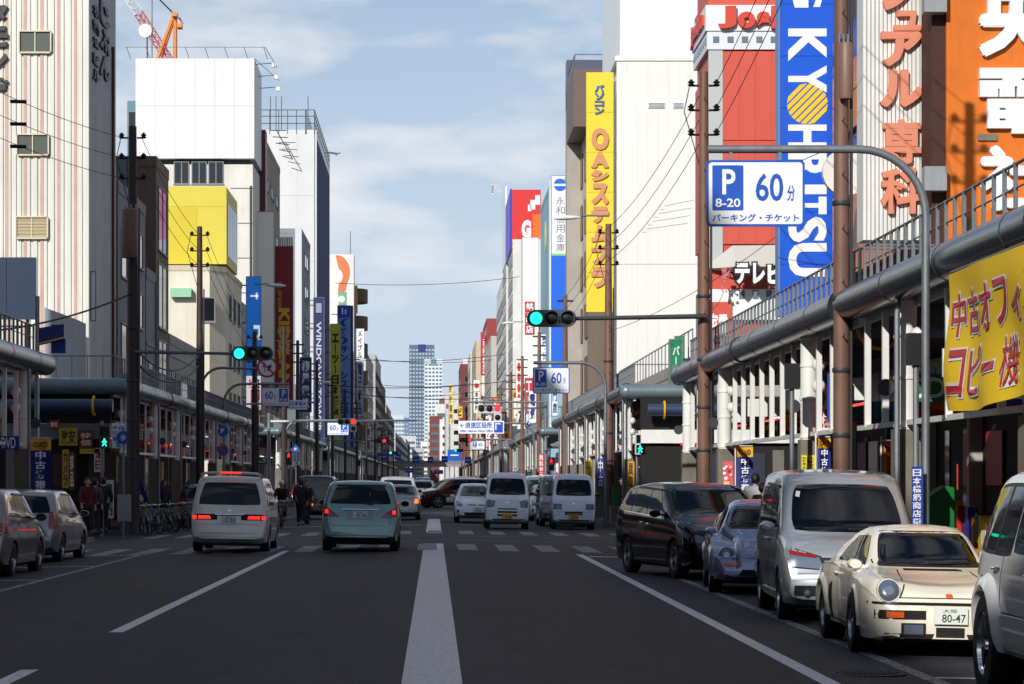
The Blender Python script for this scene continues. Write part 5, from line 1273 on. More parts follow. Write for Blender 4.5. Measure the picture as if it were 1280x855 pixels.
# ward name plate
t = thing('district_sign', 'small white district name plate right of the left parking sign', 'street sign', (X(372, 128), 128, 4.4))
MB().box(X(361, 128), X(384, 128), 128, 128.04, Z(512, 128), Z(500, 128)).build('sign_face', 'sigw', t)
lettering(t, '日本橋4', 'sigb', 'S', 127.998, X(363, 128), X(382, 128), Z(507, 128), Z(501.5, 128), .005, .02)
lettering(t, 'Nipponbashi 4', 'sigb', 'S', 127.998, X(363, 128), X(382, 128), Z(511, 128), Z(508.5, 128), .005, .01)
MB().tube([(X(384, 128), 128.1, Z(503, 128)), (-6.0, 128.1, Z(503, 128)), (-9.4, 128.1, Z(505, 128))], .05, 8).build('arm', 'steel', t, smooth=True)
# street lamps
def lamp(px, py, D, polex, label, long=1.3):
    x, z = X(px, D), Z(py, D); s = 1 if polex > x else -1
    t = thing('street_lamp', label, 'street lamp', (polex, D, z))
    MB().tube([(polex, D + .1, z + .1), (polex - s * .8, D + .08, z + .12), (x + s * .3, D, z + .05)], .035, 8).build('arm', 'steel', t, smooth=True)
    mb = MB(); mb.tube([(x + s * .45, D, z + .04), (x + s * .3, D, z + .05), (x - s * .1, D, z + .03), (x - s * .45, D, z + .0), (x - s * .62, D, z - .02)], [.04, .09, .13, .10, .02], 12)
    mb.v = [(a, b, z + .03 + (c - z - .03) * .75) for a, b, c in mb.v]; mb.build('lamp_head', 'white', t, smooth=True)
    return t
lamp(711, 273, 99.5, 6.8, 'street lamp on the arm of the second brown pole at right')
lamp(343, 357.5, 132, -9.3, 'street lamp reaching over the road in front of the maroon sign')
lamp(637, 404, 196, 6.8, 'small street lamp in front of the white slab on the right')
lamp(404, 478, 205, -9.4, 'small dark street lamp in front of the yellow vertical sign')
# green phone box shape, bins etc on the right pavement
M['green'] = paint((18, 110, 48), .4)
t = thing('green_cabinet', 'green sloping-topped cabinet on the right pavement behind the sports car', 'cabinet', (X(1178, 40), 40, 0))
x0, x1 = X(1158, 40), X(1195, 40)
MB().poly([(x0, 40, gz(7) + .1), (x1, 40, gz(7) + .1), (x1, 40, Z(610, 40)), (x1 - .16, 40, Z(607, 40)), (x0, 40, Z(623, 40))], (0, .5, 0)).build('body', 'green', t)
MB().box(x0 - .04, x0 - .002, 40.02, 40.5, 0, Z(626, 40)).build('side_panel', paint((10, 80, 60), .4), t)
t = thing('green_cabinet', 'green cabinet beside the second brown pole beyond the mini van', 'cabinet', (X(771, 99), 99, 0))
MB().box(X(766, 99), X(775, 99), 99, 99.5, 0, Z(607, 99)).build('body', 'green', t)
MB().box(X(765.6, 99), X(775.4, 99), 98.96, 99.54, Z(607, 99), Z(605.5, 99)).build('lid', 'darkgrey', t)
M['relay'] = mat('relay_box_grey', (150, 155, 158), .5, var=.1, dirt=.1)
t = thing('control_box', 'grey steel control box strapped to the left corner pole', 'control box', (-9.3, 77.9, 1))
MB().box(X(147, 77.7), X(163, 77.7), 77.6, 77.9, Z(652, 77.7), Z(618, 77.7)).build('box', 'relay', t)
MB().box(X(148, 77.7), X(162, 77.7), 77.57, 77.597, Z(651, 77.7), Z(619, 77.7)).build('door', 'relay', t)
t = thing('planter_box', 'grey concrete base by the kerb under the second brown pole', 'plinth', (X(773, 97), 97, 0))
MB().box(X(764, 97), X(790, 97), 97, 98, gz(7), Z(633, 97)).build('block', 'concrete', t)

# small hanging signs under the canopies
random.seed(77); HS = [(200, 40, 40), (235, 200, 40), (30, 70, 170), (236, 236, 230), (20, 120, 70), (220, 110, 30)]; HN = ['red', 'yellow', 'blue', 'white', 'green', 'orange']
for sd_, k0, ds in (('R', 0, (36, 41, 46, 52, 57, 95, 99, 104, 111, 116, 122, 129, 137)), ('L', 0, (49, 56, 60, 86, 91, 96, 104, 110, 116, 123, 131, 138))):
    for i, D in enumerate(ds):
        s_ = 1 if sd_ == 'R' else -1; e = ER if s_ > 0 else EL_; x = e + s_ * random.uniform(.3, 1.6); q = random.randrange(6); w_ = random.uniform(.35, .8); h_ = random.uniform(.3, .9); z_ = random.uniform(2.55, 3.1)
        t = thing('hanging_sign', '%s hanging sign from the camera under the %s canopy, %s' % (nth(i + 1), 'right' if s_ > 0 else 'left', HN[q]), 'sign', (x, D, z_), 'small signs hung under the canopies')
        MB().box(x - w_ / 2, x + w_ / 2, D, D + .1, z_, z_ + h_).build('panel', paint(HS[q], .5), t)
        MB().box(x - .01, x + .01, D + .04, D + .06, z_ + h_, 4.3).build('hanger', 'darkgrey', t)
        lettering(t, random.choice(['薬', '本', '中古', '買取', '電器', '靴', '音', '時計', 'CD', 'PC']), paint((240, 240, 240) if q not in (1, 3) else (150, 30, 30), .5), 'S', D, x - w_ * .4, x + w_ * .4, z_ + h_ * .12, z_ + h_ * .88, .008, .02)
for i, (y, z, dz) in enumerate(((215, 9.6, .4), (275, 11, -.5), (380, 14, .8), (470, 19, .3))):
    cable((-9.3, y, z), (6.8, y, z + dz), .45, '%s thin cable across the street counted from the near crossing' % nth(i + 1), .018 + y * .00006)
# ================================================================== buildings
_WM = {}
def win_mesh(w, h, t=.05):
    k = (round(w, 2), round(h, 2), t)
    if k not in _WM:
        mb = MB(); f = min(.07, w * .12)
        mb.box(-w / 2, w / 2, -t, .0, -h / 2, -h / 2 + f); mb.box(-w / 2, w / 2, -t, 0, h / 2 - f, h / 2)
        mb.box(-w / 2, -w / 2 + f, -t, 0, -h / 2 + f, h / 2 - f); mb.box(w / 2 - f, w / 2, -t, 0, -h / 2 + f, h / 2 - f)
        if w > .9: mb.box(-f / 2, f / 2, -t * .8, 0, -h / 2 + f, h / 2 - f)
        mb.box(-w / 2 - .04, w / 2 + .04, -t - .05, 0, -h / 2 - .06, -h / 2)
        p = MB().box(-w / 2 + f, w / 2 - f, -.014, -.002, -h / 2 + f, h / 2 - f)
        _WM[k] = (proto(mb, 'window', 'winframe', None), proto(p, 'pane', 'glass', None))
    return _WM[k]
M['winframe'] = mat('window_frame', (120, 122, 124), .5, metal=.3)
RZ = {'S': 0, 'R': math.pi / 2, 'L': -math.pi / 2}
def window(root, face, c, u, z, w, h):
    """face S: plane y=c, u=x ; face R / L: plane x=c, u = y"""
    a, b = win_mesh(w, h)
    loc = (u, c - .003, z) if face == 'S' else ((c + .003, u, z) if face == 'R' else (c - .003, u, z))
    o = put(a, 'window', root, loc, RZ[face])
    p = bpy.data.objects.new('pane', b); COL.objects.link(p); p.parent = o
    return o
def wgrid(root, face, c, u0, u1, z0, z1, nu, nz, fw=.6, fh=.5):
    du = (u1 - u0) / nu; dz = (z1 - z0) / nz
    for i in range(nu):
        for j in range(nz): window(root, face, c, u0 + du * (i + .5), z0 + dz * (j + .5), du * fw, dz * fh)
def wribbon(root, face, c, u0, u1, z0, z1, nz, fh=.45, nm='ribbon_window'):
    dz = (z1 - z0) / nz
    for j in range(nz):
        mb = MB(); zc = z0 + dz * (j + .5); h = dz * fh
        def bx(a, b, c0, c1, e0, e1):
            if face == 'S': mb.box(a, b, c - e1, c - e0, c0, c1)
            elif face == 'R': mb.box(c + e0, c + e1, a, b, c0, c1)
            else: mb.box(c - e1, c - e0, a, b, c0, c1)
        bx(u0, u1, zc - h / 2, zc + h / 2, .002, .02); o = mb.build(nm, 'glass', root)
        mb = MB(); bx(u0 - .05, u1 + .05, zc - h / 2 - .08, zc - h / 2, .001, .09); bx(u0 - .05, u1 + .05, zc + h / 2, zc + h / 2 + .06, .001, .09)
        n = max(1, int((u1 - u0) / 1.6))
        for i in range(n + 1): uu = u0 + (u1 - u0) * i / n; bx(uu - .03, uu + .03, zc - h / 2, zc + h / 2, .001, .06)
        mb.build('frame', 'winframe', o)
def bfast(side, y0, y1, h, rgb, label, f=None, depth=14, name='office_building', group=None, wallm=None, cat='building', z0=-.1):
    """plain volume with parapet and roof; returns root. side L or R"""
    f = f if f is not None else (FL if side == 'L' else FR)
    a, b = (f - depth, f) if side == 'L' else (f, f + depth)
    t = thing(name, label, cat, ((a + b) / 2, y0, 0), group)
    m = wallm or wall(rgb)
    MB().box(a, b, y0, y1, z0, h - .5).build('wall', m, t)
    mb = MB(); k = .16
    mb.box(a - .03, b + .03, y0 - .03, y0 + k, h - .5, h); mb.box(a - .03, b + .03, y1 - k, y1 + .03, h - .5, h)
    mb.box(a - .03, a + k, y0 + k, y1 - k, h - .5, h); mb.box(b - k, b + .03, y0 + k, y1 - k, h - .5, h)
    mb.build('parapet', m, t)
    return t
def roofstuff(t, side, x0, x1, y0, y1, z, n=4, seed=0):
    random.seed(seed)
    MB().box(x0 + (x1 - x0) * .25, x0 + (x1 - x0) * .7, y0 + (y1 - y0) * .3, y0 + (y1 - y0) * .8, z - .5, z + 2.2).build('stair_house', wall((170, 168, 162)), t)
    for i in range(n):
        x = random.uniform(x0 + .4, x1 - .4); y = random.uniform(y0 + .4, y1 - .4)
        if i % 2: MB().tube([(x, y, z - .5), (x, y, z + random.uniform(2, 4.5))], .03, 5).build('antenna', 'steel', t)
        else: MB().box(x - .5, x + .5, y - .3, y + .3, z - .5, z + .7).build('air_conditioner', 'relay', t)
def storeys(t, side, f, y0, y1, h, z0=4.8, rgb=(150, 150, 150), st=3.2, style='grid', yface=True, depth=14, ny=None):
    """street-side facade details on plane x=f, and matching south face"""
    face = 'R' if side == 'L' else 'L'; s = 1 if side == 'L' else -1
    n = max(1, int((h - z0 - .6) / st)); ztop = z0 + n * st
    D = (y0 + y1) / 2
    pxw = abs(13 * F / max(y0, 5) - 13 * F / max(y1, 6))
    ny = ny or max(1, int((y1 - y0) / 3.2)); ny = min(ny, 8)
    if style == 'grid': wgrid(t, face, f, y0 + .4, y1 - .4, z0, ztop, ny, n, .62, .5)
    elif style == 'ribbon': wribbon(t, face, f, y0 + .5, y1 - .5, z0, ztop, n, .5)
    elif style == 'balcony':
        for j in range(n):
            z = z0 + st * j
            a, b = sorted((f + s * .01, f + s * 1.1))
            o = MB().box(a, b, y0 + .3, y1 - .3, z, z + .14).build('balcony', wall(rgb), t)
            mb = MB(); a2, b2 = sorted((f + s * 1.02, f + s * 1.1)); mb.box(a2, b2, y0 + .3, y1 - .3, z + .14, z + 1.15); mb.build('balcony_front', wall(rgb), o)
            MB().box(*sorted((f + s * .003, f + s * .03)), y0 + .7, y1 - .7, z + .3, z + 2.4).build('window', 'glass', t)
    if 60 < y0 < 320:
        q = random.Random(int(y0))
        for j in range(min(6, n * 2)):
            yy = q.uniform(y0 + .8, y1 - 1.2) if y1 - y0 > 3 else (y0 + y1) / 2; zz = z0 + st * q.randrange(n) + .15
            a, b = sorted((f + s * .06, f + s * .42)); MB().box(a, b, yy, yy + .75, zz, zz + .55).build('air_conditioner', 'relay', t)
        MB().tube([(f + s * .09, y1 - .25, 4.2), (f + s * .09, y1 - .25, h - .4)], .05, 6).build('drain_pipe', 'grey', t)
    for j in range(n + 1):
        if style in ('grid', 'band'):
            mb = MB(); z = z0 + st * j
            a, b = sorted((f + s * .0015, f + s * .05)); mb.box(a, b, y0 + .02, y1 - .02, z - .1, z + .02)
            mb.build('string_course', wall([min(255, c + 14) for c in rgb]), t)
SIGNC = [(200, 40, 40), (30, 70, 170), (235, 235, 230), (235, 200, 30), (20, 120, 70), (240, 240, 238), (220, 110, 20), (24, 30, 80), (235, 235, 230)]
def vsign(side, y, px0, px1, py0, py1, rgb, text, trgb, label, vert=True, rot=False, emit=0, thick=.22, bold=.03, extra=None, brackets=True, name='vertical_sign', margin=.12, tz=None, slant=0):
    """projecting sign: plate across the pavement, seen face on from down the street"""
    x0, x1, z1, z0 = X(px0, y), X(px1, y), Z(py0, y), Z(py1, y)
    t = thing(name, label, 'sign', ((x0 + x1) / 2, y, z0))
    MB().box(x0, x1, y, y + thick, z0, z1).build('panel', paint(rgb, .4, emit), t)
    fr = .04 if x1 - x0 < 3 else .08
    mb = MB(); mb.box(x0 - fr, x0 - .001, y - .02, y + thick + .02, z0 - fr, z1 + fr); mb.box(x1 + .001, x1 + fr, y - .02, y + thick + .02, z0 - fr, z1 + fr); mb.box(x0, x1, y - .02, y + thick + .02, z1 + .001, z1 + fr); mb.box(x0, x1, y - .02, y + thick + .02, z0 - fr, z0 - .001)
    mb.build('frame', 'steel', t)
    if brackets:
        s = 1 if side == 'R' else -1; xo = x1 if s > 0 else x0
        k = z0 + .8
        while k < z1:
            MB().box(*sorted((xo, xo + s * .8)), y + thick * .3, y + thick * .7, k, k + .09).build('bracket', 'darkgrey', t); k += 2.6
    if text:
        w = x1 - x0; a, b = (z0 + .2, z1 - .2) if tz is None else (Z(tz[1], y), Z(tz[0], y))
        lettering(t, text, paint(trgb, .45), 'S', y, x0 + w * margin, x1 - w * margin, a, b, .03, bold, rot=rot, vert=vert, slant=slant)
    return t
# ----- shops under the canopies
SHOPC = [(190, 30, 30), (230, 190, 30), (30, 60, 150), (230, 230, 225), (20, 110, 60), (220, 110, 30), (90, 30, 90)]
M['shopdark'] = mat('shop_interior_shade', (20, 18, 17), .8, var=.3)  # near-black colour stands for the shade inside the shops
M['shutter'] = mat('shutter_grey', (96, 96, 96), .5, metal=.3, var=.15, dirt=.1)
SHW = ['電気', 'カメラ', '中古', 'パソコン', '買取', 'ゲーム', '無線', '部品', '薬', '靴', '本', '食堂', '時計', '工具', 'ビデオ', '家具', '免税']
CN_ = {}
def corner_shop(y, x0, x1, z1, label, seed):
    random.seed(seed); t = thing('corner_shop', label, 'shop front', (x0, y, 0))
    MB().box(x0, x1, y - .1, y - .005, 0, 2.9).build('interior_shade_panel', 'shopdark', t)
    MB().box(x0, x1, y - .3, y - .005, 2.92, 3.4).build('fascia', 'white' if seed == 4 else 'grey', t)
    MB().box(x0, x1, y - .05, y - .005, 3.42, z1).build('shade_sheet', 'shopdark', t)  # dark sheet over the wall, standing in for shade under the canopy
    if seed == 4: MB().tube([(x0 + 1.4, y - .4, 2.86), (x0 + 3.4, y - .4, 2.86)], .015, 6).build('red_neon_tube', 'neon', t)
    x = x0 + .2
    while x < x1 - .6:
        w = random.uniform(.3, .9); c = random.choice([(60, 30, 28), (90, 80, 40), (36, 40, 60), (110, 106, 98), (50, 48, 46)]); q = random.random()  # poster colours darkened to carry the shade of this corner
        if q < .45: MB().box(x, x + w, y - .14, y - .102, random.uniform(.9, 1.6), random.uniform(2.1, 2.8)).build('poster', paint(c, .5), t)
        if q > .3: MB().box(x, x + w, y - .8, y - .2, .05, random.uniform(.6, 1.5)).build('goods_stack', paint(random.choice([(60, 56, 50), (90, 80, 70), (110, 40, 36), (40, 50, 80), (120, 100, 40)]), .6), t)  # goods colours darkened the same way for the shade
        x += w + random.uniform(.05, .5)
def shops(side, y0, y1, seed):
    random.seed(seed); s = 1 if side == 'R' else -1; f = FR if s > 0 else FL; face = 'L' if s > 0 else 'R'
    y = y0; k = 0
    while y < y1 - 2:
        w = min(random.uniform(4.2, 6.5), y1 - y); k += 1
        if y1 - y - w < 2: w = y1 - y
        c = random.choice(SHOPC); c2 = random.choice([q for q in SHOPC if q != c]); word = random.choice(SHW)
        CN_[side] = CN_.get(side, 0) + 1
        t = thing('arcade_shop', '%s shop from the camera under the %s canopy, %s fascia lettered %s' % (nth(CN_[side]), 'right' if s > 0 else 'left', {(190, 30, 30): 'red', (230, 190, 30): 'yellow', (30, 60, 150): 'blue', (230, 230, 225): 'white', (20, 110, 60): 'green', (220, 110, 30): 'orange', (90, 30, 90): 'purple'}[c], word), 'shop front', (f, y, .05), 'shop fronts under the canopies')
        fx = f - s * .1
        a, b = sorted((f, fx))
        MB().box(a, b, y + .04, y + w - .04, 0, 3.1).build('interior_shade_panel', 'shopdark', t)
        MB().box(*sorted((f, f - s * .5)), y + .05, y + w - .05, 3.12, 4.0).build('fascia', paint(c, .5), t)
        MB().box(*sorted((f, f - s * .35)), y - .12, y + .12, 0, 4.1).build('pier', wall(random.choice([(150, 146, 138), (90, 86, 82), (180, 176, 168)])), t)
        n = 3
        for i in range(n):
            yy = y + .4 + (w - .8) * i / n; ww = (w - .8) / n
            if random.random() < .45:
                MB().box(*sorted((fx, fx - s * .03)), yy, yy + ww - .1, .1, 2.6).build('glass_door', 'glass', t)
            else:
                o = MB().box(*sorted((fx, fx - s * .5)), yy, yy + ww - .1, .1, random.uniform(.7, 1.2)).build('display_stand', wall((110, 100, 90)), t)
                for q in range(5):
                    cc = random.choice(SHOPC); q0 = yy + (ww - .2) * q / 5; zz = random.uniform(.2, .5)
                    MB().box(*sorted((fx - s * .52, fx - s * .7)), q0, q0 + .26, zz, zz + random.uniform(.3, .8)).build('goods_box', paint(cc, .5), o)
            if random.random() < .6:
                cc = random.choice(SHOPC)
                MB().box(*sorted((fx - s * .04, fx - s * .07)), yy + .1, yy + ww - .3, 1.5, 2.5).build('poster', paint(cc, .5), t)
        lettering(t, word, paint(c2 if c2 != c else (250, 250, 250), .5), face, f - s * .5, *( (y + .6, y + w - .6) if face == 'R' else (-(y + w - .6), -(y + .6))), 3.25, 3.85, .02, .03)
        # hanging blade sign, seen face on
        x0, x1 = sorted((f - s * .6, f - s * random.uniform(1.6, 2.4)))
        o = MB().box(x0, x1, y + w * .5, y + w * .5 + .1, 2.75, 3.15).build('blade_sign', paint(c2, .5), t)
        lettering(o, word, paint(c, .5), 'S', y + w * .5, x0 + .1, x1 - .1, 2.8, 3.1, .01, .02)
        if k % 2: MB().tube([(f - s * 1, y + .5, 3.3), (f - s * 1, y + w - .5, 3.3)], .03, 6).build('tube_lamp', 'tubel', t)
        y += w
for (sd_, a, b, q) in (('R', 16, 72, 3), ('R', 92.5, 146, 5), ('L', 30, 65, 7), ('L', 82.5, 146, 9), ('L', 163, 200, 12), ('R', 163, 200, 15)): shops(sd_, a, b, q)

corner_shop(92.0, 7.4, 24, 4.6, 'dark corner shop with stacked goods below the right far canopy corner', 4)
for k, (a, b, c_, d_, c, w_, tc_) in enumerate(((74, 97, 535, 557, (190, 160, 40), '激安', (60, 30, 20)), (99, 116, 538, 560, (120, 30, 30), '特価', (230, 200, 160)), (62, 74, 525, 536, (170, 30, 30), '電気', (240, 230, 220)), (100, 125, 561, 567, (200, 170, 50), '大売出し', (60, 40, 20)), (118, 130, 560, 590, (200, 196, 188), '本日', (150, 30, 30)), (78, 86, 562, 610, (190, 150, 40), 'カメラ', (40, 30, 30)), (87, 93, 565, 612, (140, 40, 34), '部品', (230, 220, 200)), (131, 142, 600, 648, (196, 190, 180), '案内', (60, 60, 70)))):
    x0, x1, z1, z0 = X(a, 81.9), X(b, 81.9), Z(c_, 81.9), Z(d_, 81.9); t = thing('shop_board', 'dim %s board lettered %s by the left corner shop behind the pedestrians' % (['mustard', 'dark red', 'red', 'long yellow', 'pale', 'tall mustard', 'narrow brick red', 'low pale'][k], w_), 'sign', (x0, 81.9, z0))
    MB().box(x0, x1, 81.85, 81.95, z0, z1).build('board', paint(c, .6), t); v = z1 - z0 > x1 - x0
    lettering(t, w_, paint(tc_, .6), 'S', 81.85, x0 + (x1 - x0) * .12, x1 - (x1 - x0) * .12, z0 + .06, z1 - .06, .01, .02, vert=v)
corner_shop(82.3, -24, -10.4, 4.4, 'dark corner shop with posters and goods behind the pedestrians on the left', 6)
# ======================= LEFT SIDE =======================
# the row beside and behind the camera (it shades the road)
for i, (a, b, h, c) in enumerate([(-120, -84, 27, (150, 145, 138)), (-83.9, -50, 28, (172, 168, 160)), (-49.9, -26, 25.6, (140, 120, 105)), (-25.9, -9, 22.0, (150, 150, 150)), (-8.9, 12, 26.3, (160, 160, 162)), (12.1, 38, 25.8, (178, 172, 160)), (38.1, 65, 27, (130, 130, 134))]):
    t = bfast('L', a, b, h, c, 'block beside the camera on the left, %s from the crossing' % ['seventh', 'sixth', 'fifth', 'fourth', 'third', 'second', 'first'][i], f=FL - .01)
    storeys(t, 'L', FL - .01, a, b, h, rgb=c, style='ribbon')
for i, (a, b, h, c) in enumerate([(-90, -50, 20, (200, 190, 170)), (-49.9, -15, 16, (170, 90, 70)), (-14.9, 15, 12, (215, 210, 200))]):
    t = bfast('R', a, b, h, c, 'block beside the camera on the right, %s from the arcade' % ['third', 'second', 'first'][i], f=FR + .01)
    storeys(t, 'R', FR + .01, a, b, h, rgb=c, style='ribbon')
t = bfast('L', 82.3, 97.8, 5.0, (150, 150, 152), 'low grey two-storey building on the left corner below the striped tower', depth=9)
MB().poly([(-14.4, 94.5, 4.6), (FL + .1, 94.5, 4.6), (FL + .1, 94.5, Z(398, 94.5)), (-14.4, 94.5, Z(384, 94.5))], (0, 3.2, 0)).build('roof_shed', wall((168, 170, 172)), t)
t2 = thing('roof_hoarding', 'blue grey panelled hoarding on the low corner roof at the left edge', 'hoarding', (-16, 84.5, 8.6))
for k in range(6): MB().box(-19 + k * .98, -19 + (k + 1) * .98 - .02, 84.4, 84.6, 6.9, Z(322, 84.5)).build('panel', paint((170, 184, 206), .45), t2)
for k in range(4): MB().box(-18.9 + 1.8 * k, -18.8 + 1.8 * k, 84.62, 84.72, 4.9, 8).build('stay_post', 'steel', t2)
# striped tower
t = thing('striped_tower', 'tall white ribbed tower with pink vertical stripes at the left edge', 'building', (FL - 6, 99, 0))
SH = 30
MB().box(FL - 14, FL - .12, 99.12, 107.6, 0, SH - .1).build('core', wall((190, 188, 182)), t)
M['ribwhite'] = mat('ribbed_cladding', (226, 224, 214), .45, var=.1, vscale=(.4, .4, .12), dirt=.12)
M['ribpink'] = mat('pink_cover_strip', (204, 166, 152), .5, var=.1, dirt=.1)
stripes = [X(p, 99) for p in (8, 31, 52, 73, 94)]; edges = [FL - 14] + stripes + [FL - .0]
for a, b in zip(edges, edges[1:]):
    mb = MB(); x = a + .05
    n = max(1, int((b - a - .1) / .2)); st = (b - a - .1) / n
    for i in range(n):
        mb.box(x + i * st, x + i * st + st * .55, 99.04, 99.119, 0, SH); 
    for i in range(n): mb.box(x + i * st + st * .55, x + (i + 1) * st, 99.09, 99.119, 0, SH)
    mb.build('ribbed_panel', 'ribwhite', t)
for x in stripes: MB().box(x - .06, x + .06, 99.02, 99.119, 0, SH).build('pink_strip', 'ribpink', t)
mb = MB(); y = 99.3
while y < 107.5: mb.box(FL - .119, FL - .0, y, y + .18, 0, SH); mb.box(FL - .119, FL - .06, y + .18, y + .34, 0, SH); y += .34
mb.build('ribbed_panel', mat('ribbed_cladding_shaded', (176, 178, 182), .45, var=.1, dirt=.1), t)  # darker copy of the white cladding, the street side's shade put into colour
MB().box(FL - .118, FL + .03, 99.0, 99.28, 0, SH).build('corner_strip', 'ribwhite', t)
MB().box(FL - .1, FL + .10, 106.3, 106.7, 0, Z(57, 106)).build('rust_duct', mat('rust_red_duct', (84, 42, 34), .6, var=.2), t)
for (a, b, c_, d_) in ((25, 63, 40, 65), (22, 60, 169, 193), (21, 59, 272, 297)):
    x0, x1, z1, z0 = X(a, 99), X(b, 99), Z(c_, 99), Z(d_, 99)
    mb = MB(); mb.box(x0, x1, 98.9, 99.02, z0 - .06, z0); mb.box(x0, x1, 98.9, 99.02, z1, z1 + .06); mb.box(x0 - .05, x0, 98.9, 99.02, z0, z1); mb.box(x1, x1 + .05, 98.9, 99.02, z0, z1); mb.box((x0 + x1) / 2 - .02, (x0 + x1) / 2 + .02, 98.93, 99.02, z0, z1)
    o = mb.build('window', mat('cream_frame', (205, 200, 176), .5), t)
    MB().box(x0, x1, 98.98, 99.015, z0, z1).build('pane' if c_ < 250 else 'blind', mat('frosted_pane', (84, 90, 82), .3, var=.15) if c_ < 250 else wall((200, 186, 150)), o)
    if c_ > 250:
        for k in range(6): MB().box(x0, x1, 98.95, 98.979, z0 + (z1 - z0) * k / 6, z0 + (z1 - z0) * (k + .6) / 6).build('slat', wall((186, 170, 136)), o)
# dark sign letters on both faces of the tower
s1 = thing('tower_lettering', 'black raised letters down the shaded side of the striped tower', 'sign', (FL, 103, 18))
for i, ch in enumerate('NEPRA'): lettering(s1, 'ホ電産ビル'[i], 'darkgrey', 'R', FL, 100.2, 101.9, Z(8 + i * 20 + 14, 101) , Z(8 + i * 20, 101), .08, .04)
lettering(s1, 'じぶん', 'darkgrey', 'R', FL, 102.2, 105.2, Z(98, 103), Z(0, 103), .08, .04, vert=True)
s1 = thing('tower_lettering', 'black raised letters down the front of the striped tower, cut by the left edge', 'sign', (X(-2, 98.8), 98.8, 16))
lettering(s1, 'タモン産', 'darkgrey', 'S', 99.0, X(-22, 98.8), X(9, 98.8), Z(120, 98.8), Z(0, 98.8), .12, .05, vert=True)
# grey metal building, brown building
t = bfast('L', 108.4, 118.6, Z(240, 113), (118, 122, 128), 'grey metal-clad building between the striped tower and the brown one', depth=10)
wribbon(t, 'R', FL, 109.4, 113.5, 5.2, 13.4, 2, .5); wgrid(t, 'R', FL, 114.4, 118.2, 5.2, 13.4, 1, 3, .6, .6)
MB().box(FL, FL + .05, 113.7, 113.9, 4.9, 10.5).build('orange_trim', paint((170, 70, 40)), t)
roofstuff(t, 'L', FL - 8, FL, 109, 118, Z(240, 113), 4, 3)
t = thing('glass_tower', 'pale blue glass tower partly hidden behind the striped tower', 'building', (-21, 200, 0))
MB().box(-24, -21.3, 200, 214, 0, Z(126, 200)).build('wall', paint((96, 130, 150), .3), t)
wribbon(t, 'S', 200, -23.9, -21.4, 15, Z(130, 200), 5, .6)
t = bfast('L', 119, 122.8, 11.5, (128, 130, 132), 'narrow grey building in front of the brown one', depth=9); storeys(t, 'L', FL, 119, 122.8, 11.5, rgb=(128, 130, 132))
BR = (104, 84, 70)
t = bfast('L', 123.2, 129, Z(195, 123.2), BR, 'dark brown building with tall dark windows on its street side', depth=2.6)
wgrid(t, 'R', FL, 123.6, 128.6, 5, 16.2, 1, 3, .8, .85)
MB().box(FL - 2.6, FL - 1.4, 123.1, 123.19, 5, 17).build('metal_panel', 'grey', t)
t = bfast('L', 129.4, 146, 9, (150, 148, 144), 'low white two-storey building before the second crossing on the left')
storeys(t, 'L', FL, 129.4, 146, 9, rgb=(150, 148, 144)); roofstuff(t, 'L', FL - 10, FL, 130, 145, 9, 6, 8)
# beige corner building and the yellow box on top
CR = (224, 217, 198)
t = thing('beige_corner_building', 'beige corner building with a chamfered corner below the yellow box', 'building', (-18, 163, 0))
zb = Z(340, 164)
P = [(-30, 163), (X(262, 163), 163), (FL, 164.6), (FL, 178), (-30, 178)]
MB().poly([(a, b, 0) for a, b in P], (0, 0, zb)).build('wall', wall(CR), t)
MB().poly([(a + (.05 if i in (2, 3) else 0), b - (.05 if i < 3 else 0), zb) for i, (a, b) in enumerate(P)], (0, 0, .35)).build('cornice', wall((204, 194, 168)), t)
z1, z0 = Z(372, 163.4), Z(403, 163.4)
mb = MB(); x0, x1 = X(276, 164), X(293, 164)
for nm, a, b in (('window', .1, 'winframe'), ('pane', .0, 'glass')):
    pass
window(t, 'S', 163, X(284, 163) - 1.2, (z0 + z1) / 2, .9, z1 - z0)
wgrid(t, 'R', FL, 166, 177, 5, 14.5, 3, 3, .5, .5)
MB().box(X(214, 163), X(240, 163), 162.4, 162.97, Z(372, 163), Z(361, 163)).build('awning', paint((150, 200, 165)), t)
t = thing('yellow_roof_box', 'large bright yellow billboard box above the beige corner building', 'billboard', (-16, 165, zb + 1))
YW = paint((212, 196, 60), .5)
x0, x1, z1, z0 = X(206, 165), FL, Z(233, 165), Z(330, 165)
MB().box(x0, x1 - .05, 165.05, 174, z0, z1 - .05).build('core', YW, t)
MB().box(x0, X(246, 165), 164.99, 165.049, z0, z1 - 1.3).build('front_sheet', paint((208, 188, 30), .5), t)
MB().box(x0, x1, 165.0, 165.048, z1 - 1.29, z1).build('front_sheet', YW, t)
MB().box(X(246, 165) + .01, x1, 165.0, 165.048, z0, z1 - 1.3).build('front_sheet', YW, t)
MB().box(x1 - .049, x1, 165.06, 174, z0, z1 - .05).build('side_sheet', paint((206, 190, 60), .5), t)
for k in range(5): MB().box(x1 + .001, x1 + .03, 166 + k * 1.7, 167.2 + k * 1.7, z0 + .6, z1 - 1).build('side_window', 'glass', t)
mb = MB()
for x in (x0 + .5, (x0 + x1) / 2, x1 - .4):
    for y in (165.5, 173): mb.box(x - .12, x + .12, y - .12, y + .12, zb + .3, z0)
mb.box(x0 + .2, x1 - .2, 165.3, 173.5, z0 - .5, z0 - .01)
mb.build('steel_legs', 'darkgrey', t)
t = bfast('L', 178.3, 189.5, 14, (168, 164, 158), 'low pale building between the beige corner and the white block'); storeys(t, 'L', FL, 178.3, 189.5, 14, rgb=(168, 164, 158))
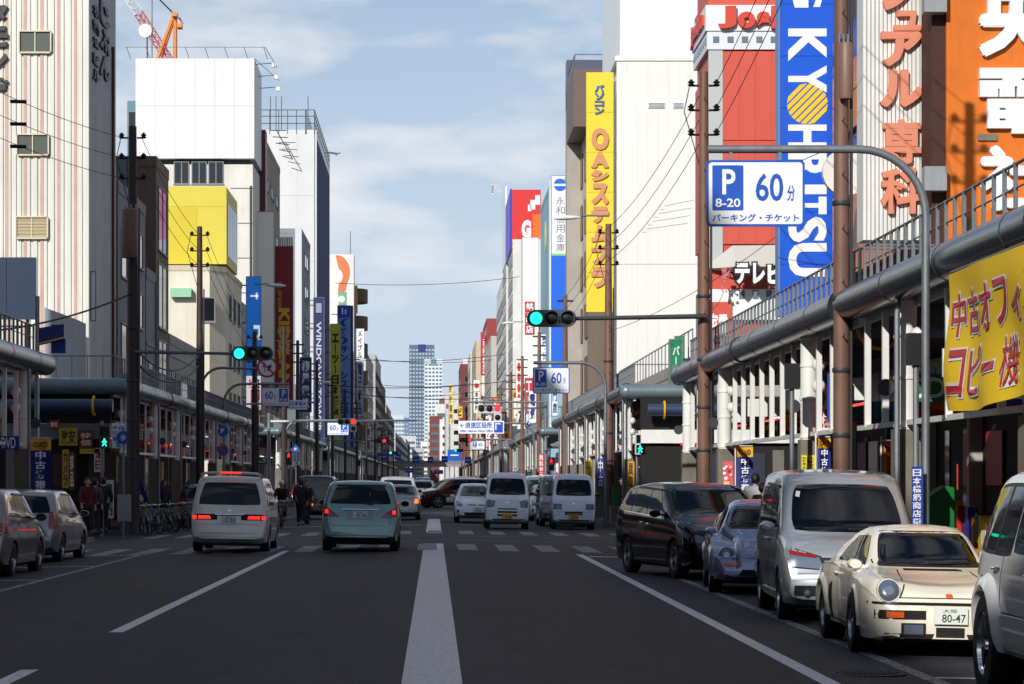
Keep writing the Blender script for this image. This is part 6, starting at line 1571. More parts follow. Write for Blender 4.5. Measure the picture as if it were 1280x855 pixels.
# white block with crane above
t = thing('white_block_building', 'tall cream building topped by a huge blank white billboard box', 'building', (-18, 190.6, 0))
zt, zm = Z(73, 190.6), Z(198, 190.6)
MB().box(-22.3, FL - .15, 191, 198.3, 0, zm - .4).build('wall', wall((222, 219, 210)), t)
MB().box(-22.1, FL - .4, 191.3, 198, zm - .399, zm).build('dark_slot', 'darkgrey', t)
M['bill'] = mat('blank_billboard_white', (222, 222, 223), .5, var=.05, vscale=(.2, .2, .2), dirt=.04)
MB().box(-22.2, FL, 190.64, 198.5, zm, zt).build('billboard_core', M['bill'], t)
for k in range(6):
    a = -22.25 + (FL + 22.25) * k / 6; b = -22.25 + (FL + 22.25) * (k + 1) / 6
    for (c_, d_) in ((zm, zm + 3.9), (zm + 3.92, zt)): MB().box(a, b - .012, 190.6, 190.639, c_, d_).build('billboard_sheet', M['bill'], t)
for i, px in enumerate((217, 239, 260)):
    window(t, 'S', 191, X(px + 10, 191), Z(216, 191), 1.15, 1.7)
    for j in range(1, 4): window(t, 'S', 191, X(px + 10, 191), Z(216, 191) - 3.4 * j, 1.15, 1.7)
for j in range(6): MB().box(-15.2, FL - .15, 190.95, 190.998, zm - 2.2 - 2.6 * j, zm - 2.15 - 2.6 * j).build('joint_line', 'grey', t)
MB().box(X(312, 190.8), X(314.5, 190.8), 190.9, 190.99, 4, zm - 2).build('dark_recess', 'darkgrey', t)
mb = MB()
zr = zt + .8
for k in range(8):
    x = -22.9 + (FL + 23.6) * k / 7; mb.tube([(x, 190.4, zr), (x + .25, 190.9, zt)], .03, 4)
mb.tube([(-23, 190.4, zr), (FL + .8, 190.4, zr)], .02, 4); mb.tube([(FL + .8, 190.4, zr), (FL + 1.2, 198.5, zr - .2)], .03, 4)
mb.tube([(FL, 190.7, zt), (FL + 1.5, 196, zt - .8)], .03, 4)
mb.build('floodlight_rail', 'steel', t)
for k in range(3):
    MB().box(FL + 1.2, FL + 1.5, 192 + 2.6 * k, 192.3 + 2.6 * k, zt - .4 - .5 * k, zt - .1 - .5 * k).build('floodlight', 'white', t)
    MB().tube([(FL, 192.1 + 2.6 * k, zt - .2 - .5 * k), (FL + 1.3, 192.1 + 2.6 * k, zt - .1 - .5 * k)], .03, 4).build('lamp_arm', 'steel', t)
t = thing('satellite_mast', 'roof mast with a white satellite dish beside the crane', 'mast', (X(186, 193), 193, zt - .5))
MB().tube([(X(190, 193), 193, zt - .5), (X(190, 193), 193, zt + 7)], .06, 6).build('mast', 'steel', t)
MB().tube([(X(184, 193), 193, zt - .5), (X(184, 193), 193, zt + 2)], .05, 6).build('post', 'darkgrey', t)
MB().lathe([(.01, .25), (.25, .2), (.42, .08), (.5, -.05)], (X(182, 193), 192.7, Z(39, 193)), 'y', 20).build('dish', 'white', t, smooth=True)
# crane far behind
t = thing('tower_crane', 'red and white lattice crane with orange frame rising behind the white block', 'crane', (X(215, 300), 300, 40))
M['craneR'] = paint((214, 72, 48)); M['craneO'] = paint((226, 130, 40)); M['craneW'] = paint((228, 228, 226))
def lattice(t, a, b, wd, nseg, mm, nm):
    a = Vector(a); b = Vector(b); mb = MB(); d = (b - a).normalized(); q = d.cross(Vector((0, 1, 0))).normalized() * wd
    o2 = Vector((0, wd * 1.4, 0))
    for u, v in ((q, o2 * 0), (-q, o2 * 0), (q * .0, o2)):
        mb.tube([a + u + v, b + u + v], .065, 4)
    for i in range(nseg):
        p0 = a.lerp(b, i / nseg); p1 = a.lerp(b, (i + 1) / nseg); p5 = a.lerp(b, (i + .5) / nseg)
        mb.tube([p0 + q, p5 - q, p1 + q], .05, 4); mb.tube([p0 + q, p5 + o2, p1 + q], .05, 4); mb.tube([p0 - q, p5 + o2, p1 - q], .05, 4)
    return mb.build(nm, mm, t)
P_ = lambda px, py, D=300: (X(px, D), D, Z(py, D))
lattice(t, P_(213, 78), P_(190, 42), .5, 5, 'craneR', 'boom_section'); lattice(t, P_(190, 42), P_(173, 16), .5, 4, 'craneR', 'boom_section'); lattice(t, P_(173, 16), P_(140, -36), .5, 7, 'craneW', 'boom_section')
mb = MB(); mb.tube([P_(196, 76), P_(217, 20)], .2, 6); mb.tube([P_(201, 76, 303), P_(219, 20, 301)], .16, 6); mb.tube([P_(219, 76), P_(219, 18)], .24, 6); mb.box(P_(216, 20)[0], P_(222, 20)[0], 299, 301, P_(0, 22)[2], P_(0, 17)[2]); mb.build('rear_frame', 'craneO', t)
mb = MB().box(P_(222, 0)[0], P_(228, 0)[0], 299, 300.5, P_(0, 36)[2], P_(0, 31)[2]); mb.tube([P_(224, 22), P_(229, 30)], .1, 4); mb.build('cab', 'craneO', t)
MB().tube([P_(219, 19), P_(190, -10)], .08, 4).build('stay_rope', 'wire', t)
# white panel sign, grey slot, maroon block
vsign('L', 196, 320, 342, 265, 478, (226, 226, 222), None, None, 'tall blank white vertical panel beside the cream building', brackets=False)
t = bfast('L', 198.8, 222, Z(165, 198.8), (158, 140, 122), 'beige block with maroon edge behind the blank white panel', depth=9)
MB().box(FL - 9, FL - .8, 198.5, 198.79, 10, Z(163, 198.8)).build('maroon_wall', paint((92, 18, 28)), t)
MB().box(FL, FL + .3, 198.6, 200.6, 10, Z(163, 199)).build('maroon_strip', paint((92, 18, 28)), t)
wgrid(t, 'R', FL, 202, 221, 6, 27, 3, 6, .5, .3)
vsign('L', 214, 344, 366, 308, 510, (134, 20, 30), 'KIDSLAND', (228, 178, 40), 'maroon vertical sign with yellow sideways letters', vert=False, rot=True, tz=(385, 505), bold=.05, margin=.18)
s1 = [o for o in bpy.data.objects if o.get('label') == 'maroon vertical sign with yellow sideways letters'][0]
lettering(s1, 'SUPER', paint((198, 150, 40)), 'S', 214, X(347, 214), X(352, 214), Z(386, 214), Z(352, 214), .03, .02, rot=True)
vsign('L', 178, 308, 326, 346, 512, (30, 120, 220), None, None, 'lit blue and white cigarette and bank machine sign on the left', emit=.25)
s1 = [o for o in bpy.data.objects if o.get('label', '').startswith('lit blue and white cig')][0]
M['litw'] = mat('lit_sign_white', (240, 244, 250), .4, emit=.5)
MB().box(X(308, 178), X(326, 178), 177.93, 177.995, Z(512, 178), Z(470, 178)).build('white_panel', M['litw'], s1)
MB().box(X(313.5, 178), X(325, 178), 177.88, 177.929, Z(511, 178), Z(487, 178)).build('red_panel', mat('lit_red', (225, 40, 50), .4, emit=.5), s1)
lettering(s1, 'たばこ', mat('lit_red', (225, 40, 50)), 'S', 177.93, X(311, 178), X(325, 178), Z(486, 178), Z(472, 178), .02, .03)
lettering(s1, '銀行', 'litw', 'S', 177.88, X(315, 178), X(324, 178), Z(498, 178), Z(489, 178), .02, .03)
lettering(s1, 'ATM', 'litw', 'S', 177.88, X(315, 178), X(324.5, 178), Z(509, 178), Z(500, 178), .02, .03)
MB().box(X(313, 178), X(323, 178), 177.9, 177.99, Z(371, 178), Z(369, 178)).build('logo_bar', 'litw', s1); MB().box(X(320, 178), X(322, 178), 177.9, 177.99, Z(374, 178), Z(366, 178)).build('logo_bar', 'litw', s1)
lettering(s1, 'コトバ', 'litw', 'S', 178, X(317, 178), X(325, 178), Z(468, 178), Z(405, 178), .02, .06, vert=True)
# olive vertical sign beside
vsign('L', 196.6, 326, 337, 360, 505, (140, 112, 20), None, None, 'plain olive vertical sign behind the blue and white one', brackets=False)
t = bfast('L', 222.4, 231, 14, (120, 120, 126), 'low dark building before the third crossing'); storeys(t, 'L', FL, 222.4, 231, 14, rgb=(120, 120, 126))
# ribbed grey tower
t = bfast('L', 258, 276, Z(288, 260), (138, 142, 150), 'grey tower with dark vertical ribs and a pale edge', depth=2.8)
for k in range(8): MB().box(FL - 2.75 + k * .24, FL - 2.75 + k * .24 + .11, 257.8, 257.99, 9, Z(296, 258)).build('rib', paint((64, 78, 80)), t)
MB().box(FL - .62, FL + .04, 257.6, 257.99, 5, Z(284, 258)).build('pale_edge', paint((210, 214, 216)), t)
wgrid(t, 'R', FL, 261, 275, 6, 26, 1, 6, .55, .45)
t = bfast('L', 251, 257.8, 11, (120, 120, 126), 'low shop house at the third crossing'); storeys(t, 'L', FL, 251, 257.8, 11, rgb=(120, 120, 126))
# wrapped tower
M['sheet'] = mat('white_scaffold_sheet', (216, 216, 216), .7, var=.08, vscale=(.3, .3, .2), bump=.5, bscale=1.2)
M['net'] = mat('navy_scaffold_net', (40, 56, 100), .8, var=.2, vscale=(.4, .4, .4), bump=.4, bscale=2)
t = thing('wrapped_tower', 'tower wrapped in white sheeting and navy netting with scaffold on top', 'building', (-16, 286, 0))
zt2 = Z(162, 286)
MB().box(-19.2, FL - .1, 286.1, 327, 0, zt2 - .2).build('wall', wall((190, 190, 190)), t)
n = 3
for i in range(n):
    for j in range(5):
        a = -19.2 + (FL + 19.2) * i / n; b = -19.2 + (FL + 19.2) * (i + 1) / n
        MB().box(a, b - .01, 286.0, 286.06, 4 + (zt2 - 4) * j / 5, 4 + (zt2 - 4) * (j + 1) / 5 - .02).build('sheet', 'sheet', t)
for i in range(6):
    a = 286.2 + 40.6 * i / 6; MB().box(FL - .06, FL + .03, a, a + 6.7, 4, zt2 - .4).build('net', 'net', t)
MB().box(FL + .06, FL + .24, 286.1, 286.8, 4, zt2).build('white_edge', 'sheet', t)
mb = MB()
for i in range(14): y = 286 + 3.1 * i; mb.tube([(FL, y, zt2 - .5), (FL, y, zt2 + 2.2)], .05, 4); mb.tube([(FL - .9, y, zt2 - .5), (FL - .9, y, zt2 + 2.2)], .05, 4)
for z in (zt2 + .7, zt2 + 1.5, zt2 + 2.2):
    mb.tube([(FL, 286, z), (FL, 327, z)], .05, 4); mb.tube([(FL - 6, 286, z), (FL, 286, z)], .05, 4)
for i in range(7): x = FL - 6 + i; mb.tube([(x, 286, zt2 - .5), (x, 286, zt2 + 2.2)], .05, 4)
tag(mb.build('scaffold_tubes', 'steel', t), kind='stuff')
for px in (338, 345, 352, 385): MB().tube([(X(px, 288), 288, zt2 - .5), (X(px, 288), 288, zt2 + 4)], .05, 4).build('antenna', 'steel', t)
mb = MB()
for i in range(5):
    a = X(337 + i * 4, 280); mb.tube([(X(337 + i * 4, 284), 284, Z(163 + i * 8, 284)), (X(358 + i * 2, 284), 284, Z(163 + i * 9, 284))], .05, 4)
mb.tube([(X(345, 284), 284, Z(162, 284)), (X(366, 284), 284, Z(199, 284))], .05, 4)
tag(mb.build('sign_frame', 'darkgrey', t), kind='stuff')
mb = MB()
for q in range(5): mb.tube([(FL + .3, 320 - q * 3, Z(190, 320) - .4 * q), (FL + 1.6, 320 - q * 3, Z(190, 320) - .2 - .4 * q)], .05, 4)
mb.tube([(FL + 1.6, 321, Z(189, 320)), (FL + 1.6, 307, Z(189, 320) - 2.2)], .05, 4); tag(mb.build('side_frame', 'steel', t), kind='stuff')
# navy signs etc
def logo_lab(l): return [o for o in bpy.data.objects if o.get('label') == l][0]
vsign('L', 285, 392, 405, 372, 560, (30, 42, 92), 'WINDOWS TOWER', (190, 196, 206), 'navy vertical sign with silver sideways letters', vert=False, rot=True, tz=(402, 540), bold=.02, margin=.25)
l_ = logo_lab('navy vertical sign with silver sideways letters'); MB().box(X(395, 285), X(402, 285), 284.9, 284.99, Z(391, 285), Z(379, 285)).build('emblem', paint((150, 156, 170)), l_)
vsign('L', 240, 375, 389, 447, 515, (24, 40, 90), '柳屋電機', (214, 220, 230), 'dark blue vertical sign with four pale characters above the parking sign', bold=.05, margin=.16)
vsign('L', 300, 413, 425.5, 405, 560, (214, 200, 40), 'エーツー日本橋店', (20, 24, 26), 'yellow vertical sign with black katakana', tz=(416, 520), bold=.05, margin=.16)
vsign('L', 315, 422, 438, 382, 560, (120, 158, 220), '(株)サン・システム日本橋', (24, 44, 140), 'pale blue vertical sign with dark blue characters', tz=(398, 540), bold=.04, margin=.2)
l_ = logo_lab('pale blue vertical sign with dark blue characters'); MB().box(X(422, 315), X(438, 315), 314.88, 314.99, Z(397, 315), Z(382, 315)).build('blue_head', paint((24, 70, 190)), l_)
MB().box(X(427, 315), X(429, 315), 314.8, 314.87, Z(393, 315), Z(385, 315)).build('emblem', 'sigw', l_); MB().box(X(431, 315), X(433, 315), 314.8, 314.87, Z(393, 315), Z(387, 315)).build('emblem', 'sigw', l_)
MB().box(X(438, 315) + .05, X(441.5, 315), 314.95, 315.3, Z(560, 315), Z(382, 315)).build('navy_side', paint((24, 34, 110)), l_)
t = bfast('L', 351, 424, Z(430, 400), (128, 122, 124), 'dull block behind the yellow and pale blue vertical signs'); storeys(t, 'L', FL, 351, 424, Z(430, 400), rgb=(128, 122, 124), style='ribbon')
t = thing('orange_emblem_building', 'white building with an orange swirl emblem and small green sign', 'building', (-15, 425, 0))
zt3 = Z(318, 425)
MB().box(X(410, 425), FL, 425, 430, 0, zt3).build('wall', wall((232, 230, 226)), t)
P = []
for i in range(15): a = R(100 - 190 * i / 14); P.append((X(422, 425) + 2.0 * math.cos(a), 424.9, Z(340, 425) + 2.8 * math.sin(a) - (.9 if i > 10 else 0)))
for i in range(9): a = R(-70 + 140 * i / 8); P.append((X(421, 425) + 1.0 * math.cos(a), 424.9, Z(345, 425) + 1.3 * math.sin(a)))
MB().poly(P[::-1], (0, .09, 0)).build('emblem', paint((214, 120, 70)), t)
o = MB().box(X(423, 425), X(433, 425), 424.88, 424.99, Z(381, 425), Z(365, 425)).build('green_sign', paint((110, 170, 130)), t)
MB().lathe([(.55, -.03), (.55, 0)], (X(427, 425), 424.87, Z(374, 425)), 'y', 16).build('white_disc', 'sigw', o)
MB().tube([(X(438, 426), 426, zt3), (X(438, 426), 426, zt3 + 4)], .06, 4).build('antenna', 'steel', t)
BB = (96, 78, 62)
t = bfast('L', 430.2, 439, Z(357, 431), BB, 'dark brown apartment block with stepped rounded balconies')
MB().box(X(443, 430), X(447, 430), 429.9, 430.19, Z(392, 430), Z(357, 430)).build('tan_panel', paint((190, 140, 70)), t)
for j in range(8):
    z = Z(362, 434) - j * 4.6
    pts = [(FL, 430.6, z)] + [(FL + 2.1 * math.sin(math.pi * k / 8) ** .6, 430.6 + 7.8 * k / 8, z) for k in range(1, 8)] + [(FL, 438.6, z)]
    MB().poly(pts, (0, 0, -2.3)).build('balcony', wall(BB), t)
vsign('L', 426, 444.5, 455, 411, 450, (232, 234, 236), 'メイプル', (40, 44, 50), 'white vertical sign with dark characters beneath the brown balconies', bold=.03, margin=.25)
vsign('L', 424, 446, 454, 452, 520, (190, 196, 206), '電子部品', (40, 70, 150), 'pale vertical sign with blue characters below the white one', bold=.03, margin=.2)
LFAR = [(461, 500, 462, (176, 172, 170), 'grid'), (500, 559, 440, (206, 204, 200), 'grid'), (581, 640, 444, (188, 186, 184), 'ribbon'), (640, 700, 478, (120, 124, 132), 'grid'), (711, 790, 506, (196, 192, 190), 'ribbon'), (790, 850, 520, (150, 130, 126), 'grid'), (881, 1000, 540, (190, 192, 196), 'ribbon'), (1000, 1200, 545, (176, 182, 190), 'ribbon'), (1200, 1390, 548, (190, 190, 190), 'ribbon')]
LW = ['pale grey', 'white', 'light stone', 'slate grey', 'pale pinkish', 'brownish', 'bluish white', 'misty grey', 'far whitish']
for i, (a, b, py, c, stl) in enumerate(LFAR):
    h = Z(py, a + 5); t = bfast('L', a, b, h, c, '%s block far down the left side of the street' % LW[i], depth=12)
    storeys(t, 'L', FL, a, b, h, rgb=c, style='ribbon' if a > 600 else stl, ny=5)
    wribbon(t, 'S', a, FL - 5, FL - .5, h * .4, h - 1, 4, .4)
# ======================= RIGHT SIDE =======================
t = bfast('R', 15.2, 51.8, 4.4, (120, 112, 104), 'low shop row under the nearest right canopy', depth=12)
# orange building
OR = (224, 116, 18)
M['orange'] = mat('orange_plaster', OR, .7, var=.12, vscale=(.5, .5, .5), dirt=.10, bump=.4, bscale=5)
t = thing('orange_building', 'bright orange plastered building with huge white characters at the right edge', 'building', (16, 52, 0))
MB().box(FR, 26, 52, 53.3, 4.0, 24).build('wall', M['orange'], t)
MB().box(FR + .3, 26, 53.3, 66, 0, 24).build('rear_wall', M['orange'], t)
WL = mat('white_letter', (236, 238, 240), .45, var=.06, vscale=(1, 1, 1), dirt=.05)
for ch, a, b, ft in (('央', -28, 72, .05), ('社', 182, 264, .035)):
    lettering(t, ch, WL, 'S', 52, X(1222, 52), X(1318, 52), Z(b, 52), Z(a, 52), .12, .0, name='white_character', fat=ft)
mb = MB(); u0, v0, uw, vh = X(1223, 52), Z(168, 52), X(1318, 52) - X(1223, 52), Z(86, 52) - Z(168, 52)
for a, b, c_, d_ in ((0, 1, .84, 1), (.30, .55, .81, .84), (0, .24, .56, .81), (.24, .26, .68, .81), (.26, .46, .56, .81), (.49, .74, .56, .81), (.74, .76, .68, .81), (.76, 1, .56, .81), (.46, .49, .72, .81), (.1, .86, .39, .53), (.1, .26, .36, .39), (.34, .6, .36, .39), (.68, .86, .36, .39),
        (.1, .86, .23, .36), (.1, .26, .2, .23), (.34, .6, .2, .23), (.68, .86, .2, .23), (.1, .86, .08, .2), (.42, 1, 0, .08)):
    mb.box(u0 + a * uw, u0 + b * uw, 51.86, 51.999, v0 + c_ * vh, v0 + d_ * vh)
mb.build('white_character', WL, t)
for (a, b) in ((1208, 1220),): pass
MB().box(X(1222, 52), X(1246, 52), 51.95, 51.99, Z(176, 52), Z(168, 52)).build('bare_patch', 'concrete', t)
MB().box(X(1210, 52), X(1219, 52), 51.95, 51.99, Z(292, 52), Z(272, 52)).build('bare_patch', 'concrete', t)
mb = MB().box(FR - .28, FR - .001, 52.1, 53.2, 4, 24); mb.build('dark_reveal', mat('dark_red_brown', (66, 30, 16), .7, var=.2), t)
MB().box(FR - .5, FR - .05, 51.7, 52.05, Z(240, 52), Z(210, 52)).build('junction_box', 'relay', t)
MB().box(FR - .5, FR - .05, 51.7, 52.05, Z(18, 52), Z(-20, 52)).build('junction_box', 'relay', t)
# ribbed sign panel with salmon characters
t = thing('ribbed_sign_panel', 'white ribbed vertical panel with raised salmon coloured characters', 'sign', (9.6, 53.5, 5))
x0, x1, z1, z0 = X(1079, 53.5), X(1166, 53.5), 14.6, Z(300, 53.5)
MB().box(x0, x1, 53.56, 54.3, z0, z1).build('core', 'white', t)
n = 17
for i in range(n):
    a = x0 + (x1 - x0) * i / n; MB().box(a, a + (x1 - x0) / n * .78, 53.5, 53.559, z0, z1).build('rib', 'white', t)
M['salmon'] = mat('salmon_letter', (222, 138, 108), .5, var=.05)
yc = 53.5
for ch, a, b, l, r_ in (('ジ', -58, 14, 1100, 1150), ('ュ', 14, 40, 1116, 1150), ('ア', 40, 84, 1100, 1152), ('ル', 88, 135, 1099, 1153), ('専', 150, 206, 1101, 1151), ('科', 210, 268, 1100, 1150)):
    lettering(t, ch, 'salmon', 'S', yc, X(l, yc), X(r_, yc), Z(b, yc), Z(a, yc), .12, .02, name='raised_character', fat=.018 if ch in '専科' else .035)
t = bfast('R', 54.4, 66.2, 22, (88, 84, 84), 'dark building with orange panels and blue window film behind the ribbed panel', f=FR + .02)
for z_, zz, mm in ((Z(90, 60), Z(50, 60), (224, 130, 20)), (Z(140, 60), Z(92, 60), (224, 130, 20)), (Z(50, 60), Z(0, 60), (50, 60, 170)), (Z(330, 60), Z(215, 60), (224, 130, 20)), (Z(210, 60), Z(150, 60), (50, 60, 150))):
    MB().box(FR - .15, FR + .01, 57, 65.9, min(z_, zz), max(z_, zz)).build('side_panel', paint(mm), t)
vsign_l = 'huge blue vertical sign with white sideways letters and yellow striped disc'
KB = (16, 90, 214)
t = thing('blue_vertical_sign', vsign_l, 'sign', (9.7, 66.5, 5))
D_ = 66.5; x0, x1, z1, z0 = X(975, D_), X(1044, D_), Z(-60, D_), Z(395, D_)
MB().box(x0, x1, D_ + .01, D_ + .5, z0, z1).build('core', paint(KB, .35), t)
for i in range(7):
    a = z0 + (z1 - z0) * i / 7; MB().box(x0, x1, D_ - .03, D_ + .009, a, a + (z1 - z0) / 7 - .012).build('panel', paint(KB, .35), t)
MB().box(x0 - .06, x0 - .001, D_ - .06, D_ + .5, z0, z1).build('edge_trim', paint((90, 130, 190)), t)
yc = D_ - .03
for ch, a, b in (('K', 36, 77), ('Y', 82, 116), ('H', 156, 206), ('R', 184, 228), ('I', 231, 243), ('T', 246, 268), ('S', 271, 303), ('U', 304, 346)):
    if ch == 'H': a, b = 156, 186
    if ch == 'R': a, b = 190, 226
    lettering(t, ch, 'sigw', 'S', yc, X(985, D_), X(1033, D_), Z(b, D_), Z(a, D_), .015, .035, rot=True, name='letter')
cx, cz, rr_ = X(1009, D_), Z(130, D_), 25.5 / F * D_
P = []
for k in range(-3, 5):
    c0 = (k - .5) * rr_ * .27 + .02; c1 = c0 + rr_ * .2
    pts = []
    for c_ in (c0, c1):
        if abs(c_) < rr_:
            h_ = math.sqrt(rr_ ** 2 - c_ ** 2); pts.append((c_, h_))
    if len(pts) == 2:
        (c0, h0), (c1, h1) = pts; Q = [(c0, -h0), (c1, -h1), (c1, h1), (c0, h0)]
        r2 = R(45); W_ = [(cx + u * math.cos(r2) + v * -math.sin(r2), yc - .012, cz + u * math.sin(r2) + v * math.cos(r2)) for u, v in Q]
        # stripes run from upper left to lower right
        W_ = [(2 * cx - a, b, c) for a, b, c in W_]
        MB().poly(W_, (0, .01, 0)).build('disc_stripe', paint((238, 200, 30)), t)
lettering(t, 'G', 'sigw', 'S', yc, X(990, D_), X(1028, D_), Z(10, D_), Z(-34, D_), .015, .03, rot=True, name='letter')
t = thing('round_sign_disc', 'large white round sign half hidden by the tall brown pole', 'sign', (X(1062, 60), 60, Z(215, 60)))
MB().lathe([(.55, 0), (.55, .2)], (X(1058, 60), 60, Z(215, 60)), 'y', 28).build('disc', 'white', t)
t = bfast('R', 66.8, 72.3, 14, (140, 136, 130), 'corner building behind the huge blue sign', f=FR + .02); storeys(t, 'R', FR + .02, 66.8, 72.3, 14, rgb=(140, 136, 130))
# red electronics store
RD = (206, 84, 66)
M['redpanel'] = mat('red_wall_panel', RD, .5, var=.06, vscale=(.4, .4, .2))
t = thing('red_store', 'salmon red store with white band, small square windows and raised red letters', 'building', (16, 97.3, 0))
yf = 97.3; xl = FR + .02; xr = 24
MB().box(xl + .1, xr, yf + .1, 102.4, 0, 27).build('wall', M['redpanel'], t)
def zz_(p): return Z(p, yf)
for k in range(9):
    a = xl + .55 + k * .62; 
    for (p0, p1) in ((64, 175), (176, 234), (234.5, 305)):
        MB().box(a, a + .614, yf + .02, yf + .099, zz_(p1), zz_(p0)).build('red_panel', M['redpanel'], t)
for k in range(8): MB().box(xl + .02, xl + .099, yf + .2 + .62 * k, yf + .2 + .62 * k + .6, zz_(305), zz_(90)).build('red_panel', M['redpanel'], t)
MB().box(xl + .0, xl + .54, yf, yf + .098, zz_(330), zz_(61)).build('grey_pilaster', paint((186, 190, 188)), t)
WB = paint((236, 238, 238), .45)
MB().box(xl - .12, xr, yf - .12, 102.4, zz_(39), zz_(7)).build('white_band', WB, t)
MB().box(xl - .06, xr, yf - .06, 102.4, zz_(62), zz_(39.5)).build('window_band', paint((222, 226, 230)), t)
for k in range(6):
    MB().box(X(891 + k * 18, yf), X(898.5 + k * 18, yf), yf - .09, yf - .061, zz_(53.5), zz_(46)).build('square_window', paint((110, 126, 140), .2), t)
for k in range(7): MB().box(xl - .09, xl - .061, yf + .3 + .7 * k, yf + .65 + .7 * k, zz_(53), zz_(46)).build('square_window', paint((110, 126, 140), .2), t)
MB().box(xl - .02, xr, yf + .0, 102.4, zz_(6.5), zz_(-6)).build('red_top', M['redpanel'], t)
M['redlet'] = mat('raised_red_letter', (206, 66, 48), .5)
for ch, a, b, p0, p1 in (('J', 897, 919, 9, 37), ('o', 921, 943, 16, 37), ('s', 945, 961, 16, 37), ('h', 963, 982, 9, 37), ('i', 984, 990, 9, 37), ('n', 992, 1010, 16, 37)):
    lettering(t, ch, 'redlet', 'S', yf - .12, X(a, yf), X(b, yf), zz_(p1), zz_(p0), .2, .06, name='raised_letter')
lettering(t, 'Joshin', 'redlet', 'L', xl - .12, -102.2, -97.6, zz_(37), zz_(9), .1, .05, name='raised_letter')
# lower store canopy with black and white katakana
mb = MB(); z1, z0 = zz_(305), zz_(330)
mb.add([(xl + .9, yf - .02, zz_(307)), (xr, yf - .02, zz_(302)), (xr, yf - .9, zz_(331)), (xl + .95, yf - .9, zz_(336)), (xl - .2, yf - .02, zz_(336)), (xl + .9, yf - .02, zz_(340)), (xr, yf - .02, zz_(340))], [(0, 3, 2, 1), (0, 4, 3), (4, 5, 3), (5, 6, 2, 3)]); mb.build('sloping_canopy', paint((196, 196, 190)), t)
MB().box(xl - .9, xl + 5, yf - 1.3, yf - .1, zz_(300.5) - 1.5, zz_(330)).build('canopy_soffit', paint((150, 150, 146)), t) if 0 else None
for ch, a, b in (('テ', 914, 932), ('レ', 936, 951), ('ビ', 954, 974)):
    o = lettering(t, ch, 'blackp', 'S', yf - .95, X(a - 1, yf), X(b + 2, yf), zz_(361), zz_(330), .25, .14, name='letter_shadow_block')
    lettering(t, ch, 'sigw', 'S', yf - 1.205, X(a, yf), X(b, yf), zz_(358), zz_(332), .05, .05, name='white_character')
lettering(t, '激安', mat('pink_char', (206, 110, 116), .5), 'S', yf - .95, X(898, yf), X(913, yf), zz_(368), zz_(337), .1, .05, vert=False, name='pink_character')
MB().box(xl - .1, xr, yf - .2, yf - .01, zz_(400), zz_(362)).build('lower_white_band', WB, t)
for k in range(6): MB().box(X(923 + k * 17, yf), X(930 + k * 17, yf), yf - .23, yf - .201, zz_(374), zz_(363 + .5)).build('square_window', paint((110, 126, 140), .2), t)
MB().box(xl - .12, xl + .85, yf - .3, yf - .201, zz_(450), zz_(378)).build('red_lower_panel', M['redpanel'], t)
lettering(t, '家電', 'sigw', 'S', yf - .3, xl - .02, xl + .7, zz_(420), zz_(392), .02, .03, name='white_character')
vsign('R', 96.6, 872, 884.5, 370, 450, (40, 60, 130), 'デジタル館', (220, 224, 230), 'small blue vertical sign on the corner of the red store', margin=.15, bold=.03)
vsign('R', 94, 838, 852, 425, 478, (20, 130, 90), 'パーツ', (230, 236, 230), 'green vertical sign above the canopy before the red store', margin=.2, bold=.03)
t = bfast('R', 92, 96.2, 6.2, (170, 166, 160), 'low building before the red store')
t = bfast('R', 102.6, 146, 6.6, (176, 172, 164), 'long low building behind the second right canopy'); roofstuff(t, 'R', FR + 1, FR + 10, 104, 140, 6.6, 6, 31)
mb = MB()
for k in range(24): mb.box(FR - .03, FR + .02, 103 + 1.75 * k, 103.05 + 1.75 * k, 6.6, 7.7)
mb.box(FR - .03, FR + .02, 103, 144, 7.66, 7.7); tag(mb.build('roof_railing', 'steel', t), kind='stuff')
t = thing('green_poster_frame', 'green and white poster board on the canopy roof before the white building', 'sign', (X(865, 104), 104, 6.5))
MB().box(X(843, 104), X(855, 104), 103.9, 104, Z(480, 104), Z(420, 104)).build('board', paint((40, 130, 100)), t)
lettering(t, 'SALE', 'sigw', 'S', 103.9, X(845, 104), X(853, 104), Z(470, 104), Z(430, 104), .02, .02, rot=True)
# big white building
F2 = 11.45
t = thing('white_slab_building', 'big blank off-white building with two small vents left of the red store', 'building', (20, 162.5, 0))
WW = mat('off_white_panels', (230, 228, 223), .6, var=.05, vscale=(.2, .2, .1), dirt=.04)
zt = Z(76, 162.5)
MB().box(F2 + .3, 28, 162.6, 188, 0, zt).build('wall', WW, t)
for k in range(8):
    a = F2 + .12 + k * .66
    for (p0, p1) in ((76, 330), (330.5, 520)): MB().box(a, a + .656, 162.5, 162.599, Z(p1, 162.5), Z(p0, 162.5)).build('wall_panel', WW, t)
for k in range(8, 20): MB().box(F2 + .12 + k * .66, F2 + .12 + k * .66 + .656, 162.5, 162.599, 5, zt).build('wall_panel', WW, t)
MB().box(F2 + .02, 28, 162.4, 188, zt, zt + .3).build('cornice', WB, t)
MB().box(X(775, 163), 27, 163, 180, zt + .3, 40).build('penthouse', mat('penthouse_white', (232, 236, 240), .5, var=.03), t)
for a, b in ((810, 831), (841, 854)):
    o = MB().box(X(a, 162.5), X(b, 162.5), 162.44, 162.499, Z(135.5, 162.5), Z(128, 162.5)).build('vent', WB, t)
    for q in range(4): MB().box(X(a + .7, 162.5), X(b - .7, 162.5), 162.40, 162.439, Z(134.8 - q * 1.7, 162.5), Z(134 - q * 1.7, 162.5)).build('slat', 'relay', o)
t2 = thing('white_floodlight_bars', 'row of small floodlights on arms above the low roof by the white building', 'floodlights', (14, 120, 9))
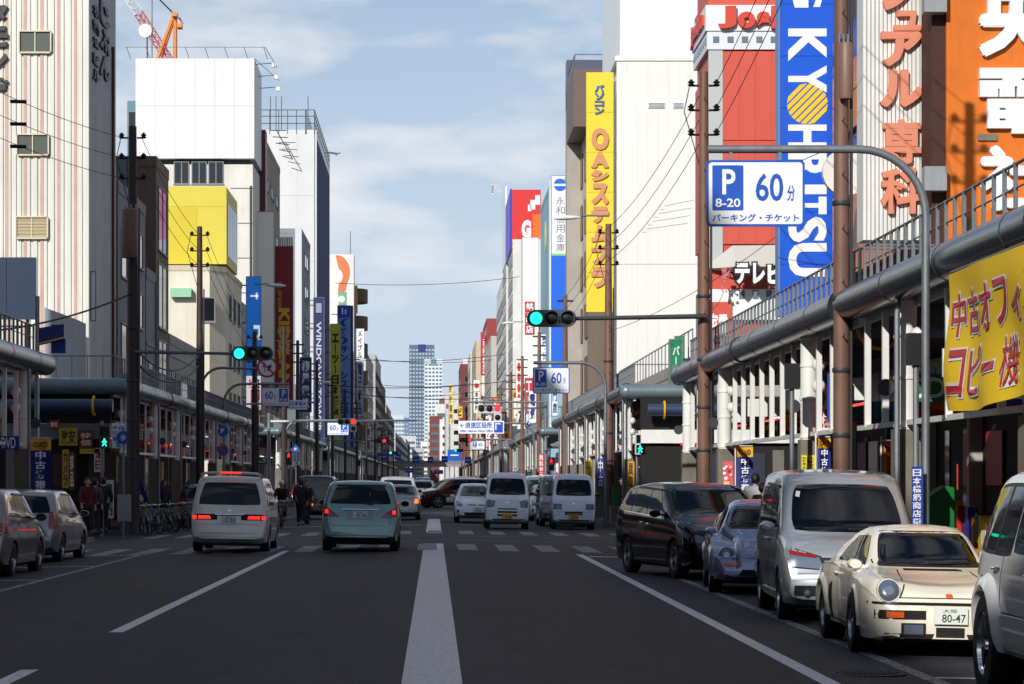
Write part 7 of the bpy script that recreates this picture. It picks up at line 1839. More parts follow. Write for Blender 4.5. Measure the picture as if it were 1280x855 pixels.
for k in range(4):
    z = Z(250 + 7 * k, 120); MB().tube([(X(828, 120) - k * .2, 120 + k, z - .3), (X(868, 120), 120 + k, z)], .012, 5).build('arm', 'steel', t2)
    MB().box(X(828, 120) - k * .2 - .1, X(828, 120) - k * .2 + .1, 119.9 + k, 120.1 + k, z - .45, z - .25).build('lamp', 'white', t2)
# brown topped building with the yellow sign
t = thing('brown_topped_building', 'building with curved brown top and narrow windows behind the yellow sign', 'building', (14, 164, 0))
zt = Z(86, 175)
MB().box(F2 + .05, F2 + 9, 188.2, 216, 0, Z(160, 200)).build('wall', wall((214, 208, 196)), t)
MB().box(F2 + .0, F2 + .28, 163.2, 188.1, 0, Z(160, 175)).build('street_wall', wall((214, 208, 196)), t)
for j in range(5):
    for k in range(3): MB().box(F2 - .05, F2 + .0, 191 + k * 7, 195 + k * 7, 8.5 + j * 4.0 - .2, 10.9 + j * 4.0).build('brown_shutter', paint((120, 84, 60)), t)
BT = paint((104, 84, 76), .5)
XB = X(717, 190); zq = Z(86, 190)
MB().box(XB, 16, 190, 200, Z(158, 190), zq).build('brown_top', BT, t)
P = [(XB, 200.02), (XB + .02, 202), (XB + .12, 204), (XB + .35, 206), (XB + .9, 208), (16, 208.5), (16, 200.02)]
for z0, z1, mm in ((Z(128, 206), Z(90, 206), paint((84, 88, 108), .35)), (Z(150, 206), Z(128, 206) - .02, 'darkgrey'), (0, Z(150, 206) - .02, wall((170, 164, 154)))):
    MB().poly([(a_, b_, z0) for a_, b_ in P], (0, 0, z1 - z0)).build('curved_bay', mm, t)
zt = zq - 1.5
mb = MB()
for k in range(6): mb.tube([(XB + .1, 190.2 + 2.6 * k, zt + 1.5), (XB + .1, 190.2 + 2.6 * k, zt + 2.6)], .04, 4)
mb.tube([(16, 190.2, zt + 2.6), (XB + .1, 190.2, zt + 2.6), (XB + .1, 199.5, zt + 2.6)], .04, 4); tag(mb.build('roof_railing', 'steel', t), kind='stuff')
YS = 163.1
t = thing('yellow_vertical_sign', 'tall yellow vertical sign with raised salmon katakana', 'sign', (10.6, YS, 12))
x0, x1, z1, z0 = X(733, YS), X(767, YS), Z(90, YS), Z(390, YS)
M['ysign'] = mat('yellow_sign', (232, 206, 44), .5, var=.05)
for i in range(6): a = z0 + (z1 - z0) * i / 6; MB().box(x0, x1, YS, YS + .5, a, a + (z1 - z0) / 6 - .02).build('panel', 'ysign', t)
for ch, a, b in zip('パソコン', (106, 116, 126, 134), (115, 125, 133, 143)): lettering(t, ch, paint((70, 110, 170)), 'S', YS, X(743, YS), X(755, YS), Z(b, YS), Z(a, YS), .1, .05, name='blue_character')
cs = 'OAシステムプラザ'; zz = [160, 190, 212, 229, 258, 281, 306, 333, 362]
for i, ch in enumerate(cs):
    if i + 1 < len(zz): lettering(t, ch, mat('tan_letter', (204, 142, 96), .5), 'S', YS, X(739, YS), X(761, YS), Z(zz[i + 1] - 2, YS), Z(zz[i], YS), .12, .03, name='raised_character', fat=.05)
MB().box(x0 + .1, x1, YS, YS + .4, 4.5, z0 - .02).build('lower_wall', wall((112, 98, 84)), t)
MB().box(x1 + .02, F2 + .1, YS - .05, YS + .5, 5, 27).build('grey_recess', 'grey', t)
BS = 212
vsign('R', BS, 689.5, 712, 220, 460, (232, 236, 240), None, None, 'white and blue bank sign with grey characters', brackets=True)
l_ = logo_lab('white and blue bank sign with grey characters')
MB().box(X(689.5, BS), X(712, BS), BS - .03, BS - .001, Z(460, BS), Z(320, BS)).build('blue_half', paint((20, 100, 220)), l_)
MB().box(X(689.5, BS), X(712, BS), BS - .04, BS - .001, Z(319.8, BS), Z(317, BS)).build('green_line', paint((120, 200, 120)), l_)
for i, ch in enumerate('永和信用金庫'): lettering(l_, ch, paint((130, 136, 146)), 'S', BS, X(695, BS), X(706, BS), Z(246 + i * 11.6 + 10, BS), Z(246 + i * 11.6, BS), .03, .0, name='character')
cx, cz = X(700, BS), Z(231, BS)
for sg in (1, -1):
    P = [(cx + .45 * math.cos(R(a)) * 1.1, BS - .03, cz + sg * .1 + sg * .42 * math.sin(R(a))) for a in range(0, 181, 20)]
    if sg < 0: P = P[::-1]
    MB().poly(P[::-1], (0, .02, 0)).build('emblem', paint((30, 100, 210)), l_)
MB().lathe([(.13, 0), (.13, .02)], (cx + .45, BS - .03, cz + .5), 'y', 12).build('emblem_dot', paint((120, 200, 120)), l_)
# light blue block
t = bfast('R', 250.5, 275, Z(228, 251), (150, 190, 206), 'pale blue block with a yellow disc beside the bank sign', f=11.4)
MB().lathe([(1.6, -.05), (1.6, 0)], (11.38, 262, Z(296, 262)), 'x', 24).build('yellow_disc', paint((240, 220, 120)), t)
MB().box(11.3, 11.399, 251, 253, 5, Z(226, 251)).build('white_strip', WB, t)
t = bfast('R', 275.3, 329, Z(400, 290), (208, 206, 202), 'pale block behind the white slab sign', f=11.4); storeys(t, 'R', 11.4, 275.3, 329, Z(400, 290), rgb=(208, 206, 202))
vsign('R', 276, 653, 673, 297, 480, (236, 236, 236), None, None, 'tall white slab sign with red boxed characters', brackets=False, thick=1.5)
l_ = logo_lab('tall white slab sign with red boxed characters')
for i, ch in enumerate('銘品店'):
    o = MB().box(X(656, 276), X(668, 276), 275.9, 275.97, Z(377 + i * 14 + 13, 276), Z(377 + i * 14, 276)).build('red_box', paint((200, 40, 50)), l_)
    lettering(l_, ch, 'sigw', 'S', 275.9, X(657.5, 276), X(666.5, 276), Z(377 + i * 14 + 11.5, 276), Z(377 + i * 14 + 1.5, 276), .02, .03, name='white_character')
t = bfast('R', 351, 372, Z(300, 352), (226, 224, 220), 'white building with stepped corner below the red billboard', f=10.75, depth=9)
storeys(t, 'R', 10.75, 351, 372, Z(300, 352), rgb=(226, 224, 220))
t = thing('red_billboard', 'red rooftop billboard with white letter G and orange block', 'billboard', (12.5, 352, 33))
x0, x1, z1, z0 = X(640, 352), X(676, 352), Z(237, 352), Z(313, 352)
MB().box(x0, x1, 352, 353, z0, z1).build('board', paint((216, 44, 44)), t)
MB().box(X(666, 352), x1, 351.9, 351.99, z0, Z(268, 352)).build('orange_block', paint((236, 110, 20)), t)
lettering(t, 'G', 'sigw', 'S', 352, X(652, 352), X(664, 352), Z(298, 352), Z(275, 352), .05, .07)
for (a, b, c_, d_) in ((663, 669, 250, 262), (669, 675, 244, 256), (660, 664, 256, 264)): MB().box(X(a, 352), X(b, 352), 351.95, 351.995, Z(d_, 352), Z(c_, 352)).build('white_block_mark', 'sigw', t)
mb = MB()
for k in range(5): mb.box(x0 + .5 + k * .8, x0 + .6 + k * .8, 352.3, 352.4, Z(330, 352), z0)
mb.build('frame_legs', 'steel', t)
t = thing('blue_stripe_billboard', 'blue and white striped billboard side left of the red one', 'billboard', (10.6, 356, 33))
MB().box(10.5, 10.7, 354, 378, Z(313, 356), Z(238, 356)).build('blue_side', paint((40, 30, 200)), t)
MB().box(10.5, 10.7, 378.1, 396, Z(330, 380), Z(238, 384)).build('white_side', 'sigw', t)
mb = MB()
for k in range(6): mb.tube([(10.4, 392, Z(232 + 2 * k, 392)), (9.0, 392, Z(231 + 2 * k, 392))], .05, 4); mb.box(8.8, 9.0, 391.8, 392.2, Z(232 + 2 * k, 392) - .15, Z(230 + 2 * k, 392))
mb.build('floodlights', 'white', t)
RFAR = [(378, 396, 310, (222, 220, 216), 10.6, 'white'), (396.3, 439, 345, (230, 230, 228), 10.7, 'bright white'), (461, 520, 420, (196, 190, 182), 10.2, 'stone coloured'), (520.3, 559, 398, (150, 60, 56), 10.6, 'dark red'), (580.5, 640, 425, (206, 190, 160), 9.4, 'beige gabled'), (640.3, 689, 440, (214, 210, 204), 9.0, 'off-white'),
        (711, 760, 455, (120, 60, 54), 7.2, 'brown brick'), (760.4, 850, 448, (228, 228, 226), 8.4, 'narrow white'), (881, 960, 500, (216, 212, 204), 5.5, 'cream'), (961, 1060, 512, (196, 196, 200), 4.2, 'light grey'), (1061, 1200, 524, (226, 224, 222), 2.2, 'white low')]
for i, (a, b, py, c, f_, nm) in enumerate(RFAR):
    h = Z(py, a); t = bfast('R', a, b, h, c, '%s block far down the right side of the street' % nm, f=f_, depth=12)
    storeys(t, 'R', f_, a, b, h, rgb=c, style='ribbon' if i % 2 or a > 600 else 'grid', ny=5)
    wribbon(t, 'S', a, f_ + 1.2, f_ + 6, h * .3, h - 2, 5, .35) if a > 400 else None
vsign('R', 540, 601, 612, 415, 468, (196, 34, 50), 'HOTEL HILLARYS', (240, 236, 236), 'red hotel sign with white sideways letters', vert=False, rot=True, bold=.04, margin=.22, tz=(424, 467))
vsign('R', 540.3, 602, 611, 469, 495, (230, 226, 220), None, None, 'small blank pale sign below the red hotel sign')
vsign('R', 520, 592, 599.5, 475, 516, (232, 230, 226), '木王座', (40, 36, 36), 'white vertical sign with black characters and a red ring', bold=.05, margin=.2, tz=(489, 514))
l_ = logo_lab('white vertical sign with black characters and a red ring'); MB().lathe([(.5, 0), (.5, .05)], (X(595.7, 520), 519.9, Z(482, 520)), 'y', 18).build('red_ring', paint((200, 30, 40)), l_)
vsign('R', 740, 580, 586, 455, 500, (236, 232, 240), 'ハ・リ', (200, 60, 90), 'white vertical sign with thin pink characters')
vsign('R', 610, 572, 578, 508, 522, (230, 190, 30), 'ビ', (20, 20, 20), 'small yellow sign with a black katakana character', bold=.05)
vsign('R', 700, 561, 566, 480, 530, (236, 214, 120), '時計専門', (120, 70, 20), 'pale yellow vertical sign far away', bold=.03)
vsign('R', 262, 676, 686, 418, 455, (232, 232, 236), '映画・音楽', (60, 50, 150), 'white vertical sign with purple characters above the second parking sign', bold=.05, margin=.2)
vsign('R', 300, 645, 652, 450, 520, (236, 236, 236), '●●●●●', (210, 40, 40), 'white vertical sign with red dots', bold=.03, margin=.2)
vsign('R', 400, 632, 641, 435, 520, (150, 24, 36), None, None, 'plain dark red vertical sign')
vsign('R', 430, 621, 628, 455, 520, (50, 40, 36), '金龍飯店', (226, 190, 90), 'dark vertical sign with gold characters', bold=.04)
vsign('R', 240, 690, 697, 470, 520, (226, 232, 240), '専門店', (40, 70, 150), 'pale vertical sign with blue characters under the bank sign')
vsign('R', 330, 658, 664, 470, 530, (60, 64, 70), 'ラジオ', (230, 230, 230), 'dark grey vertical sign with white characters')
random.seed(21)
# more projecting signs along both sides
adj = ['small', 'narrow', 'short', 'slim']; cn = {0: 'red', 1: 'blue', 2: 'off-white', 3: 'yellow', 4: 'green', 5: 'white', 6: 'orange', 7: 'navy', 8: 'pale'}
SC_ = {}
for i in range(44):
    sd_ = 'LR'[i % 2]; y = (235 if sd_ == 'R' else 335) * 1.034 ** (i // 2)
    if any(a - 2 < y < b + 2 for a, b in CROSS): y += 22
    ci = random.randrange(9); w_ = random.uniform(.6, 1.1); f_ = -13.4 if sd_ == 'L' else 10.3
    if sd_ == 'R' and y > 560: f_ = 8.6
    x0 = f_ + .1 if sd_ == 'L' else f_ - .1 - w_; z0 = random.uniform(5.5, 9); hh = random.uniform(2.5, 7) if y > 400 else random.uniform(2, 3.5)
    px0 = VX + x0 / y * F; px1 = VX + (x0 + w_) / y * F
    word = random.choice(SHW + ['無線センター', '電子', 'カラオケ', 'ホテル', '質屋'])
    tc_ = (240, 240, 240) if ci not in (2, 3, 5, 8) else random.choice([(180, 30, 40), (30, 50, 130), (20, 20, 20)])
    SC_[sd_] = SC_.get(sd_, 0) + 1
    vsign(sd_, y, px0, px1, VY - (z0 + hh - CAMZ) / y * F, VY - (z0 - CAMZ) / y * F, SIGNC[ci], word, tc_, '%s small %s sign reading %s projecting far down on the %s' % (nth(SC_[sd_]), cn[ci], word, 'left' if sd_ == 'L' else 'right'), name='shop_sign')
# far towers
TB_HAZE = (88, 104, 130)  # blue greyed so the distance haze sits in the wall colour
def tower(label, px0, px1, py, D, rgb, grgb, nx, nz, top=None):
    x0, x1, h = X(px0, D), X(px1, D), Z(py, D)
    t = thing('high_rise_tower', label, 'building', ((x0 + x1) / 2, D, 0))
    MB().box(x0, x1, D, D + (x1 - x0), 0, h).build('wall', paint(rgb, .5), t)
    dx = (x1 - x0) / nx; dz = (h - 8) / nz; gm = paint(grgb, .3)
    me = proto(MB().box(-dx * .32, dx * .32, -.5, 0, -dz * .22, dz * .22), 'window', gm, None)
    cnt = 0
    for j in range(nz):
        if py + 0 and Z(600, D) > 0 and (j + .5) * dz < 20: continue
        for i in range(nx):
            put(me, 'window', t, (x0 + dx * (i + .5), D, 4 + (j + .5) * dz)); cnt += 1
    if top: MB().box(x0 + (x1 - x0) * .35, x0 + (x1 - x0) * .65, D - .8, D, h - (h * .05), h + .5).build('top_panel', paint(top, .4), t)
    return t
tower('dark blue high-rise tower at the end of the street', 511.5, 543, 431, 3000, TB_HAZE, (170, 186, 200), 8, 34, (36, 60, 120))
tower('white high-rise tower right of the dark blue one', 530.5, 553, 449, 2900, (214, 222, 226), (96, 116, 134), 5, 30, (110, 150, 160))
tower('white mid-rise block left of the dark blue tower', 483, 505, 519, 2000, (196, 206, 212), (110, 130, 150), 6, 14)
tower('pale blue block left of the towers', 497, 511, 522, 2200, (100, 124, 164), (150, 170, 190), 4, 12)
MIDS = [(505, 520, 545, 1500, (206, 208, 210)), (515, 530, 560, 1350, (188, 192, 198)), (526, 541, 552, 1420, (226, 226, 224)), (534, 546, 532, 1400, (214, 206, 198)), (537, 552, 520, 1300, (120, 64, 54)), (545, 566, 505, 1320, (222, 220, 214)), (549, 560, 498, 1500, (110, 88, 76)), (556, 575, 492, 1250, (206, 202, 194)), (500, 512, 556, 1280, (90, 110, 150))]
nn = ['pale', 'greyish', 'white', 'cream', 'brown brick', 'ivory', 'dark roofed', 'stone', 'blue-grey']
for i, (a, b, py, D, c) in enumerate(MIDS):
    t = thing('city_block', '%s city block low at the far end of the street' % nn[i], 'building', (X((a + b) / 2, D), D, 0))
    MB().box(X(a, D), X(b, D), D, D + 20, 0, Z(py, D)).build('wall', wall(c), t)
    n = 6; hh = Z(py, D)
    for j in range(n): MB().box(X(a + 1.5, D), X(b - 1.5, D), D - .2, D - .01, hh * (.25 + .7 * j / n), hh * (.25 + .7 * j / n) + hh * .05).build('ribbon_window', paint((90, 104, 118), .3), t)
# footbridge and road signs at the far end
t = thing('footbridge', 'pale footbridge crossing the street far away above the traffic', 'bridge', (0, 700, 0))
MB().box(-14, 12, 700, 703, 5.2, 6.0).build('deck', paint((150, 150, 148)), t)
MB().box(-14, 12, 699.9, 700, 6.01, 6.9).build('parapet', paint((128, 130, 130)), t)
for x in (-10, 8): MB().box(x - .3, x + .3, 701, 702, 0, 5.2).build('pier', 'concrete', t)
for i, (px, py, D, w_, h_) in enumerate(((478, 571, 500, 14, 9), (497, 571, 520, 8, 8), (520, 575, 560, 8, 8), (538, 575, 560, 7, 8), (556, 574, 560, 8, 8), (568, 569, 420, 17, 14), (430, 584, 300, 8, 10), (585, 575, 380, 8, 8), (512, 588, 640, 10, 6), (548, 590, 640, 12, 5))):
    x, z = X(px, D), Z(py, D); t = thing('blue_road_sign', 'blue road sign far down the street, %s' % ['left of the high-rise, largest', 'second from left', 'third from left', 'fourth from left', 'fifth from left', 'large one on the right side', 'low on the left kerb', 'low on the right kerb', 'lowest on the left', 'lowest in the middle'][i], 'road sign', (x, D, 0))
    MB().box(x - w_ / 2 / F * D, x + w_ / 2 / F * D, D, D + .1, z - h_ / 2 / F * D, z + h_ / 2 / F * D).build('sign_face', 'sigb', t)
    MB().box(x - w_ * .3 / F * D, x + w_ * .3 / F * D, D - .05, D - .001, z - h_ * .05 / F * D, z + h_ * .05 / F * D).build('white_bar', 'sigw', t)
    MB().box(x - .1, x + .1, D + .11, D + .3, 0, z).build('post', 'steel', t)
# ----- banners, posters, flags
t = thing('yellow_banner', 'yellow cloth banner with red characters hanging from the nearest right canopy', 'banner', (6.62, 30, 2.5))
M['cloth'] = mat('yellow_cloth', (236, 196, 24), .8, var=.08, vscale=(.6, .6, 1.2), bump=.5, bscale=2.5)
x0 = 6.62; ya, yb = 27.4, 33.0; zt_, zb_ = 4.24, 2.50
V = []; nx_, nz_ = 30, 12
def bann(u, v):
    yy = yb - (yb - ya) * u; zz = zb_ + (zt_ - zb_) * v - .06 * math.sin(u * 5) * (1 - v) + .05 * (1 - v) * u
    return (x0 - .05 * math.sin(u * 16 + v * 2) * (1.1 - v) - .04 * math.sin(v * 6 + u * 4), yy, zz)
mb = MB(); V = [bann(i / nx_, j / nz_) for i in range(nx_ + 1) for j in range(nz_ + 1)]
V += [(a + .012, b, c) for a, b, c in V]; q = (nx_ + 1) * (nz_ + 1)
Fs = []
for i in range(nx_):
    for j in range(nz_):
        a = i * (nz_ + 1) + j; Fs.append((a, a + nz_ + 1, a + nz_ + 2, a + 1)); Fs.append((a + q, a + q + 1, a + q + nz_ + 2, a + q + nz_ + 1))
mb.add(V, Fs); mb.build('cloth', 'cloth', t, smooth=True)
for txt, v0, v1 in (('中古オフィス', .53, .84), ('コピー機', .10, .44)):
    for lay, mm, bo in ((.012, 'sigw', .06), (.024, paint((190, 20, 36)), .015)):
        mb = MB()
        n = len(txt); us = [.05 + .15 * i for i in range(n)]
        for i, ch in enumerate(txt):
            fn = lambda u, v, w, L_=lay: (lambda P_: (P_[0] - L_, P_[1], P_[2]))(bann(u, v))
            uu = us[i] if txt[0] == '中' else .07 + .16 * i
            g = .0 if lay > .02 else .016
            if ch == '機': bo = .02 if lay < .02 else 0.
            sm = .35 if ch == 'ィ' else 0
            if ch == 'ー': place(mb, ch, fn, uu - g * .4, uu + .115 + g * .4, (v0 + v1) / 2 - .03 - g, (v0 + v1) / 2 + .03 + g, .0, bo * .6)
            else: place(mb, ch, fn, uu - g * .4, uu + .125 + g * .4, v0 - g, v1 - sm * (v1 - v0) + g, .0, bo)
        mb.build('lettering' if lay > .02 else 'letter_outline', mm, t)
MB().tube([(6.66, ya, zt_ + .03), (6.66, yb, zt_ + .03)], .02, 6).build('top_rod', 'steel', t)
def flag(px0, px1, py0, py1, D, txt, label, tilt=0., top=(232, 170, 30), body=(24, 40, 120), tc_=(235, 235, 240), name='shop_flag', logo='OXO'):
    x0, x1, z1, z0 = X(px0, D), X(px1, D), Z(py0, D), Z(py1, D)
    t = thing(name, label, 'flag', (x0, D, .05)); h = z1 - z0
    def sh(x, z): return x + tilt * (z - z0)
    def sheet(za, zb_, y, m, nm):
        mb = MB(); n = 6; V = []
        for i in range(n + 1):
            for k in range(2):
                u = i / n; z = za if k == 0 else zb_; V.append((sh(x0 + (x1 - x0) * u, z), y + .05 * math.sin(u * 7 + z * 2), z))
        V += [(a, b + .01, c) for a, b, c in V]; q = 2 * (n + 1)
        mb.add(V, [(2 * i, 2 * i + 2, 2 * i + 3, 2 * i + 1) for i in range(n)] + [(q + 2 * i, q + 2 * i + 1, q + 2 * i + 3, q + 2 * i + 2) for i in range(n)]); return mb.build(nm, m, t, smooth=True)
    zm = z1 - h * .22
    sheet(zm + .003, z1, D, paint(top, .6), 'flag_top'); sheet(z0, zm, D, paint(body, .6), 'flag_body')
    mb = MB(); n = len(txt); hh = (zm - z0) / n
    for i, ch in enumerate(txt):
        zt = zm - i * hh; place(mb, ch, lambda u, v, w: (sh(u, v), D - .06, v), x0 + (x1 - x0) * .25, x0 + (x1 - x0) * .75, zt - hh * .92, zt - hh * .08, .004, .03)
    mb.build('lettering', paint(tc_, .6), t)
    mb = MB(); place(mb, logo, lambda u, v, w: (sh(u, v), D - .06, v), x0 + (x1 - x0) * .15, x0 + (x1 - x0) * .85, zm + h * .06, z1 - h * .05, .004, .03); mb.build('logo_lettering', 'ink', t)
    MB().tube([(sh(x0 - .03, 0), D + .02, gz(x0) + .1), (sh(x0 - .03, z1 + .1), D + .02, z1 + .1)], .018, 6).build('pole', 'white', t)
    MB().tube([(sh(x0 - .03, z1 + .03), D + .02, z1 + .03), (sh(x1, z1 + .03), D + .02, z1 + .03)], .012, 6).build('crossbar', 'white', t)
flag(38, 64, 549, 612, 62.5, '中古携帯', 'navy and yellow shop flag by the first left pillar, reading used phones')
flag(168, 186, 574, 628, 88, '中古携帯', 'tilted navy and yellow shop flag over the parked bicycles', tilt=-.35)
flag(921, 941, 559, 615, 60.5, '中古携帯', 'navy and yellow shop flag beside the poster pillar behind the black people carrier')
flag(1022, 1038, 548, 605, 47.2, '中古携帯', 'shaded navy and yellow shop flag right of the pillar with the yellow notice')
flag(800, 812, 575, 612, 94, '中古車', 'small navy and yellow shop flag below the right pedestrian signal')
flag(1104, 1121, 553, 624, 41.5, 'の試聴コーナー', 'orange vertical shop flag with red characters near the silver minivan', top=(226, 120, 20), body=(226, 120, 20), tc_=(180, 20, 20), logo='No.7')
def plate_(px0, px1, py0, py1, D, rgb, txt, trgb, label, vert=True, cat='notice', name='notice_board', bold=.02):
    x0, x1, z1, z0 = X(px0, D), X(px1, D), Z(py0, D), Z(py1, D); t = thing(name, label, cat, ((x0 + x1) / 2, D, z0))
    MB().box(x0, x1, D, D + .02, z0, z1).build('board', paint(rgb, .5), t)
    w = x1 - x0
    for i, q in enumerate(txt): 
        n = len(txt); a = x0 + w * (.06 + .88 * i / n); b = x0 + w * (.06 + .88 * (i + .86) / n)
        lettering(t, q, paint(trgb, .5), 'S', D, a, b, z0 + .03, z1 - .03, .003, bold, vert=vert)
    return t
plate_(1140, 1154, 583, 660, 34.2, (24, 56, 150), ['日本橋筋商店街'], (225, 230, 235), 'blue vertical plate with white characters on the pillar behind the sports car')
plate_(1002, 1019, 569, 594, 48.08, (232, 220, 50), ['駐輪禁止区域', '放置自転車', '大阪市撤去'], (60, 50, 20), 'yellow notice with small black characters on the pillar behind the silver minivan')
t = plate_(904, 917, 577, 611, 62.08, (226, 90, 110), [], (0, 0, 0), 'colourful pink and yellow poster on the pillar behind the black people carrier', name='pillar_poster', cat='poster')
random.seed(5)
for k in range(14):
    a = random.uniform(904.5, 914); b = random.uniform(579, 606); D = 62.06; cc = random.choice([(240, 210, 60), (250, 240, 235), (200, 30, 60), (250, 180, 120), (240, 120, 150)])
    MB().lathe([(random.uniform(.02, .07), -.004 - k * .0012), (.015, -.006 - k * .0012)], (X(a, D), D, Z(b, D)), 'y', 9).build('colour_patch', paint(cc, .5), t)
for (px, py0, py1, D, c, txt, lb) in ((736, 575, 612, 109, (236, 220, 40), 'セキュリティ', 'yellow vertical notice on a canopy pillar behind the parked mini van'), (677, 567, 600, 133, (214, 40, 40), '無料案内', 'red vertical notice on a far right pillar'),
        (697.5, 578, 606, 141, (200, 40, 44), '電話', 'second red vertical notice on a far right pillar'), (789, 577, 612, 93.3, (222, 160, 30), '買取', 'orange notice on the corner pillar under the right pedestrian signal'), (751, 573, 610, 108, (40, 60, 160), '中古', 'blue vertical notice beside the yellow one'),
        (662, 590, 612, 150, (40, 170, 120), '案内', 'green vertical notice far right')):
    plate_(px - (4 if D < 120 else 3.2), px + (4 if D < 120 else 3.2), py0, py1, D, c, [txt], (30, 30, 40) if c[0] > 220 else (235, 235, 235), lb)
plate_(1196, 1199, 580, 612, 36.5, (190, 60, 50), [], (0, 0, 0), 'narrow red notice strip by the shop door behind the off-road car')
plate_(66, 76, 577, 612, 82.6, (150, 30, 24), ['M'], (230, 180, 30), 'small dark red board with a yellow letter under the left canopy', vert=False, bold=.05)
plate_(864, 873, 580, 613, 93, (160, 24, 24), ['M'], (230, 180, 30), 'red board with a yellow letter left of the signal pole', vert=False, bold=.05)
plate_(948, 977, 437, 480, 58, (214, 214, 210), ['JR CREWLD'], (60, 60, 60), 'white hanging board behind the canopy fins', vert=False)
t = logo_lab('white hanging board behind the canopy fins'); t.location.x += .0
plate_(0, 24, 545, 562, 60, (24, 50, 120), ['DVD'], (225, 230, 236), 'blue shop board reading DVD under the left canopy', vert=False)
t = thing('blue_arrow_sign', 'blue and yellow slanted shop sign above the left canopy', 'sign', (X(60, 66), 66, 5))
MB().poly([(X(48, 68), 68, Z(410, 68)), (X(80, 68), 68, Z(405, 68)), (X(80, 68), 68, Z(423, 68)), (X(48, 68), 68, Z(431, 68))], (0, .3, 0)).build('board', paint((24, 40, 120)), t)
MB().box(X(64, 68.6), X(82, 68.6), 68.6, 68.7, Z(440, 68), Z(404, 68)).build('board', paint((24, 50, 150)), t)
MB().poly([(X(48, 67.9), 67.9, Z(429, 68)), (X(80, 67.9), 67.9, Z(421, 68)), (X(80, 67.9), 67.9, Z(423, 68)), (X(48, 67.9), 67.9, Z(431, 68))], (0, .05, 0)).build('yellow_line', paint((230, 180, 30)), t)
MB().tube([(X(47, 68), 68.1, 4.6), (X(47, 68), 68.1, Z(370, 68))], .04, 6).build('post', 'darkgrey', t)
vsign('L', 88, 114, 119, 340, 400, (226, 230, 226), None, None, 'narrow white strip sign on the corner of the striped tower', brackets=False, thick=.1)
# long vertical pipes/posts on the left corner
for (px, a, D, lb) in ((46, 370, 64, 'thin grey post beside the first left canopy end'), (1145, 455, 37.5, 'grey round-headed lamp post under the nearest right canopy'), (990, 485, 47, 'grey post with dark box beside the white column')):
    t = thing('thin_post', lb, 'post', (X(px, D), D, 0)); MB().tube([(X(px, D), D, gz(X(px, D))), (X(px, D), D, Z(a, D))], .045, 8).build('post', 'steel', t, smooth=True)
    MB().box(X(px, D) - .13, X(px, D) + .13, D - .1, D + .1, Z(a, D) - .02, Z(a, D) + .45).build('dark_box', 'blackp', t) if px > 500 else None
for (px, a, b, D) in ((205, 488, 520, 96), ):
    pass
# ================================================================== people and bicycles
def skin_chain(verts, edges, radii, m, name, parent, root=0, sub=1):
    me = bpy.data.meshes.new(name); me.from_pydata(verts, edges, []); o = bpy.data.objects.new(name, me); COL.objects.link(o)
    md = o.modifiers.new('s', 'SKIN'); md.use_smooth_shade = True
    for i, r in enumerate(radii):
        sv = me.skin_vertices[0].data[i]; sv.radius = r if isinstance(r, tuple) else (r, r); sv.use_root = (i == root)
    sb = o.modifiers.new('u', 'SUBSURF'); sb.levels = sb.render_levels = sub
    m2 = baked(o); o.modifiers.clear(); o.data = m2; bpy.data.meshes.remove(me)
    m2.materials.clear(); m2.materials.append(m); m2.shade_smooth(); m2.name = name; o.parent = parent; WLOC[o.name] = WLOC[parent.name].copy()
    return o
M['skin'] = mat('skin', (198, 150, 122), .5); M['hair'] = mat('dark_hair', (22, 18, 16), .6); M['shoe'] = mat('dark_shoe', (24, 22, 22), .5)
def fabric(rgb): return mat('cloth_%d_%d_%d' % rgb, rgb, .85, var=.12, vscale=(6, 6, 6), bump=.3, bscale=30)
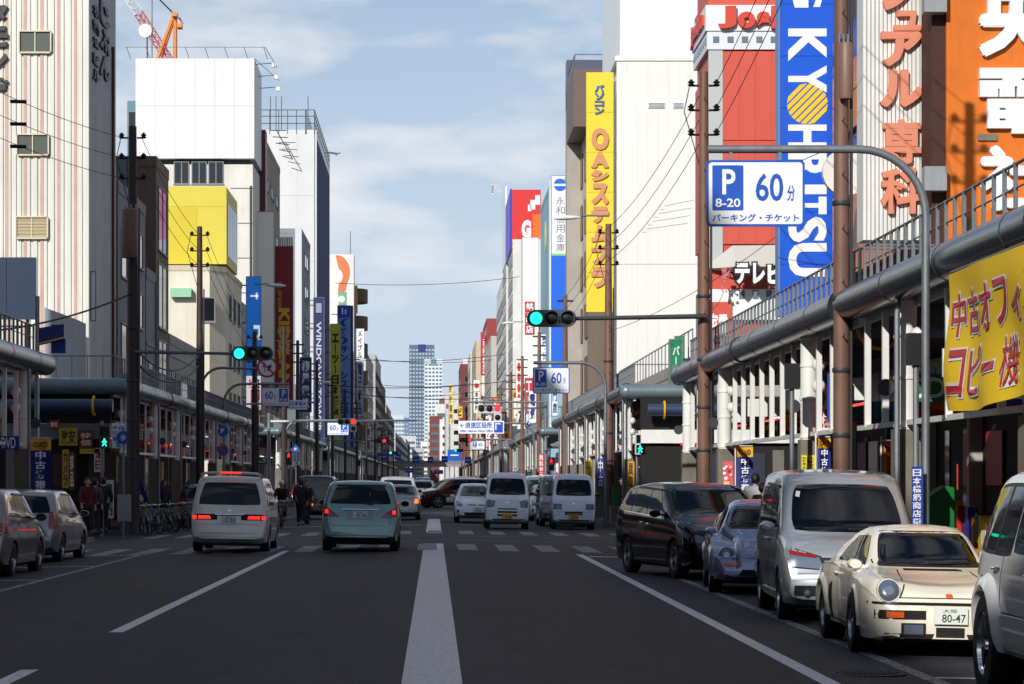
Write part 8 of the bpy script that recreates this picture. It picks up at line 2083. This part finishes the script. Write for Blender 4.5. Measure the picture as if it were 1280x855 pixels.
def person(x, D, h, coat, trousers, label, pose='walk', rz=0, hair='hair', z0=None, coatlen=.84, grp=None, seat=0.):
    z = (gz(x) + (.13 if (x > KR or x < KL) else 0)) if z0 is None else z0
    t = thing('person', label, 'person', (0, 0, 0), grp); k = h / 1.72
    st = {'walk': .20, 'stand': .06, 'ride': 0}[pose]
    if pose == 'ride':
        hipz, hipy = .98, .15
        J = dict(pelvis=(0, hipy, hipz), waist=(0, hipy - .04, hipz + .16), chest=(0, hipy - .16, hipz + .40), neck=(0, hipy - .22, hipz + .54),
                 kl=(.12, hipy - .38, hipz - .12), fl=(.12, hipy - .30, hipz - .55), kr=(-.12, hipy - .34, hipz - .02), fr=(-.12, hipy - .24, hipz - .42),
                 sl=(.19, hipy - .17, hipz + .46), el=(.24, hipy - .36, hipz + .26), hl=(.24, hipy - .58, hipz + .18), sr=(-.19, hipy - .17, hipz + .46), er=(-.24, hipy - .36, hipz + .26), hr=(-.24, hipy - .58, hipz + .18))
        hd = (0, hipy - .27, hipz + .70)
    else:
        J = dict(pelvis=(0, 0, .92), waist=(0, 0, 1.08), chest=(0, 0, 1.30), neck=(0, 0, 1.45), kl=(.09, -st * .7, .50), fl=(.09, -st * .9, .09), kr=(-.09, st * .3, .50), fr=(-.09, st * 1.2, .12),
                 sl=(.19, 0, 1.38), el=(.24, st * .4, 1.12), hl=(.23, -st * .1 , .86), sr=(-.19, 0, 1.38), er=(-.24, -st * .3, 1.12), hr=(-.23, -st * .9, .90))
        hd = (0, -.015, 1.595)
    S = lambda p: (p[0] * k, p[1] * k, p[2] * k)
    g = lambda *n: [S(J[q]) for q in n]
    # one continuous body: trunk, legs, arms
    V = g('pelvis', 'waist', 'chest', 'neck') + [S((.09, J['pelvis'][1], J['pelvis'][2] - .06))] + g('kl', 'fl') + [S((-.09, J['pelvis'][1], J['pelvis'][2] - .06))] + g('kr', 'fr', 'sl', 'el', 'hl', 'sr', 'er', 'hr') + [S(hd)]
    E_ = [(0, 1), (1, 2), (2, 3), (0, 4), (4, 5), (5, 6), (0, 7), (7, 8), (8, 9), (2, 10), (10, 11), (11, 12), (2, 13), (13, 14), (14, 15), (3, 16)]
    rr = [.11, .10, .105, .05, .085, .058, .038, .085, .058, .038, .055, .042, .028, .055, .042, .028, .06]
    skin_chain(V, E_, [r * k for r in rr], M['skin'], 'body', t, 0)
    V2 = V[:3] + V[10:12] + V[13:15] + [tuple(Vector(V[11]).lerp(Vector(V[12]), .8)), tuple(Vector(V[14]).lerp(Vector(V[15]), .8)), S((0, J['pelvis'][1], coatlen if pose != 'ride' else J['pelvis'][2] - .06)), tuple(Vector(V[2]).lerp(Vector(V[3]), .98))]
    skin_chain(V2, [(0, 1), (1, 2), (2, 3), (3, 4), (2, 5), (5, 6), (4, 7), (6, 8), (0, 9), (2, 10)], [q * k for q in (.155, .14, .165, .092, .065, .092, .065, .05, .05, .16, .088)], coat, 'coat', t, 1)
    skin_chain([V[0], V[4], V[5], tuple(Vector(V[5]).lerp(Vector(V[6]), .9)), V[7], V[8], tuple(Vector(V[8]).lerp(Vector(V[9]), .9))], [(0, 1), (1, 2), (2, 3), (0, 4), (4, 5), (5, 6)], [q * k for q in (.13, .10, .075, .065, .10, .075, .065)], trousers, 'trousers', t, 0)
    for q in ('fl', 'fr'):
        p = S(J[q]); mb = MB(); mb.tube([(p[0], p[1] + .05 * k, p[2] - .04), (p[0], p[1] - .03 * k, p[2] - .045), (p[0], p[1] - .15 * k, p[2] - .06)], [.045 * k, .05 * k, .035 * k], 8); mb.build('shoe', 'shoe', t, smooth=True)
    hx, hy, hz = S(hd)
    mb = MB().ball((0, 0, 0), .095 * k, 14, 10, 1.22); mb.v = [(a * .88, b * 1.05, c) for a, b, c in mb.v]
    mb.add([(-.012, -.095, 0), (.012, -.095, 0), (0, -.118, -.012), (0, -.09, .03)], [(0, 1, 2), (0, 2, 3), (1, 3, 2), (0, 3, 1)])
    mb.v = [(a + hx, b + hy, c + hz) for a, b, c in mb.v]; hdm = mb.build('head', 'skin', t, smooth=True)
    mb = MB().ball((0, 0, 0), .105 * k, 14, 10, 1.2); mb.v = [(a * .92 + hx, b * 1.05 + hy + .022 * k, c + hz + .022 * k) for a, b, c in mb.v]; mb.build('hair' if hair in ('hair',) else 'helmet', M[hair], hdm, smooth=True)
    for s in (1, -1):
        MB().ball((hx + s * .032 * k, hy - .088 * k, hz + .01), .011 * k, 8, 6).build('eye', 'ink', hdm)
        MB().ball((hx + s * .088 * k, hy + .005, hz - .005), .02 * k, 8, 6, 1.4).build('ear', 'skin', hdm)
        p = S(J['hl' if s > 0 else 'hr'])
        mb = MB(); mb.tube([p, (p[0], p[1] - .01, p[2] - .07 * k)], [.028 * k, .036 * k], 8)
        for q in range(4):
            fx = p[0] + (q - 1.5) * .017 * k; L_ = (.075, .085, .08, .065)[q] * k
            mb.tube([(fx, p[1] - .01, p[2] - .06 * k), (fx, p[1] - .02 * k, p[2] - .06 * k - L_ * .5), (fx, p[1] - .005, p[2] - .06 * k - L_)], [.009 * k, .008 * k, .006 * k], 5)
        mb.tube([(p[0] - s * .02 * k, p[1] - .02 * k, p[2] - .02 * k), (p[0] - s * .045 * k, p[1] - .035 * k, p[2] - .07 * k)], [.011 * k, .008 * k], 5)
        mb.build('hand', 'skin', t, smooth=True)
    MB().box(hx - .02 * k, hx + .02 * k, hy - .102 * k, hy - .094 * k, hz - .048 * k, hz - .040 * k).build('mouth', paint((150, 80, 76)), hdm)
    t.location = (x, D, z + seat); t.rotation_euler = (0, 0, rz)
    return t
blk = fabric((26, 26, 30)); gry = fabric((70, 72, 78)); red = fabric((90, 26, 28)); blu = fabric((36, 44, 66)); wht = fabric((196, 198, 204)); brn = fabric((84, 60, 48))
person(X(98, 74.5), 76.5, 1.72, red, blk, 'pedestrian in a dark red jacket walking at the left corner', rz=.4)
person(X(113, 76), 77.0, 1.70, gry, blk, 'pedestrian in a long grey coat standing beside the one in red', 'stand', rz=2.6, coatlen=.6)
person(X(124, 78), 79.0, 1.74, blk, blk, 'pedestrian in black behind the grey coated one', 'stand', rz=3.0)
person(X(374, 92), 93, 1.72, blk, blk, 'person in black walking away in the left lane beside the beige minivan', rz=math.pi)
person(X(205, 98), 98, 1.66, blu, blk, 'pedestrian in a dark blue jacket behind the parked bicycles', rz=.5)
person(X(222, 101), 101, 1.7, brn, blk, 'pedestrian in a brown jacket further behind the bicycles', rz=2.9)
person(X(944, 56), 56, 1.73, wht, blk, 'pedestrian in a pale shirt behind the black people carrier', 'stand', rz=math.pi)
person(X(953, 54), 54, 1.52, brn, blk, 'shorter pedestrian with brown top beside the pale shirt', 'stand', rz=2.8)
person(X(782, 97), 97, 1.6, red, brn, 'pedestrian in a reddish coat at the right far corner', rz=.3)
person(X(777, 103), 103, 1.7, blk, blk, 'pedestrian in black in the shade by the second brown pole', 'stand', rz=.3)
person(-11.5, 112, 1.7, gry, blk, 'grey dressed pedestrian far under the left canopy')
person(-11.9, 124, 1.65, wht, blk, 'pale dressed pedestrian far under the left canopy')
# ---- bicycle
def bicycle(x, y, label, rz=0, frame=(60, 66, 74), lean=0.):
    t = thing('bicycle', label, 'bicycle', (0, 0, 0), 'bicycles parked by the left kerb')
    fm = paint(frame, .35); r = .33
    for wy in (-.52, .52):
        mb = MB(); n = 24; P = []
        for i in range(n):
            a = 2 * math.pi * i / n
            for j in range(6):
                b = 2 * math.pi * j / 6; q = r + .018 * math.cos(b); P.append((.018 * math.sin(b), wy + q * math.cos(a), r + .02 + q * math.sin(a)))
        mb.add(P, [(i * 6 + j, i * 6 + (j + 1) % 6, ((i + 1) % n) * 6 + (j + 1) % 6, ((i + 1) % n) * 6 + j) for i in range(n) for j in range(6)])
        w_ = mb.build('wheel', 'rubber', t, smooth=True); mb = MB()
        for i in range(14): a = math.pi * i / 7; mb.tube([(0, wy, r + .02), (.0, wy + r * math.cos(a), r + .02 + r * math.sin(a))], .003, 3, False)
        mb.build('spokes', 'alloy', w_)
        MB().tube([(0, wy + .36 * math.cos(R(a)), r + .02 + .36 * math.sin(R(a))) for a in range(20, 161, 20)], .02, 5).build('mudguard', 'steel', t, smooth=True)
    mb = MB(); bb = (0, .1, .30); st = (0, .22, .80); hd = (0, -.34, .86); hb = (0, -.38, .66)
    for a, b in ((bb, st), (bb, hb), (st, (0, -.35, .78)), (hd, hb), (bb, (0, .52, .35)), (st, (0, .52, .35)), (hb, (0, -.52, .35))): mb.tube([a, b], .016, 6)
    mb.build('frame', fm, t, smooth=True)
    MB().tube([(-.28, -.22, .98), (-.2, -.38, .98), (0, -.36, .95), (.2, -.38, .98), (.28, -.22, .98)], .012, 6).build('handlebar', 'chrome', t, smooth=True)
    mb = MB().ball((0, .24, .86), .1, 10, 6, .4); mb.v = [(a * .9, .24 + (b - .24) * 1.4, c) for a, b, c in mb.v]; mb.build('saddle', 'blackp', t, smooth=True)
    mb = MB()
    for z_ in (.62, .84): mb.box(-.17, .17, -.72, -.70, z_, z_ + .015); mb.box(-.17, .17, -.46, -.44, z_, z_ + .015); mb.box(-.17, -.155, -.72, -.44, z_, z_ + .015); mb.box(.155, .17, -.72, -.44, z_, z_ + .015)
    for i in range(6): mb.box(-.17 + .064 * i, -.16 + .064 * i, -.72, -.712, .62, .85); mb.box(-.17 + .064 * i, -.16 + .064 * i, -.45, -.442, .62, .85)
    tag(mb.build('basket', 'steel', t), kind='stuff')
    MB().lathe([(.09, -.01), (.09, .01)], (.05, .1, .30), 'x', 14).build('chainring', 'blackp', t)
    MB().tube([(.06, .1, .30), (.06, .1, .14), (.12, .1, .14)], .01, 5).build('pedal', 'blackp', t)
    MB().tube([(-.02, .5, .35), (-.14, .56, .02)], .01, 5).build('kickstand', 'steel', t)
    t.location = (x, y, gz(KL) + .13 if x < KL else gz(x)); t.rotation_euler = (0, lean, rz); return t
b0 = None
specs = [(173, 81.5, .5, (70, 74, 84)), (182, 82.4, .35, (40, 60, 90)), (190, 83.6, .6, (120, 124, 128)), (201, 85.2, .9, (150, 190, 180)), (213, 87.2, .5, (50, 50, 54)), (222, 89, .7, (90, 40, 40)), (230, 91.5, .4, (60, 60, 64)), (167, 84.5, -.4, (80, 80, 84))]
bl = ['nearest the corner pole', 'second from the corner pole', 'silver one in the middle', 'pale green one', 'black one right of the pale green one', 'dark red one', 'rightmost of the row', 'turned the other way behind the first']
for (px, y, rz, c), l in zip(specs, bl): bicycle(X(px, y), y, 'parked bicycle with front basket, %s' % l, rz, c)
# ---- moped with rider, cyclist
def moped(x, y, label):
    t = thing('moped', label, 'moped', (0, 0, 0)); P = paint((40, 44, 60), .3)
    for wy in (-.62, .60): MB().lathe([(.16, -.05), (.24, -.055), (.27, -.03), (.27, .03), (.24, .055), (.16, .05)], (0, wy, .27), 'x', 20).build('wheel', 'rubber', t, smooth=True)
    mb = MB().tube([(0, .75, .62), (0, .5, .66), (0, .15, .62), (0, 0, .42), (0, -.3, .36), (0, -.5, .62), (0, -.55, .98)], [.08, .15, .16, .13, .12, .15, .10], 12); mb.build('body', P, t, smooth=True)
    MB().tube([(0, .62, .76), (0, .3, .80), (0, .02, .76)], [.09, .13, .08], 10).build('seat', 'blackp', t, smooth=True)
    MB().tube([(-.34, -.42, 1.02), (-.1, -.55, 1.03), (.1, -.55, 1.03), (.34, -.42, 1.02)], .018, 6).build('handlebar', 'blackp', t, smooth=True)
    for s in (1, -1): MB().ball((s * .13, .80, .74), .055, 10, 8).build('tail_light', 'amberlit', t, smooth=True)
    MB().box(-.11, .11, .86, .87, .50, .62).build('number_plate', 'plate', t)
    MB().box(-.2, .2, .55, .85, .84, 1.1).build('luggage_box', 'blackp', t)
    t.location = (x, y, gz(x)); t.rotation_euler = (0, 0, math.pi * 0); return t
moped(X(384, 98), 98, 'moped with two lit amber lamps ridden away in the left lane')
person(X(384, 98), 97.9, 1.7, blu, blk, 'moped rider in a dark jacket and helmet seen from behind', 'ride', hair='shoe', z0=gz(-4.9) - .12)
bicycle(X(352, 90), 90, 'ridden bicycle beside the beige minivan', 0)
person(X(352, 90), 90.1, 1.68, blk, blk, 'cyclist in black with a white cap beside the beige minivan', 'ride', hair='globe', z0=gz(-5.4) - .08)
o = [q for q in bpy.data.objects if q.get('label', '') == 'ridden bicycle beside the beige minivan'][0]; del o['group']
bpy.data.scenes.remove(TMP)
